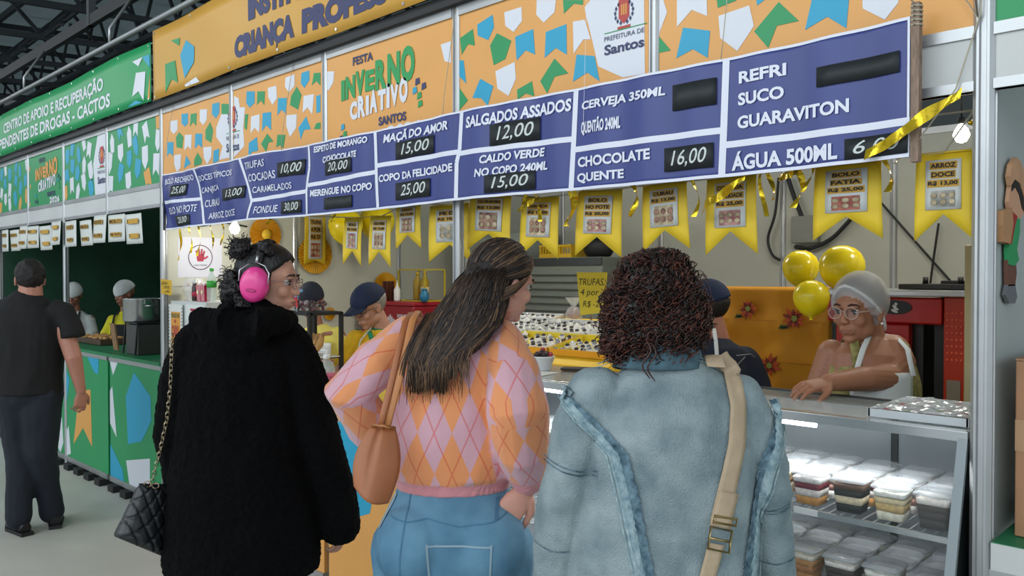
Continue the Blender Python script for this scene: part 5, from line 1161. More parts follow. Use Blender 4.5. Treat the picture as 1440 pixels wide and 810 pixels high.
def shoe(root, P, yaw, m_, s=1):
    c, sn = cos(yaw), sin(yaw); q = MB(); pts = [(0,-.10,.045),(0,-.05,.05),(0,.03,.045),(0,.10,.035),(0,.155,.03)]
    q.tube([(P[0]+x*c-y*sn, P[1]+x*sn+y*c, z*s) for x,y,z in pts],[(.030*s,.028*s),(.040*s,.042*s),(.043*s,.042*s),(.046*s,.032*s),(.030*s,.022*s)],14,0,V((c,sn,0))); o = q.build('shoe', m_, root, bev=0)
    q = MB(); pr = [(-.036,-.12),(.036,-.12),(.04,-.03),(.05,.10),(.03,.18),(-.02,.18),(-.05,.10),(-.04,-.03)]
    vs = [(P[0]+x*c-y*sn, P[1]+x*sn+y*c, z) for z in (0.001,.022) for x,y in pr]; n = len(pr)
    q.add(vs, [tuple(range(n))[::-1], tuple(range(n,2*n))]+[(i,(i+1)%n,n+(i+1)%n,n+i) for i in range(n)]); q.build('sole', RUBB, o)
def pframe(px0, s):                                             # photo column and row at a depth near the person -> the person's own frame
    Z = F/s; X = (px0-720)/s
    return lambda px, py, y=0: V(((px-720)/F*(Z+y)-X, y, 1.62+(388-py)/F*(Z+y)))
def decal(bv, pts, w_, off=.002, mb=None, mi=0, step=.012, thick=0, n=2, d=V((0,1,0)), y0=-2):
    # ribbon that lies on the back of a garment; pts are (x, z) in the person's frame
    mb = mb or MB(); dense = []
    for a, b_ in zip(pts[:-1], pts[1:]):
        k = max(1, int(hypot(b_[0]-a[0], b_[1]-a[1])/step)); dense += [(a[0]+(b_[0]-a[0])*i/k, a[1]+(b_[1]-a[1])*i/k) for i in range(k)]
    dense.append(pts[-1]); vs = []; last = None
    for i, p in enumerate(dense):
        q = dense[min(i+1,len(dense)-1)]; r_ = dense[max(i-1,0)]; dx, dz = q[0]-r_[0], q[1]-r_[1]; l = hypot(dx,dz) or 1; nx, nz = -dz/l, dx/l
        row = []
        for j in range(n+1):
            f = (j/n-.5)*w_; x, z = p[0]+nx*f, p[1]+nz*f
            h, nn, _, _ = bv.ray_cast(V((x,y0,z)), d)
            if h is None or (last is not None and abs(h.y-last)>.09): h, nn = V((x,last if last is not None else 0,z)), V((0,-1,0))
            last = h.y; o = off + (thick if 0 < j < n else 0)
            row.append(h + nn*o)
        vs += row
    k = n+1
    mb.add(vs, [(i*k+j,(i+1)*k+j,(i+1)*k+j+1,i*k+j+1) for i in range(len(dense)-1) for j in range(n)], mi, True)
    return mb
def folds(seed, amp=.010, f=7, fine=.0025, ff=30, st=(1,1,.55)):
    o = V((seed*3.1, seed*1.7, seed*.9))
    def fn(p, n):
        q = V((p.x*st[0], p.y*st[1], p.z*st[2]))
        a = noise.noise(q*f+o); b_ = noise.noise(q*f*2.1+o*2); c = noise.noise(q*ff+o)
        return amp*((1-abs(a)*2.2)*.5) + amp*.45*b_ + fine*c - amp*.3
    return fn
def skin_mat(key, hx='#8f5f4a'): return mat(key, hx, .5, var=.06, vs=14, bump=.05, bs=120, sub=.12)
def person(label, x, y, group=None):
    return thing('person', label, 'person', (x,y,0), YAW, group)
def fabric(key, hx='#808080', rough=.85, var=.08, vs=25, bump=.25, bs=300, **k): return mat(key, hx, rough, var=var, vs=vs, bump=bump, bs=bs, **k)
# ================================================================== woman in the black fleece coat with ear defenders
S1 = 430.0
A = pframe(355, S1)
pa = person('woman in a fuzzy black hooded coat wearing pink ear defenders, seen from behind', -2.476, -1.01)
SKA = skin_mat('skin_light','#c9977f')
HC = A(377,395,.02); HM = look((.995,-.03,-.13))
b = MB(); head(b, HC, HM, 1.0); limb(b,[A(352,455,.01),A(364,425,.015),HC+V((-.01,0,-.01))],[.062,.056,.056])
rings(b,[(-.035,0,.80,.15,.10),(-.035,0,.95,.16,.115),(-.035,0,1.10,.14,.10),(-.035,0,1.28,.16,.11),(-.035,0,1.40,.15,.09),(-.03,0,1.45,.07,.06)])
limb(b,[(-.20,.0,1.39),(-.245,-.01,1.16),(-.235,.05,.90)],[.05,.042,.028]); limb(b,[(.13,.02,1.39),(.215,.0,1.12),(.267,.05,.82)],[.05,.042,.028])
hand(b,(-.235,.055,.89),(0,.15,-1),(-1,0,0),1,1,.5); hand(b,(.268,.055,.815),(.05,.12,-1),(1,-.3,.1),-1,1,.45)
for q in (-1,1): limb(b,[(-.035+q*.09,0,.84),(-.035+q*.10,.02,.47),(-.035+q*.10,-.01,.08)],[.085,.058,.040])
fuse(b,'body',SKA,pa,.0045,3)
face_bits(pa,HC,HM,1.0); glasses(pa,HC,HM,1,mat('frame_rose','#a58886',.3,.5))
COAT = mat('black_fleece','#050506',1,var=.4,vs=60,bump=.6,bs=160); COAT.node_tree.nodes['Principled BSDF'].inputs['Specular IOR Level'].default_value = .15
b = MB(); rings(b,[(-.038,0,.655,.245,.18),(-.038,0,.70,.255,.188),(-.038,0,.85,.245,.18),(-.038,0,1.02,.225,.165),(-.038,0,1.2,.208,.15),(-.038,0,1.33,.20,.14),(-.036,0,1.40,.175,.125),(-.03,0,1.455,.115,.10),(-.02,.0,1.485,.075,.075)])
limb(b,[(-.185,.0,1.395),(-.225,-.01,1.27),(-.252,-.01,1.10),(-.245,.04,.93)],[.078,.075,.070,.062]); limb(b,[(.110,.01,1.39),(.175,.0,1.24),(.225,.0,1.06),(.262,.03,.90),(.270,.045,.79)],[.080,.078,.072,.068,.070])
b.tube([A(272,470,.0),A(285,452,-.07),A(318,452,-.115),A(360,455,-.12),A(392,452,-.07),A(404,452,.02),A(385,445,.09)],[.03,.045,.055,.055,.045,.035,.03],14)
b.tube([A(318,440,.0),A(330,436,-.06),A(360,436,-.065),A(384,440,-.01),A(378,445,.06)],[.035,.04,.036,.035,.03],12)
b.ell(A(325,468,-.10),(.115,.055,.075),18,12,(0,.2,0)); b.ell(A(290,455,-.04),(.05,.05,.045),14,10)
fo = folds(3,.012,6,.003,40)
def fz(p,n): return fo(p,n) + .0030*noise.noise(p*85) + .0030*noise.noise(p*150+V((4,4,4)))
ct = fuse(b,'coat',COAT,pa,.0065,4,fz)
TR = fabric('black_trousers','#121316'); b = MB()
for q in (-1,1): limb(b,[(-.035+q*.085,0,.86),(-.035+q*.10,.01,.5),(-.035+q*.10,-.01,.10)],[.115,.078,.062])
b.ell((-.035,0,.86),(.2,.13,.12)); fuse(b,'trousers',TR,pa,.010,3,folds(2,.006)); shoe(pa,(-.135,.02),.1,RUBB); shoe(pa,(.065,.02),-.1,RUBB)
HAIRK = mat('hair_black','#0d0b0b',.45,var=.6,vs=60,bump=.7,bs=90,stretch=(1,1,.25))
m_ = skullcap(HC,HM,1.0,lambda q: q.y < .035+max(0,(q.z-.03))*.75 and q.z > -.055+max(0,q.y+.02)*.9)
m_.build('hair', HAIRK, pa)
def bun(c, r, k): 
    b = MB(); b.ell(c,(r,r,r*.95),16,12); 
    for i in range(6): a = i*1.05+k; b.ell(V(c)+V((cos(a),sin(a)*.6,sin(a*1.7)))*r*.5,(r*.62,)*3,12,8)
    return fuse(b,'hair_bun',HAIRK,pa,.004,1,lambda p,n: .006*noise.noise(p*60)+.004*noise.noise(p*140))
bun(A(338,350,-.03),.034,0); bun(A(372,349,-.045),.026,1)
bun(A(329,408,-.02),.042,2); bun(A(341,425,-.05),.032,3); bun(A(325,392,-.02),.026,4)
b = MB(); rr = random.Random(4)
for k in range(260):
    c = rr.choice([A(338,350,-.03),A(329,408,-.02),A(341,425,-.05),A(325,392,-.02),A(338,350,-.03)]); d = V((rr.gauss(-.3,1),rr.gauss(-.3,1),rr.gauss(0,1))).normalized(); p = c+d*.03; pts = [p]
    for i in range(5): d = (d+V((rr.gauss(0,.5),rr.gauss(0,.5),rr.gauss(-.1,.5)))).normalized(); p = p+d*.006; pts.append(p)
    b.tube(pts,[.0013]*6,4)
b.build('hair_frizz', HAIRK, pa)['kind']='stuff'
# ear defenders: a thing worn by her
HL_ = lambda c: pa_w(HC+HM@V(c))
pa_w = lambda p: V(p)
eh = thing('ear_defenders', 'pink ear defenders with black padded headband worn over dark hair', 'ear defenders', (-2.476,-1.01,0), YAW)
PINK = mat('pink_plastic','#e83f92',.35,coat=.3); BLKPAD = mat('black_pad','#141516',.6)
def HP(c): return HC+HM@V(c)
q = MB(); q.tube([HP((.098*cos(a),-.012,.020+.112*sin(a))) for a in [pi*(i/16) for i in range(17)]],[(.014,.006)]*17,10,0,HM@V((0,1,0))); q.build('headband', BLKPAD, eh)
for sg in (1,-1):
    q = MB(); 
    for ring in ((.094,.034,.042),(.100,.042,.053),(.112,.044,.056),(.124,.040,.050),(.133,.028,.036),(.136,.012,.016)):
        pass
    rs = [(.096,.040,.050),(.104,.046,.057),(.118,.046,.057),(.130,.041,.051),(.139,.030,.038),(.142,.012,.016)]; n = 28
    vs = [HP((sg*x,-.006+a*cos(2*pi*i/n),-.012+b_*sin(2*pi*i/n))) for x,a,b_ in rs for i in range(n)]
    fs = [(i*n+j,i*n+(j+1)%n,(i+1)*n+(j+1)%n,(i+1)*n+j) for i in range(len(rs)-1) for j in range(n)]+[tuple(range(n)),tuple(range((len(rs)-1)*n,len(rs)*n))]
    if sg>0: fs = [f[::-1] for f in fs]
    q.add(vs,fs,0,True); cup = q.build('ear_cup', PINK, eh)
    q = MB(); q.add([HP((sg*(.140),-.006+.018*cos(2*pi*i/16),-.030+.007*sin(2*pi*i/16))) for i in range(16)]+[HP((sg*(.1445),-.006+.016*cos(2*pi*i/16),-.030+.005*sin(2*pi*i/16))) for i in range(16)],[(i,(i+1)%16,16+(i+1)%16,16+i) for i in range(16)]+[tuple(range(16,32))]); q.build('grip_dent', mat('pink_dark','#b82a70',.4), cup)
    q = MB(); rs = [(.078,.040,.050),(.097,.042,.052)]; vs = [HP((sg*x,-.006+a*cos(2*pi*i/n),-.012+b_*sin(2*pi*i/n))) for x,a,b_ in rs for i in range(n)]; q.add(vs,[(j,(j+1)%n,n+(j+1)%n,n+j) for j in range(n)]+[tuple(range(n)),tuple(range(n,2*n))],0,True); q.build('ear_cushion', BLKPAD, eh)
    q = MB(); q.tube([HP((sg*.128,-.052,-.006)),HP((sg*.124,-.055,.028)),HP((sg*.112,-.035,.050)),HP((sg*.102,-.012,.058)),HP((sg*.112,.020,.050)),HP((sg*.124,.040,.028)),HP((sg*.128,.040,-.006))],.0022,8); q.tube([HP((sg*.102,-.012,.058)),HP((sg*.097,-.012,.080))],.005,8); q.build('wire_bracket', CHR, eh)
# black quilted bag on a gold chain
bgA = thing('handbag', 'black quilted handbag hanging from a gold chain at the left of the black coat', 'bag', (-2.476,-1.01,0), YAW)
QB = mat('quilted_leather','#1b1e20',.42,coat=.15,bump=.1,bs=60)
c0, c1, c2, c3 = A(194,681,-.10), A(233,682,-.02), A(229,786,-.02), A(160,757,-.16)
b = MB(); 
def bl(u,v,w_):
    p = c3.lerp(c2,u).lerp(c0.lerp(c1,u),v); nrm = (c2-c3).cross(c0-c3).normalized()
    bulge = .5-.5*abs(2*v-1)*.2
    return p + nrm*w_*(.045-.028*v)*(.55+.45*sin(pi*min(1,max(0,u))))
nu, nv = 36, 36; vs = []
for side_ in (1,-1):
    for j in range(nv+1):
        for i in range(nu+1):
            u, v = i/nu, j/nv
            p = bl(u,v,side_); e_ = min(u,1-u,v,1-v); nrm = (c2-c3).cross(c0-c3).normalized()*side_
            g_ = min(abs(((u*3+v*3)%1)-.5)*2, abs(((u*3-v*3)%1)-.5)*2); g_ = min(1,(1-max(abs(((u*3+v*3)%1)-.5)*2,abs(((u*3-v*3)%1)-.5)*2))*3.5)
            vs.append(p+nrm*(.009*g_**.6 - .03*max(0,1-e_*12)*.5))
k = (nu+1)*(nv+1)
fs = []
for j in range(nv):
    for i in range(nu):
        a = j*(nu+1)+i; fs += [(a,a+1,a+nu+2,a+nu+1),(k+a,k+a+nu+1,k+a+nu+2,k+a+1)]
edge = [i for i in range(nu)]+[j*(nu+1)+nu for j in range(nv)]+[nv*(nu+1)+i for i in range(nu,0,-1)]+[j*(nu+1) for j in range(nv,0,-1)]
fs += [(edge[(i+1)%len(edge)],edge[i],k+edge[i],k+edge[(i+1)%len(edge)]) for i in range(len(edge))]
b.add(vs,fs,0,True); b.build('quilted_body', QB, bgA)
GCH = mat('chain_gold','#b3a184',.3,.85)
path = [A(241,470,-.11),A(240,500,-.13),A(238,545,-.13),A(233,590,-.125),A(224,630,-.12),A(216,660,-.11),A(211,681,-.09)]
def along(path, t):
    L = [0]
    for a, b_ in zip(path[:-1],path[1:]): L.append(L[-1]+(b_-a).length)
    d = t*L[-1]
    for i in range(len(path)-1):
        if d <= L[i+1] or i == len(path)-2: return path[i].lerp(path[i+1], (d-L[i])/(L[i+1]-L[i])), (path[i+1]-path[i]).normalized()
lk = MB(); lk.tube([( .011*cos(a), 0, .006*sin(a)) for a in [2*pi*i/10 for i in range(10)]],.0017,5,closed=True)
lm = lk.mesh('chain_link', GCH)
for i in range(30):
    p, t = along(path, (i+.5)/30); o = bpy.data.objects.new('chain_link', lm); link(o, bgA); o.location = p
    o.rotation_mode = 'QUATERNION'; q_ = t.to_track_quat('X','Z'); o.rotation_quaternion = q_ @ Matrix.Rotation(pi/2*(i%2)+.4,3,'X').to_quaternion()
q = MB(); q.tube([A(205+5*cos(a),682+4*sin(a),-.095) for a in [2*pi*i/12 for i in range(12)]],.0022,6,closed=True); q.tube([A(216+5*cos(a),684+4*sin(a),-.08) for a in [2*pi*i/12 for i in range(12)]],.0022,6,closed=True); q.build('ring', GCH, bgA)
# ================================================================== woman in the argyle sweater
S2 = 470.0
B = pframe(650, S2)
pb = person('woman in an orange and pink argyle sweater and jeans, hand on hip, long brown hair', -1.817, -.685)
SKB = skin_mat('skin_fair','#d39a86')
HC = B(707,398,.02); HM = look((.80,.58,-.22),roll=.05)
b = MB(); head(b,HC,HM,1.0); limb(b,[B(655,470,.0),B(680,440,.01),HC+V((-.015,0,-.02))],[.065,.056,.056])
rings(b,[(-.03,0,.84,.16,.12),(-.03,0,.95,.16,.115),(-.03,0,1.08,.135,.10),(-.02,0,1.25,.15,.11),(-.015,0,1.40,.14,.09),(0,0,1.45,.08,.06)])
elL = B(492,550,-.07); wrL = B(560,640,.12); elR = B(727,582,-.17); wrR = B(744,684,-.045)
limb(b,[B(572,480,0),elL,wrL],[.048,.040,.028]); limb(b,[B(702,482,0),elR,wrR],[.048,.042,.028])
hand(b,wrL,(.5,.5,-.5),(-.5,.2,.3),-1,.95,.3); hand(b,wrR+V((-.006,-.012,-.004)),(-.60,-.20,-.74),(.18,-.95,.2),-1,1.08,.12,.26,.7)
for q in (-1,1): limb(b,[(-.028+q*.10,0,.84),(-.028+q*.10,.03,.47),(-.028+q*.10,0,.08)],[.11,.07,.045])
fuse(b,'body',SKB,pb,.0045,3)
face_bits(pb,HC,HM,1.0)
# jeans
def denim(key, c1, c2, sc=5):
    m = mat(key, c1, .85, var=.2, vs=sc, bump=.25, bs=350, hx2=c2); return m
JN = denim('jeans_blue','#426f8c','#6c98b2',6); b = MB()
rings(b,[(-.028,0,1.005,.162,.118),(-.028,0,.97,.172,.125),(-.028,0,.92,.200,.142),(-.028,-.005,.86,.225,.155),(-.028,-.005,.80,.232,.155),(-.028,0,.72,.215,.14)])
for q in (-1,1):
    b.ell((-.028+q*.105,-.075,.835),(.118,.10,.125),20,14); limb(b,[(-.028+q*.118,-.01,.80),(-.028+q*.12,.02,.62),(-.028+q*.12,.03,.46),(-.028+q*.12,.0,.10)],[.130,.108,.085,.068])
jo = fuse(b,'jeans',JN,pb,.0075,4,folds(5,.004,9,.001))
bj = bvh_of(jo); j = lambda pts: [(B(*p).x,B(*p).z) for p in pts]; q = MB(); JS = fabric('jeans_seam','#4a7896'); JT = mat('jeans_thread','#8fa9b5',.8)
decal(bj,j([(583,680),(578,715),(572,760),(570,830)]),.004,.0015,q,0); decal(bj,j([(556,712),(580,716),(608,712),(650,722),(695,716),(735,700)]),.0035,.0015,q,0)
pass
q.build('seams', [JS,JT], pb)
q = MB(); decal(bj,j([(607,745),(693,745)]),.006,.003,q,0); decal(bj,j([(607,742),(611,800),(628,850)]),.006,.003,q,0); decal(bj,j([(693,742),(690,800),(672,850)]),.006,.003,q,0); decal(bj,j([(628,850),(650,860),(672,850)]),.006,.003,q,0); q.build('back_pocket', JT, pb)
q = MB(); decal(bj,j([(540,730),(556,700),(560,690)]),.006,.003,q,0); decal(bj,j([(700,690),(699,714)]),.010,.003,q,1); decal(bj,j([(590,676),(589,702)]),.010,.003,q,1); q.build('belt_loops', [JT,JS], pb)
shoe(pb,(-.148,.02),.1,RUBB); shoe(pb,(.092,.02),-.1,RUBB)
# sweater
def argyle():
    m = bpy.data.materials.new('argyle_knit'); m.use_nodes = True; nt = m.node_tree; n = nt.nodes; p = n['Principled BSDF']; p.inputs['Roughness'].default_value = .9; p.inputs['Sheen Weight'].default_value = .35
    at_ = n.new('ShaderNodeAttribute'); at_.attribute_name = 'pat'; sx = n.new('ShaderNodeSeparateXYZ'); nt.links.new(at_.outputs['Vector'], sx.inputs[0])
    def M(op, a, b_=None, c=None):
        x = n.new('ShaderNodeMath'); x.operation = op
        for i, v in enumerate((a, b_, c)):
            if v is None: continue
            if isinstance(v,(int,float)): x.inputs[i].default_value = v
            else: nt.links.new(v, x.inputs[i])
        return x.outputs[0]
    u = M('MULTIPLY', sx.outputs[0], 1/.118); v = M('MULTIPLY', sx.outputs[1], 1/.235)
    s_, d_ = M('ADD',u,v), M('SUBTRACT',u,v)
    ck = M('MODULO', M('ADD', M('FLOOR',s_), M('FLOOR',d_)), 2); ck = M('ABSOLUTE', ck)
    def ln(x): f = M('FRACT', M('ADD', x, .5)); return M('LESS_THAN', M('ABSOLUTE', M('SUBTRACT', f, .5)), .022)
    def ln2(x): f = M('FRACT', x); return M('LESS_THAN', M('ABSOLUTE', M('SUBTRACT', f, .5)), .022)
    l_ = M('MAXIMUM', ln2(s_), ln2(d_))
    mx = n.new('ShaderNodeMix'); mx.data_type = 'RGBA'; nt.links.new(ck, mx.inputs[0]); mx.inputs[6].default_value = rgb('#d2a3ae'); mx.inputs[7].default_value = rgb('#e59561')
    m2 = n.new('ShaderNodeMix'); m2.data_type = 'RGBA'; nt.links.new(M('MULTIPLY',l_,.55), m2.inputs[0]); nt.links.new(mx.outputs[2], m2.inputs[6]); m2.inputs[7].default_value = rgb('#cf4a33')
    rib = M('GREATER_THAN', sx.outputs[2], .5); m3 = n.new('ShaderNodeMix'); m3.data_type = 'RGBA'; nt.links.new(rib, m3.inputs[0]); nt.links.new(m2.outputs[2], m3.inputs[6]); m3.inputs[7].default_value = rgb('#d98f95')
    nt.links.new(m3.outputs[2], p.inputs['Base Color'])
    w_ = n.new('ShaderNodeTexNoise'); w_.inputs['Scale'].default_value = 260; tc = n.new('ShaderNodeTexCoord'); nt.links.new(tc.outputs['Object'], w_.inputs[0])
    bp_ = n.new('ShaderNodeBump'); bp_.inputs['Strength'].default_value = .35; bp_.inputs['Distance'].default_value = .004; nt.links.new(w_.outputs[0], bp_.inputs['Height']); nt.links.new(bp_.outputs[0], p.inputs['Normal'])
    return m
b = MB(); rings(b,[(-.028,.0,.985,.168,.125),(-.028,0,1.01,.172,.128),(-.028,0,1.035,.190,.143),(-.026,0,1.10,.195,.148),(-.02,0,1.22,.188,.142),(-.016,0,1.33,.180,.135),(-.012,0,1.40,.160,.12),(-.002,0,1.455,.105,.09),(.015,0,1.485,.070,.066)])
sL, sR = B(578,478,0), B(700,482,0)
aL = [sL, B(530,512,-.045), elL, B(520,600,.03), B(548,632,.10)]; aR = [sR, B(722,525,-.085), elR+V((.002,0,0)), B(735,632,-.12), B(741,668,-.06)]
limb(b,aL,[.074,.077,.076,.074,.060]); limb(b,aR,[.078,.083,.088,.080,.056]); b.ell(B(737,648,-.10),(.062,.06,.055)); b.tube([aR[-1],wrR+V((0,0,.005))],[.046,.042],14)
segs = [(aL[i],aL[i+1],0) for i in range(4)]+[(aR[i],aR[i+1],1) for i in range(4)]
TL = [sum((c[i+1]-c[i]).length for i in range(4)) for c in (aL,aR)]
def pat(p):
    best = None
    for k, chain in ((0,aL),(1,aR)):
        acc = 0
        for a, b_ in zip(chain[:-1],chain[1:]):
            d = b_-a; L = d.length; t = max(0,min(1,(p-a).dot(d)/L/L)); c = a+d*t; r = (p-c).length
            if best is None or r < best[0]: best = (r, k, acc+t*L, c, d.normalized())
            acc += L
    te = sqrt(((p.x+.02)/.19)**2+(p.y/.145)**2)
    if best[0] < .092 and (te > .86 or (p.z<1.36 and best[0] < .080)) and abs(p.x+.02) > .10 or (best[0]<.10 and te>1.12):
        k, v, c, d = best[1:]; e1, e2 = frame_of(d, V((0,1,0))); r = p-c; an = atan2(r.dot(e2), -r.dot(e1))
        cuff = 1 if v > TL[k]-.022 else 0
        return V((an*.075+(.05 if k else 0), v+.05, cuff))
    an = atan2(p.x+.02, -p.y)
    return V((an*.17, p.z, 1 if p.z < 1.022 else 0))
f2 = folds(8,.011,7,.001,30)
sw = fuse(b,'sweater',argyle(),pb,.0065,5,lambda p,n: f2(p,n)*(0 if p.z<1.03 and abs(p.x+.02)<.18 else 1)+(.0015*sin(atan2(p.x,p.y)*120) if p.z<1.022 else 0),None,pat)
bs_ = bvh_of(sw)
# hair
HB = [mat('hair_brown_dark','#1d1410',.6,var=.4,vs=40), mat('hair_brown','#36251b',.55,var=.3,vs=40), mat('hair_light','#6f543b',.55,var=.3,vs=40)]
b = skullcap(HC,HM,1.0,lambda q: q.y < .020+max(0,(q.z-.02))*.75 and q.z > -.08+max(0,q.y+.03)*1.6)
b.build('scalp_hair', HB[0], pb)
cen = [(694,374,-.01,.066,.080),(679,397,-.03,.076,.088),(668,425,-.05,.088,.080),(652,455,-.095,.098,.056),(632,485,-.130,.080,.034),(612,512,-.150,.060,.018),(602,535,-.158,.045,.006)]
b = MB(); b.tube([B(c[0],c[1],c[2]) for c in cen],[(c[3]*(.86 if k<5 else .5),c[4]*.82) for k,c in enumerate(cen)],22)
fuse(b,'hair',HB[0],pb,.006,4,lambda p,n: .004*noise.noise(V((p.x*60+p.z*25,p.y*60,p.z*6))))
b = MB(); rr = random.Random(12); P_ = [B(c[0],c[1],c[2]) for c in cen]
def cpath(t, i0=0):
    f = t*(len(P_)-1); i = min(int(f),len(P_)-2); w_ = f-i; return P_[i].lerp(P_[i+1],w_), cen[i][3]+(cen[i+1][3]-cen[i][3])*w_, cen[i][4]+(cen[i+1][4]-cen[i][4])*w_
for k in range(1500):
    an = rr.uniform(-.15*pi,1.15*pi) ; rho = rr.uniform(.9,1.06); t0 = rr.uniform(0,.35); t1 = .42+.76*rr.random()**.7; sw_ = rr.uniform(-.35,.35); en = rr.uniform(.55,1.25); pts = []; n = 12
    for i in range(n):
        t = t0+(t1-t0)*i/(n-1); c, ra, rb = cpath(min(t,1)); dn = max(0,t-1)*.22; a = an+sw_*(i/n)+.05*sin(i*1.1+k)
        wob = .006*sin(i*.7+k*1.7); q_ = max(0,i/(n-1)-.6)*2.5; rho_ = rho*(1-q_)+en*q_
        pts.append(c+V((cos(a)*ra*rho_+wob,-sin(a)*rb*rho,-dn+ (.006*noise.noise(V((k,i*.4,0)))))))
    z_ = [max(.0006,.0024*(1-.65*abs(2*i/(n-1)-1)**2)) for i in range(n)]
    b.tube(pts,z_,4,(rr.choice([0,0,0,1]) if t1 < .8 else rr.choice([0,1,1,1,2])))
# straighter locks over the crown, and the pale front locks
for k in range(900):
    th = rr.uniform(-1.5,1.5); d0 = V((sin(th)*.95, rr.uniform(.25,.62), max(.12,cos(th)))).normalized(); d1 = V((sin(th)*.9, -1.0, -.55)).normalized(); pts = []; rq = rr.uniform(.985,1.045); te = rr.uniform(.5,1); ts = rr.uniform(0,.4)
    for i in range(10):
        t = ts+(te-ts)*i/9; d = d0.slerp(d1,t); d = (d+V((.05*sin(k+i*.6),0,0))).normalized()
        pts.append(HC+HM@(V((d.x*.087*rq,d.y*.108*rq-.012,d.z*.100*rq+.030))))
    b.tube(pts,[.0006]+[.0019]*8+[.0006],4,rr.choice([0,0,0,1,1,2]))
for k in range(26):
    s_ = rr.uniform(0,1); pts = [HC+HM@V(c) for c in ((.040+.004*s_,.060-.02*s_,.096),(.066,.050-.02*s_,.070-.01*s_),(.084,.030-.01*s_,.030-.02*s_),(.094,-.012,.004-.03*s_),(.098,-.055,-.020-.04*s_))]
    b.tube(pts,[.001,.0024,.0026,.0024,.001],4,2 if k%3 else 1)
for k in range(260):
    s_ = rr.uniform(0,1); x0 = rr.uniform(575,665); el = 520+50*rr.random()**1.5; x0 = 572+88*rr.random()**1.3; pts = [B(x0+28,440,-.10),B(x0+8,470+15*s_,-.150),B(x0-8+10*s_,.5*(485+el),-.168),B(x0-14+22*s_,el,-.168)]
    b.tube(pts,[.0018,.0018,.0012,.0004],4,rr.choice([0,1,1,2,2]))
b.build('hair_locks', HB, pb)['kind']='stuff'
# tan bag
bb = thing('handbag', 'tan leather bucket bag on a shoulder strap against the argyle sweater', 'bag', (-1.817,-.685,0), YAW)
TAN = mat('tan_leather','#a5643c',.45,var=.06,vs=12,bump=.12,bs=90); TAN2 = mat('tan_edge','#c4824e',.5)
b = MB()
def bagp(u,v,w_):
    l0, r0, l1, r1 = B(521,600,-.20), B(556,603,-.19), B(499,682,-.22), B(547,706,-.21)
    p = l1.lerp(r1,u).lerp(l0.lerp(r0,u),v); wd = .050*(1-v)**.6+.006
    return p+V((0,w_*wd*(.4+.6*sin(pi*u)),0))
nu, nv = 16, 20; vs = []
for w_ in (-1,1):
    for jj in range(nv+1):
        for i in range(nu+1):
            u, v = i/nu, jj/nv; p = bagp(u,v,w_); p += V((-.020*sin(pi*v)*(1-2*u) ,0, -.012*sin(pi*u)*(1-v)))
            p += V((0,w_*-.012*max(0,1-abs(u-.38)*9)*(v),0)); vs.append(p)
k = (nu+1)*(nv+1); fs = []
for jj in range(nv):
    for i in range(nu):
        a = jj*(nu+1)+i; fs += [(a,a+1,a+nu+2,a+nu+1),(k+a,k+a+nu+1,k+a+nu+2,k+a+1)]
edge = [i for i in range(nu)]+[jj*(nu+1)+nu for jj in range(nv)]+[nv*(nu+1)+i for i in range(nu,0,-1)]+[jj*(nu+1) for jj in range(nv,0,-1)]
fs += [(edge[(i+1)%len(edge)],edge[i],k+edge[i],k+edge[(i+1)%len(edge)]) for i in range(len(edge))]
b.add(vs,fs,0,True); b.build('bag_body', TAN, bb)
q = MB(); q.tube([B(523,599,-.205),B(538,599,-.225),B(555,602,-.205),B(540,603,-.180)],[.004]*4,6,closed=True); q.build('rim', TAN2, bb)
def strap(pts, w_, th, name, m_, root):
    q = MB(); q.tube(pts,[(w_/2,th)]*len(pts),8,0,V((1,0,0)),sm=True); return q.build(name, m_, root)
strap([B(592,448,.06),B(588,438,.0),B(581,449,-.085),B(574,478,-.125),B(567,510,-.155),B(558,545,-.175),B(549,578,-.19),B(543,603,-.20)],.022,.003,'strap',TAN2,bb)
strap([B(584,448,.06),B(578,440,.0),B(570,452,-.085),B(563,480,-.13),B(556,512,-.160),B(547,550,-.182),B(539,580,-.20),B(534,603,-.21)],.018,.003,'strap',TAN,bb)
# ================================================================== woman in the denim jacket
S3 = 560.0
D = pframe(930, S3)
pc = person('woman with curly dark auburn hair in a pale blue denim jacket, seen from behind', -1.165, -.602)
SKC = skin_mat('skin_mid','#b98468')
HC = D(922,428,.02); HM = look((-.05,1,-.1))
b = MB(); head(b,HC,HM,1.0); limb(b,[(0,0,1.36),(0,.01,1.46),HC],[.062,.056,.055])
rings(b,[(.0,0,.82,.17,.12),(.0,0,.95,.17,.12),(.01,0,1.08,.15,.11),(.015,0,1.22,.16,.11),(.012,0,1.32,.15,.09),(0,0,1.38,.08,.06)])
limb(b,[(-.19,0,1.30),(-.225,-.01,1.10),(-.265,.05,.86)],[.048,.042,.028]); limb(b,[(.215,0,1.29),(.262,-.01,1.09),(.300,.05,.86)],[.048,.042,.028])
hand(b,(-.266,.05,.85),(0,.15,-1),(-1,-.2,0),1,1,.4); hand(b,(.301,.05,.85),(0,.15,-1),(1,-.2,0),-1,1,.4)
for q in (-1,1): limb(b,[(q*.10,0,.82),(q*.10,.02,.46),(q*.10,0,.08)],[.10,.07,.045])
fuse(b,'body',SKC,pc,.0055,3); face_bits(pc,HC,HM,1.0)
DN = mat('denim_pale','#74878d',.9,var=.25,vs=11,bump=.7,bs=240,hx2='#a2b1b4'); DS = mat('denim_dark_fray','#24404f',.9,var=.5,vs=45,bump=.6,bs=90,hx2='#7793a0'); DL = mat('denim_light','#6f8c96',.9,var=.25,vs=60,bump=.5,bs=120,hx2='#a9bcc0')
DC = mat('denim_collar','#4a6570',.9,var=.3,vs=30,bump=.3,bs=200)
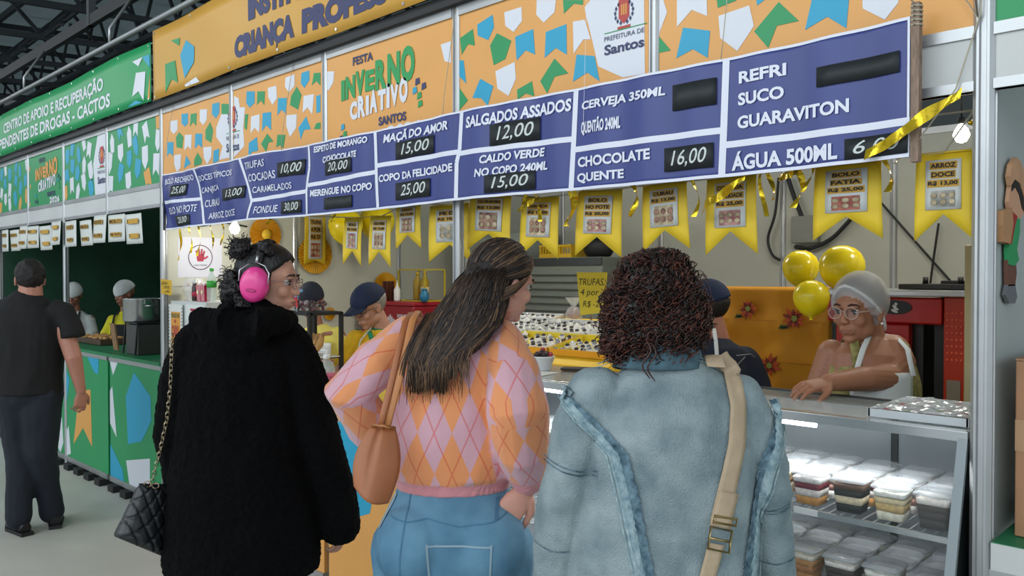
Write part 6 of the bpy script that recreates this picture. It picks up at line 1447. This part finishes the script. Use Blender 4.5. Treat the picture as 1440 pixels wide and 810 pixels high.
b = MB(); rings(b,[(.0,0,.60,.245,.17),(.0,0,.78,.243,.168),(.008,0,.95,.232,.160),(.014,0,1.10,.222,.155),(.016,0,1.22,.222,.150),(.014,0,1.30,.205,.135),(.008,0,1.355,.150,.110),(.0,.0,1.40,.100,.085),(-.008,.0,1.45,.082,.078)])
cL = [V((-.165,.0,1.315)),V((-.208,-.005,1.23)),V((-.232,-.01,1.12)),V((-.256,.02,.98)),V((-.270,.045,.80))]; cR = [V((.190,.0,1.305)),V((.232,-.005,1.22)),V((.262,-.01,1.11)),V((.288,.02,.98)),V((.305,.045,.80))]
limb(b,cL,[.078,.078,.070,.064,.058]); limb(b,cR,[.070,.066,.058,.054,.052])
f3 = folds(11,.012,6,.001,30,(1,1,.45)); 
def dj(p,n):
    e = .0
    arm = p.x < -.17 or p.x > .22
    if arm: e = .004*sin(p.z*55+noise.noise(p*9)*4)*max(0,1-abs(p.z-1.08)*7)
    return f3(p,n)+e
jk = fuse(b,'denim_jacket',DN,pc,.0065,4,dj); bd = bvh_of(jk); d_ = lambda pts: [(D(*p).x,D(*p).z) for p in pts]
# raised shoulder-to-hem flanges with frayed edges and stitching
SL = [(800,545),(792,556),(815,585),(840,608),(856,626),(866,665),(876,717),(884,760),(893,806),(900,870)]
SR = [(1084,560),(1088,585),(1083,620),(1073,645),(1066,680),(1056,717),(1048,760),(1042,806),(1036,870)]
for side_, pts in ((-1,SL),(1,SR)):
    q = MB(); decal(bd,d_(pts),.026,.004,q,0,thick=.006,n=6); o = q.build('flange', DL, pc)
    q = MB(); decal(bd,d_([(a-side_*12*(1 if i>1 else .2),b_) for i,(a,b_) in enumerate(pts)]),.022,.006,q,0,step=.007,n=4); 
    rr = random.Random(3)
    q.v = [(x+.0025*rr.uniform(-1,1),y+.002*rr.uniform(-1,1),z) for x,y,z in q.v]; q.build('frayed_edge', DS, o)
    q = MB(); decal(bd,d_([(a+side_*8,b_) for a,b_ in pts]),.003,.012,q,0); decal(bd,d_([(a+side_*3,b_) for a,b_ in pts]),.002,.0165,q,0); q.build('stitching', DL, o)
q = MB()
for pts in ([(764,638),(790,648),(812,653),(836,652)],[(764,644),(790,654),(812,659),(836,658)],[(1064,712),(1085,710),(1104,702)],[(1064,717),(1085,715),(1105,707)],[(1062,788),(1090,790),(1118,784)],[(752,762),(775,770),(800,770)]): decal(bd,d_(pts),.003,.003,q,0)
q.build('sleeve_stitching', DS, pc)['kind']='stuff'
q = MB(); decal(bd,d_([(840,512),(870,498),(920,494),(975,500),(1020,520)]),.003,.003,q,0); decal(bd,d_([(838,517),(870,503),(920,499),(975,505),(1020,526)]),.002,.003,q,0); q.build('yoke_stitching', DL, pc)
q = MB(); n = 40; vs = []
for i in range(n+1):
    a = pi*1.15+ (pi*.70+pi*1.0-pi*.0)*0; 
    t = -2.3+4.6*i/n; x, y = sin(t), -cos(t); 
    for (r_,z,k_) in ((1.02,1.475,0),(1.20,1.455,0),(1.36,1.405,0),(1.42,1.395,0)): vs.append((-.008+.080*x*r_, .074*y*r_, z-.012*(1-abs(t)/2.3)*0-.02*max(0,abs(t)-1.4)))
q.add(vs,[(i*4+j,i*4+j+1,(i+1)*4+j+1,(i+1)*4+j) for i in range(n) for j in range(3)],0,True); q.build('collar', DC, pc, solid=.006)
JN2 = fabric('jeans_dark','#2a3a4c'); b = MB(); b.ell((0,0,.84),(.20,.14,.14))
for s_ in (-1,1): limb(b,[(s_*.10,0,.80),(s_*.10,.02,.46),(s_*.10,0,.10)],[.12,.085,.065])
fuse(b,'jeans',JN2,pc,.010,3,folds(4,.006)); shoe(pc,(-.10,.03),.1,RUBB); shoe(pc,(.10,.03),-.1,RUBB)
# curly hair
HA_ = [mat('curl_dark','#1a0e0b',.42,var=.4,vs=50), mat('curl_brown','#40211a',.4,var=.4,vs=50), mat('curl_auburn','#5e3122',.4,var=.3,vs=50)]
b = MB()
for (px,py,y,r) in ((922,405,.0,(.092,.095,.085)),(902,440,.0,(.090,.090,.082)),(942,440,.0,(.088,.090,.082)),(880,472,-.01,(.052,.065,.048)),(958,462,-.01,(.050,.060,.048)),(926,468,-.05,(.09,.050,.055)),(922,385,.01,(.076,.082,.064))): b.ell(D(px,py,y),r,18,12)
hb = fuse(b,'hair',HA_[0],pc,.006,3,lambda p,n: .007*noise.noise(p*35)+.003*noise.noise(p*90))
b = MB(); rr = random.Random(21); cc_ = D(926,425,.0)
hv = [(v.co.copy(), v.normal.copy()) for v in hb.data.vertices]
for k in range(3600):
    p, d = rr.choice(hv); p = p - d*rr.uniform(0,.008)
    ax = (V((d.x*.45,d.y*.45,-.95))+V((rr.gauss(0,.3),rr.gauss(0,.3),rr.gauss(0,.2)))).normalized()
    if d.z > .6: ax = (V((d.x,d.y,-.25))+V((rr.gauss(0,.4),rr.gauss(0,.4),0))).normalized()
    e1, e2 = frame_of(ax, V((1,0,0))); rad = rr.uniform(.005,.0095); L = rr.uniform(.02,.045); tu = rr.uniform(1.3,2.4); ph = rr.uniform(0,6.28); n = 12; pts = []
    for i in range(n):
        t = i/(n-1); a = ph+t*tu*2*pi; pts.append(p+ax*L*t+e1*rad*cos(a)+e2*rad*sin(a))
    b.tube(pts,[.0010]+[.0017]*(n-2)+[.0008],4,rr.choice([0,0,1,1,2]) )
for k in range(110):                                            # loose wispy curls at the edge
    a = rr.uniform(-.5,3.64); p = cc_+V((cos(a)*.110-.008,rr.uniform(-.05,.03),sin(a)*.108)); d = V((cos(a),0,sin(a)-.4)).normalized(); e1, e2 = frame_of(d,V((0,1,0))); ph = rr.uniform(0,6); pts = []
    for i in range(10): t = i/9; pts.append(p+d*.028*t+e1*.009*cos(ph+t*8)+e2*.009*sin(ph+t*8))
    b.tube(pts,.0011,3,rr.choice([1,2]))
b.build('curls', HA_, pc)['kind']='stuff'
for (dx,dz) in ((0,0),(.012,-.006)):
    q = MB(); p0 = D(905,478,-.09); q.tube([p0+V((dx+.010*sin(t*.9),-.045+.004*cos(t),-t*.011+dz)) for t in range(9)],[.0022]*8+[.0008],5); q.build('loose_curl', HA_[1], pc)
# beige crossbody strap
cb3 = thing('crossbody_bag', 'beige webbing crossbody strap with gold buckle over the denim jacket', 'bag', (-1.165,-.602,0), YAW)
BE = mat('beige_webbing','#bda689',.7,var=.06,vs=30,bump=.3,bs=220); GB = mat('buckle_gold','#b59c6c',.28,.9)
q = MB(); decal(bd,d_([(1010,500),(1022,520),(1024,560),(1017,610),(1004,660),(993,700),(990,714)]),.046,.006,q,0,n=4); decal(bd,d_([(986,738),(980,760),(966,810),(950,870),(940,900)]),.040,.006,q,0,n=4); decal(bd,d_([(1003,672),(990,716)]),.050,.010,q,0,n=4)
q.build('strap', BE, cb3, solid=.0025)
tp = []
for (px,py) in ((1000,505),(1010,500)): pass
q = MB(); q.tube([D(1008,515,-.115),D(1004,503,-.06),D(1002,500,.0),D(1004,512,.08),D(1010,560,.14)],[(.023,.0025)]*5,8); q.build('strap_front', BE, cb3)
def onb(px,py,off=.013):
    x, z = D(px,py).x, D(px,py).z; h, nn, _, _ = bd.ray_cast(V((x,-2,z)), V((0,1,0))); return h+nn*off
q = MB(); q.tube([onb(977,714),onb(1005,722),onb(1001,750),onb(973,742)],.0035,8,closed=True); q.tube([onb(975,728),onb(1003,736)],.003,8); q.build('buckle', GB, cb3)
q = MB(); q.tube([onb(982,700,.014),onb(1012,708,.014),onb(1010,716,.014),onb(980,708,.014)],.003,8,closed=True); q.build('keeper', GB, cb3)
q = MB(); q.ell((-.03,-.235,.60),(.12,.045,.10),20,12); q.build('pouch', BE, cb3)
# ================================================================== man in black at the left edge
frame = pframe
P = frame(50, 225.0)
pm = person('man in a black T-shirt and dark jeans walking away at the left edge', -5.70, -.758)
SKM = skin_mat('skin_ruddy','#b07a66'); HC = P(42,393,.0); HM = look((-.62,.78,-.05))
b = MB(); head(b,HC,HM,1.02); limb(b,[P(42,420,0),P(43,405,0),HC],[.075,.066,.06])
rings(b,[(-.05,0,.90,.17,.13),(-.05,0,1.05,.17,.13),(-.05,0,1.25,.18,.13),(-.05,0,1.38,.16,.10),(-.04,0,1.43,.08,.07)])
limb(b,[(.15,0,1.37),(.245,-.02,1.11),(.262,.03,.90)],[.055,.050,.030]); limb(b,[(-.25,0,1.37),(-.33,-.02,1.11),(-.31,.08,.90)],[.055,.048,.030])
hand(b,(.262,.03,.89),(-.12,.1,-1),(.8,-.6,0),-1,1.05,.4); hand(b,(-.31,.08,.89),(0,.1,-1),(-1,0,0),1,1.05,.5)
for q,(fx,fy) in ((-1,(-.12,0)),(1,(.0,.16))): limb(b,[(-.06+q*.08,0,.88),(-.07+q*.06,.03,.48),(fx,fy,.08)],[.09,.06,.04])
fuse(b,'body',SKM,pm,.0055,3); face_bits(pm,HC,HM,1.0)
TS = fabric('black_tshirt','#08080a'); b = MB(); rings(b,[(-.05,0,.885,.205,.155),(-.05,0,1.0,.205,.16),(-.055,0,1.2,.23,.16),(-.055,0,1.33,.235,.15),(-.05,0,1.41,.20,.13),(-.045,0,1.475,.13,.09),(-.035,0,1.515,.078,.078)])
b.tube([(.10,0,1.41),(.18,0,1.385),(.222,-.01,1.31),(.240,-.018,1.235)],[.07,.074,.070,.072],16,0,V((0,1,0))); b.tube([(-.2,0,1.41),(-.28,0,1.385),(-.32,-.01,1.31),(-.33,-.018,1.235)],[.07,.074,.070,.072],16,0,V((0,1,0)))
fuse(b,'tshirt',TS,pm,.009,4,folds(6,.012,6))
JD = fabric('dark_jeans','#141b26'); b = MB(); b.ell((-.05,0,.89),(.19,.14,.12))
for q,(fx,fy) in ((-1,(-.12,0)),(1,(.0,.16))): limb(b,[(-.05+q*.08,0,.88),(-.055+q*.06,.03,.50),(-.06+q*.05,fy*.7,.3),(fx,fy,.10)],[.125,.095,.080,.075])
fuse(b,'jeans',JD,pm,.010,4,folds(9,.012,7)); shoe(pm,(-.13,.03),.9,mat('black_leather','#121213',.4)); shoe(pm,(.0,.2),.5,mat('black_leather'))
HK = mat('hair_short_dark','#120d0c',.6,var=.5,vs=90,bump=.6,bs=200)
skullcap(HC,HM,1.02,lambda q: q.y < .03+max(0,(q.z-.03))*.8 and q.z > -.065+max(0,q.y+.03)*1.1, rx=.083, ry=.104, rz=.097,nu=72,nv=48).warp(lambda p: p+V((noise.noise(p*45),noise.noise(p*45+V((7,7,7))),noise.noise(p*45+V((3,3,3)))))*.007).build('hair', HK, pm)
# ================================================================== woman in navy cap and yellow-green jersey
def clothes_top(root, mat_, rr, armL, armR, rad, name, seed, vox=.008, amp=.008, mats=None, pick=None):
    b = MB(); rings(b, rr); limb(b, armL, rad[:len(armL)]); limb(b, armR, rad[:len(armR)])
    return fuse(b, name, mats or mat_, root, vox, 4, folds(seed, amp, 8), pick)
P = frame(520, 241.0)
def at_y(px, y):                                               # floor point on the sight line of a photo column
    p = atY(px, 405, y); return p.x, p.y
x_, y_ = at_y(520,.50)
p1 = person('woman in a navy cap and yellow jersey with green trim looking down behind the counter', x_, y_)
SK1 = skin_mat('skin_older','#b98873'); HC = P(519,431,-.02); HM = look((-.62,-.62,-.42))
b = MB(); head(b,HC,HM,1.05); limb(b,[P(540,468,.03),P(532,448,.01),HC+V((.01,.02,0))],[.055,.050,.055])
rings(b,[(.07,.05,.90,.15,.11),(.07,.05,1.10,.15,.11),(.06,.04,1.24,.15,.10),(.07,.03,1.30,.07,.06)])
aR_ = [V((-.10,.0,1.25)),V((-.15,-.05,1.10)),V((-.15,-.20,1.07))]; aL_ = [V((.21,.05,1.25)),V((.25,.02,1.06)),V((.12,-.18,1.07))]
limb(b,aR_,[.045,.038,.026]); limb(b,aL_,[.045,.038,.026]); hand(b,aR_[-1],(-.1,-1,-.05),(0,0,1),1,.95,.3); hand(b,aL_[-1],(-.5,-.8,-.05),(0,0,1),-1,.95,.3)
for q in (-1,1): limb(b,[(.07+q*.08,.05,.90),(.07+q*.09,.07,.48),(.07+q*.09,.05,.08)],[.09,.06,.04])
fuse(b,'body',SK1,p1,.0055,3); face_bits(p1,HC,HM,1.05,brow=mat('brow_grey','#6a5a50',.8)); glasses(p1,HC,HM,1.05,mat('frame_dark','#3b3030',.3))
YJ = fabric('jersey_yellow','#e3b21c'); GJ = fabric('jersey_green','#1c7a4e')
clothes_top(p1,YJ,[(.07,.05,.80,.19,.14),(.07,.05,1.05,.175,.13),(.065,.04,1.20,.17,.12),(.07,.035,1.28,.12,.09),(.075,.03,1.32,.065,.06)],[V((-.08,.0,1.25)),V((-.125,-.03,1.15)),V((-.155,-.06,1.08))],[V((.19,.05,1.25)),V((.235,.03,1.15)),V((.25,.02,1.08))],[.062,.062,.062],'jersey',3,mats=[YJ,GJ],
  pick=lambda c,n: 1 if (c.z > 1.305 or (c.z < 1.10 and (c.x < -.105 or c.x > .205))) else 0)
q = MB()
for t0 in (0,1): q.tube([(.01+.0,-.075,1.30),(.035,-.105,1.24),(.062,-.115,1.17)] if t0==0 else [(.13,-.06,1.31),(.10,-.10,1.24),(.062,-.115,1.17)],[(.014,.006)]*3,8)
q.build('neck_trim', GJ, p1)
q = MB(); q.grid(10,16,lambda u,v:(-.09+.20*u,-.125-.02*sin(u*pi)+.02*v,.82+.34*v)); q.build('apron', mat('apron_white','#cfd3d2',.8,bump=.2,bs=60), p1, solid=.004)
q = MB(); q.tube([(-.06,-.10,1.16),(-.04,-.08,1.25),(.02,-.02,1.33),(.10,.04,1.335)],.004,6); q.tube([(.10,-.10,1.16),(.125,-.06,1.28),(.12,.0,1.335)],.004,6); q.build('apron_strap', mat('apron_white'), p1)
CAPN = fabric('cap_navy','#12203c'); skullcap(HC,HM,1.05,lambda q: q.z > .028-q.y*.10, rx=.088, ry=.110, rz=.100).build('cap', CAPN, p1)
def visor(root, HC, HM, s, m_, up=.05):
    q = MB(); vs = []
    n = 14
    for k, e in ((0,.0),(1,.5),(2,1)):
        for i in range(n+1):
            a = -1.15+2.3*i/n; r0 = .088; x = sin(a)*(r0-.006*k); y = .040+cos(a)*.052+e*.072*cos(a*.9); z = .036+up*.0-e*.010-.018*abs(sin(a))*(.6)
            vs.append(HC+HM@(V((x,y,z))*s))
    q.add(vs,[(k*(n+1)+i,k*(n+1)+i+1,(k+1)*(n+1)+i+1,(k+1)*(n+1)+i) for k in range(2) for i in range(n)],0,True); q.build('cap_visor', m_, root, solid=.005)
visor(p1,HC,HM,1.05,CAPN)
HG = mat('hair_grey','#8d8681',.6,var=.3,vs=60,bump=.5,bs=120); skullcap(HC,HM,1.05,lambda q: q.y < .0 and q.z > -.06 and q.z < .035, rx=.083, ry=.106, rz=.096).build('hair', HG, p1)
q = MB(); q.ell(HC+HM@V((.082,.0,-.042)),(.005,)*3,8,6); q.build('earring', mat('pearl','#e6e2da',.2), p1)
# ================================================================== worker behind the glass warmer
x_, y_ = at_y(440,.64); P = frame(440, 211.0)
p2 = person('worker in a pale yellow shirt and dark cap, half hidden behind the glass warmer', x_, y_)
HC = P(437,424,0); HM = look((.15,-1,-.35))
b = MB(); head(b,HC,HM,1.0); limb(b,[(.01,.02,1.27),(.0,.02,1.36),HC],[.055,.05,.05]); rings(b,[(.03,.03,.9,.15,.11),(.03,.03,1.15,.15,.10),(.03,.02,1.24,.14,.09),(.02,.02,1.28,.06,.06)])
limb(b,[(-.12,.02,1.22),(-.15,-.02,1.05),(-.05,-.17,1.07)],[.045,.038,.026]); limb(b,[(.17,.02,1.22),(.20,-.02,1.03),(.10,-.17,1.07)],[.045,.038,.026]); hand(b,(-.05,-.17,1.07),(.3,-.9,0),(0,0,1),1,.95,.4); hand(b,(.10,-.17,1.07),(-.3,-.9,0),(0,0,1),-1,.95,.4)
for q in (-1,1): limb(b,[(.03+q*.08,.05,.90),(.03+q*.09,.07,.48),(.03+q*.09,.05,.08)],[.09,.06,.04])
fuse(b,'body',skin_mat('skin_brown','#8f5f4a'),p2,.006,3); face_bits(p2,HC,HM,1.0); glasses(p2,HC,HM,1.0,mat('frame_dark'))
clothes_top(p2,fabric('shirt_pale_yellow','#cbbd5a'),[(.03,.03,.80,.18,.13),(.03,.03,1.05,.17,.12),(.03,.025,1.19,.165,.115),(.025,.02,1.26,.11,.08),(.02,.02,1.29,.06,.06)],[V((-.10,.02,1.22)),V((-.14,-.0,1.10)),V((-.15,-.05,1.05))],[V((.155,.02,1.22)),V((.195,.0,1.10)),V((.20,-.03,1.02))],[.06,.06,.058],'shirt',5)
q = MB(); q.grid(10,14,lambda u,v:(-.08+.22*u,-.105-.02*sin(u*pi)+.01*v,.82+.36*v)); q.build('apron', mat('apron_white'), p2, solid=.004)
skullcap(HC,HM,1.0,lambda q: q.z > .03-q.y*.1, rx=.088, ry=.108, rz=.100).build('cap', fabric('cap_black','#141a28'), p2)
skullcap(HC,HM,1.0,lambda q: q.y < .0 and q.z > -.06 and q.z < .035, rx=.084, ry=.104, rz=.096).build('hair', HK, p2)
# ================================================================== man in navy behind the case, mostly hidden by the curls
x_, y_ = at_y(995,.86); P = frame(995, 1150/((x_*-.6991)+(y_+2.33)*.715))
p3 = person('man in navy shirt and blue cap, half hidden by the curly auburn hair', x_, y_)
HC = P(992,434,0); HM = look((-.97,.10,-.22))
b = MB(); head(b,HC,HM,1.0); limb(b,[P(1010,490,.02),P(1003,460,.01),HC+V((.01,.0,0))],[.062,.056,.055]); c_ = P(1008,520).x
rings(b,[(c_,0,.9,.16,.12),(c_,0,1.08,.16,.11),(c_,0,1.22,.15,.10),(c_,.01,1.30,.07,.06)])
limb(b,[(c_+.14,-.02,1.22),(c_+.18,-.04,1.08),(c_+.02,-.14,1.0)],[.05,.042,.028]); limb(b,[(c_-.14,.02,1.22),(c_-.19,-.02,1.08),(c_-.1,-.14,1.0)],[.05,.042,.028]); hand(b,(c_+.02,-.14,1.0),(-1,-.2,0),(0,-.3,1),-1,1,.4); hand(b,(c_-.1,-.14,1.0),(.3,-.3,0),(0,0,1),1,1,.4)
for q in (-1,1): limb(b,[(c_+q*.08,0,.88),(c_+q*.09,.02,.48),(c_+q*.09,0,.08)],[.09,.06,.04])
fuse(b,'body',SKM,p3,.0055,3); face_bits(p3,HC,HM,1.0)
clothes_top(p3,fabric('shirt_navy','#131b2d'),[(c_,0,.80,.19,.15),(c_,0,1.05,.185,.14),(c_,0,1.20,.18,.125),(c_,.0,1.30,.12,.09),(c_,.01,1.335,.065,.06)],[V((c_-.12,.02,1.24)),V((c_-.18,0,1.14)),V((c_-.2,-.02,1.05))],[V((c_+.12,-.01,1.24)),V((c_+.17,-.02,1.14)),V((c_+.19,-.04,1.05))],[.07,.068,.066],'shirt',7)
q = MB(); q.tube([P(1004,462,-.085),P(1007,480,-.105),P(1009,505,-.135),P(1008,540,-.145)],[(.009,.003)]*4,8); q.build('apron_strap', mat('apron_white'), p3)
q = MB(); q.grid(8,10,lambda u,v:(c_-.16+.16*u,-.15-.01*sin(u*pi),.78+.33*v)); q.build('apron', mat('apron_white'), p3, solid=.004)
q = MB(); q.tube([P(1036,500,-.10),P(1056,498,-.08),P(1066,506,-.05)],.002,5); q.tube([P(1036,515,-.12),P(1048,502,-.11)],.002,5); q.build('sleeve_piping', mat('piping_grey','#8b8a80',.7), p3)
CB_ = fabric('cap_blue','#15284a'); skullcap(HC,HM,1.0,lambda q: q.z > .02-q.y*.10, rx=.088, ry=.108, rz=.100).build('cap', CB_, p3); visor(p3,HC,HM,1.0,CB_)
skullcap(HC,HM,1.0,lambda q: q.y < .0 and q.z > -.05 and q.z < .03, rx=.083, ry=.104, rz=.096).build('hair', HK, p3)
# ================================================================== woman with the hair net serving at the case
x_, y_ = at_y(1213,.70); s_ = 1150/(-.6991*x_+.715*(y_+2.33)); P = frame(1213, s_)
p4 = person('woman in a white hair net, glasses and white apron leaning on the display case', x_, y_)
SK4 = skin_mat('skin_tan','#9c6a50'); HC = P(1208,436,.0); HM = look((-.80,-.58,-.10))
b = MB(); head(b,HC,HM,1.04); limb(b,[P(1228,497,.05),P(1222,472,.03),HC+V((.01,.02,0))],[.062,.055,.058])
c_ = .04; rings(b,[(c_,.03,.9,.17,.13),(c_,.03,1.10,.165,.125),(c_,.02,1.25,.165,.12),(c_,.02,1.33,.15,.10),(c_+.01,.03,1.385,.07,.06)])
eR = P(1254,532,-.08); wR_ = P(1166,538,-.235)
limb(b,[P(1256,493,.0),P(1264,510,-.03),eR,P(1215,533,-.17),wR_],[.060,.060,.050,.044,.030])
hand(b,wR_,(-1,-.35,-.12),(-.05,-.25,1),-1,1.0,.25,.1)
limb(b,[(c_-.13,.05,1.33),(c_-.20,.06,1.14),(c_-.22,-.02,1.0)],[.055,.046,.030]); hand(b,(c_-.22,-.02,1.0),(-.1,-.8,-.3),(-1,0,.3),1,1,.3)
for q in (-1,1): limb(b,[(c_+q*.09,.03,.88),(c_+q*.10,.04,.48),(c_+q*.10,.03,.08)],[.10,.07,.045])
fuse(b,'body',SK4,p4,.0045,3); face_bits(p4,HC,HM,1.04); glasses(p4,HC,HM,1.04,mat('frame_clear','#b99f92',.2),r=.024)
TK = mat('tank_floral','#6b6a3c',.8,var=.5,vs=45,hx2='#a39a5e'); b = MB(); rings(b,[(c_,.03,.80,.20,.155),(c_,.03,1.05,.185,.145),(c_,.02,1.22,.178,.135),(c_,.02,1.30,.155,.115)]); fuse(b,'tank_top',TK,p4,.008,4,folds(2,.006))
q = MB(); q.tube([(c_-.09,-.085,1.28),(c_-.085,-.04,1.385),(c_-.07,.04,1.40),(c_-.07,.10,1.36)],[(.018,.004)]*4,8); q.tube([(c_+.075,-.095,1.28),(c_+.09,-.05,1.375),(c_+.08,.04,1.40),(c_+.08,.10,1.36)],[(.018,.004)]*4,8); q.build('tank_strap', TK, p4)
q = MB(); q.grid(14,16,lambda u,v:(c_-.13+.22*u-.0,-.118-.030*sin(u*pi)+.008*v,.84+.44*v)); q.build('apron', mat('apron_white'), p4, solid=.005)
q = MB(); q.tube([(c_-.12,-.13,1.27),(c_-.08,-.10,1.36),(c_-.03,-.03,1.40),(c_+.04,.07,1.40)],[(.010,.003)]*4,8); q.tube([(c_+.085,-.13,1.27),(c_+.085,-.085,1.36),(c_+.075,-.02,1.40),(c_+.05,.07,1.405)],[(.010,.003)]*4,8); q.build('apron_strap', mat('apron_white'), p4)
NETM = mat('net_base','#8d8a88',.7,var=.25,vs=120,alpha=.75); 
skullcap(HC,HM,1.04,lambda q: q.y < .045+max(0,(q.z-.03))*.8 and q.z > -.06+max(0,q.y+.03)*1.1, rx=.080, ry=.102, rz=.094).build('hair', mat('hair_greying','#54484a',.6,var=.5,vs=60), p4)
skullcap(HC,HM,1.04,lambda q: q.y < .058+max(0,(q.z-.03))*.9 and q.z > -.075+max(0,q.y+.03)*1.1, rx=.089, ry=.113, rz=.106).build('hair_net', glassy('net_white','#d9dadb',.42,.7), p4)
q = MB(); q.tube([HC+HM@V((sin(a)*.082,.052+.030*cos(a*1.0)-.10*(1-cos(a))*.55,.098-.175*(abs(a)/2.2)**1.5)) for a in [-2.2+4.4*i/24 for i in range(25)]],.0055,8); q.build('net_band', mat('net_band','#d5d6d6',.7), p4)
q = MB(); q.ell(HC+HM@V((.085,-.002,-.046)),(.005,)*3,8,6); q.ell(HC+HM@V((-.085,-.002,-.046)),(.005,)*3,8,6); q.build('earring', mat('pearl'), p4)
# ================================================================== two cooks of the green stall
def cook(px, y, label, hy, look_, shirt, cap, skin_, seed, apron, armdz=0):
    x_, y_ = at_y(px,y); s_ = 1150/(-.6991*x_+.715*(y_+2.33)); P = frame(px, s_); r_ = person(label, x_, y_)
    HC = P(px,hy,0); HM = look(look_); z0 = HC.z-.20
    b = MB(); head(b,HC,HM,1.0); limb(b,[(.01,.02,z0),(.0,.02,z0+.09),HC],[.055,.05,.05]); rings(b,[(.02,.03,.88,.16,.12),(.02,.03,z0-.14,.16,.11),(.02,.02,z0-.05,.15,.09),(.01,.02,z0,.06,.06)])
    limb(b,[(-.14,.02,z0-.06),(-.19,-.02,z0-.26),(-.08,-.20,z0-.28)],[.045,.038,.026]); limb(b,[(.17,.02,z0-.06),(.21,-.02,z0-.26),(.14,-.20,z0-.28)],[.045,.038,.026]); hand(b,(-.08,-.20,z0-.28),(.2,-.9,-.1),(0,0,1),1,.95,.4); hand(b,(.14,-.20,z0-.28),(-.2,-.9,-.1),(0,0,1),-1,.95,.4)
    for q in (-1,1): limb(b,[(.02+q*.08,.03,.88),(.02+q*.09,.05,.48),(.02+q*.09,.03,.08)],[.09,.06,.04])
    fuse(b,'body',skin_,r_,.007,3); face_bits(r_,HC,HM,1.0)
    clothes_top(r_,shirt,[(.02,.03,.80,.19,.14),(.02,.03,z0-.2,.18,.13),(.02,.025,z0-.07,.175,.115),(.015,.02,z0-.01,.11,.08),(.01,.02,z0+.03,.06,.055)],[V((-.12,.02,z0-.07)),V((-.18,-.0,z0-.2)),V((-.16,-.09,z0-.27))],[V((.155,.02,z0-.07)),V((.205,.0,z0-.2)),V((.19,-.09,z0-.27))],[.062,.06,.05],'shirt',seed,.010)
    skullcap(HC,HM,1.0,lambda q: q.z > .018-q.y*.35 and q.z > -.02, rx=.090, ry=.112, rz=.108).build('cap', cap, r_)
    q = MB(); q.grid(10,14,lambda u,v:(-.09+.22*u,-.115-.02*sin(u*pi)+.01*v,.80+(z0-.90)*v)); q.build('apron', apron, r_, solid=.004)
    for sx in (-.07,.11): q = MB(); q.tube([(sx,-.11,z0-.11),(sx*.9,-.08,z0-.02),(sx*.6,.0,z0+.03)],[(.012,.003)]*3,6); q.build('apron_strap', apron, r_)
    return r_
WCAP = mat('cook_cap_white','#c3c6c4',.8,var=.08,vs=20)
cook(103,.62,'cook in white cap, pale shirt and dark apron at the green stall',415,(.25,-1,-.25),fabric('shirt_offwhite','#a9aeaa'),WCAP,skin_mat('skin_brown','#8f5f4a'),2,fabric('apron_black','#15161a'))
cook(175,.80,'cook in white head net and yellow jacket behind the big pot',413,(-.55,-.85,-.25),fabric('jacket_yellow','#c9c021'),WCAP,skin_mat('skin_brown'),6,fabric('apron_black'))
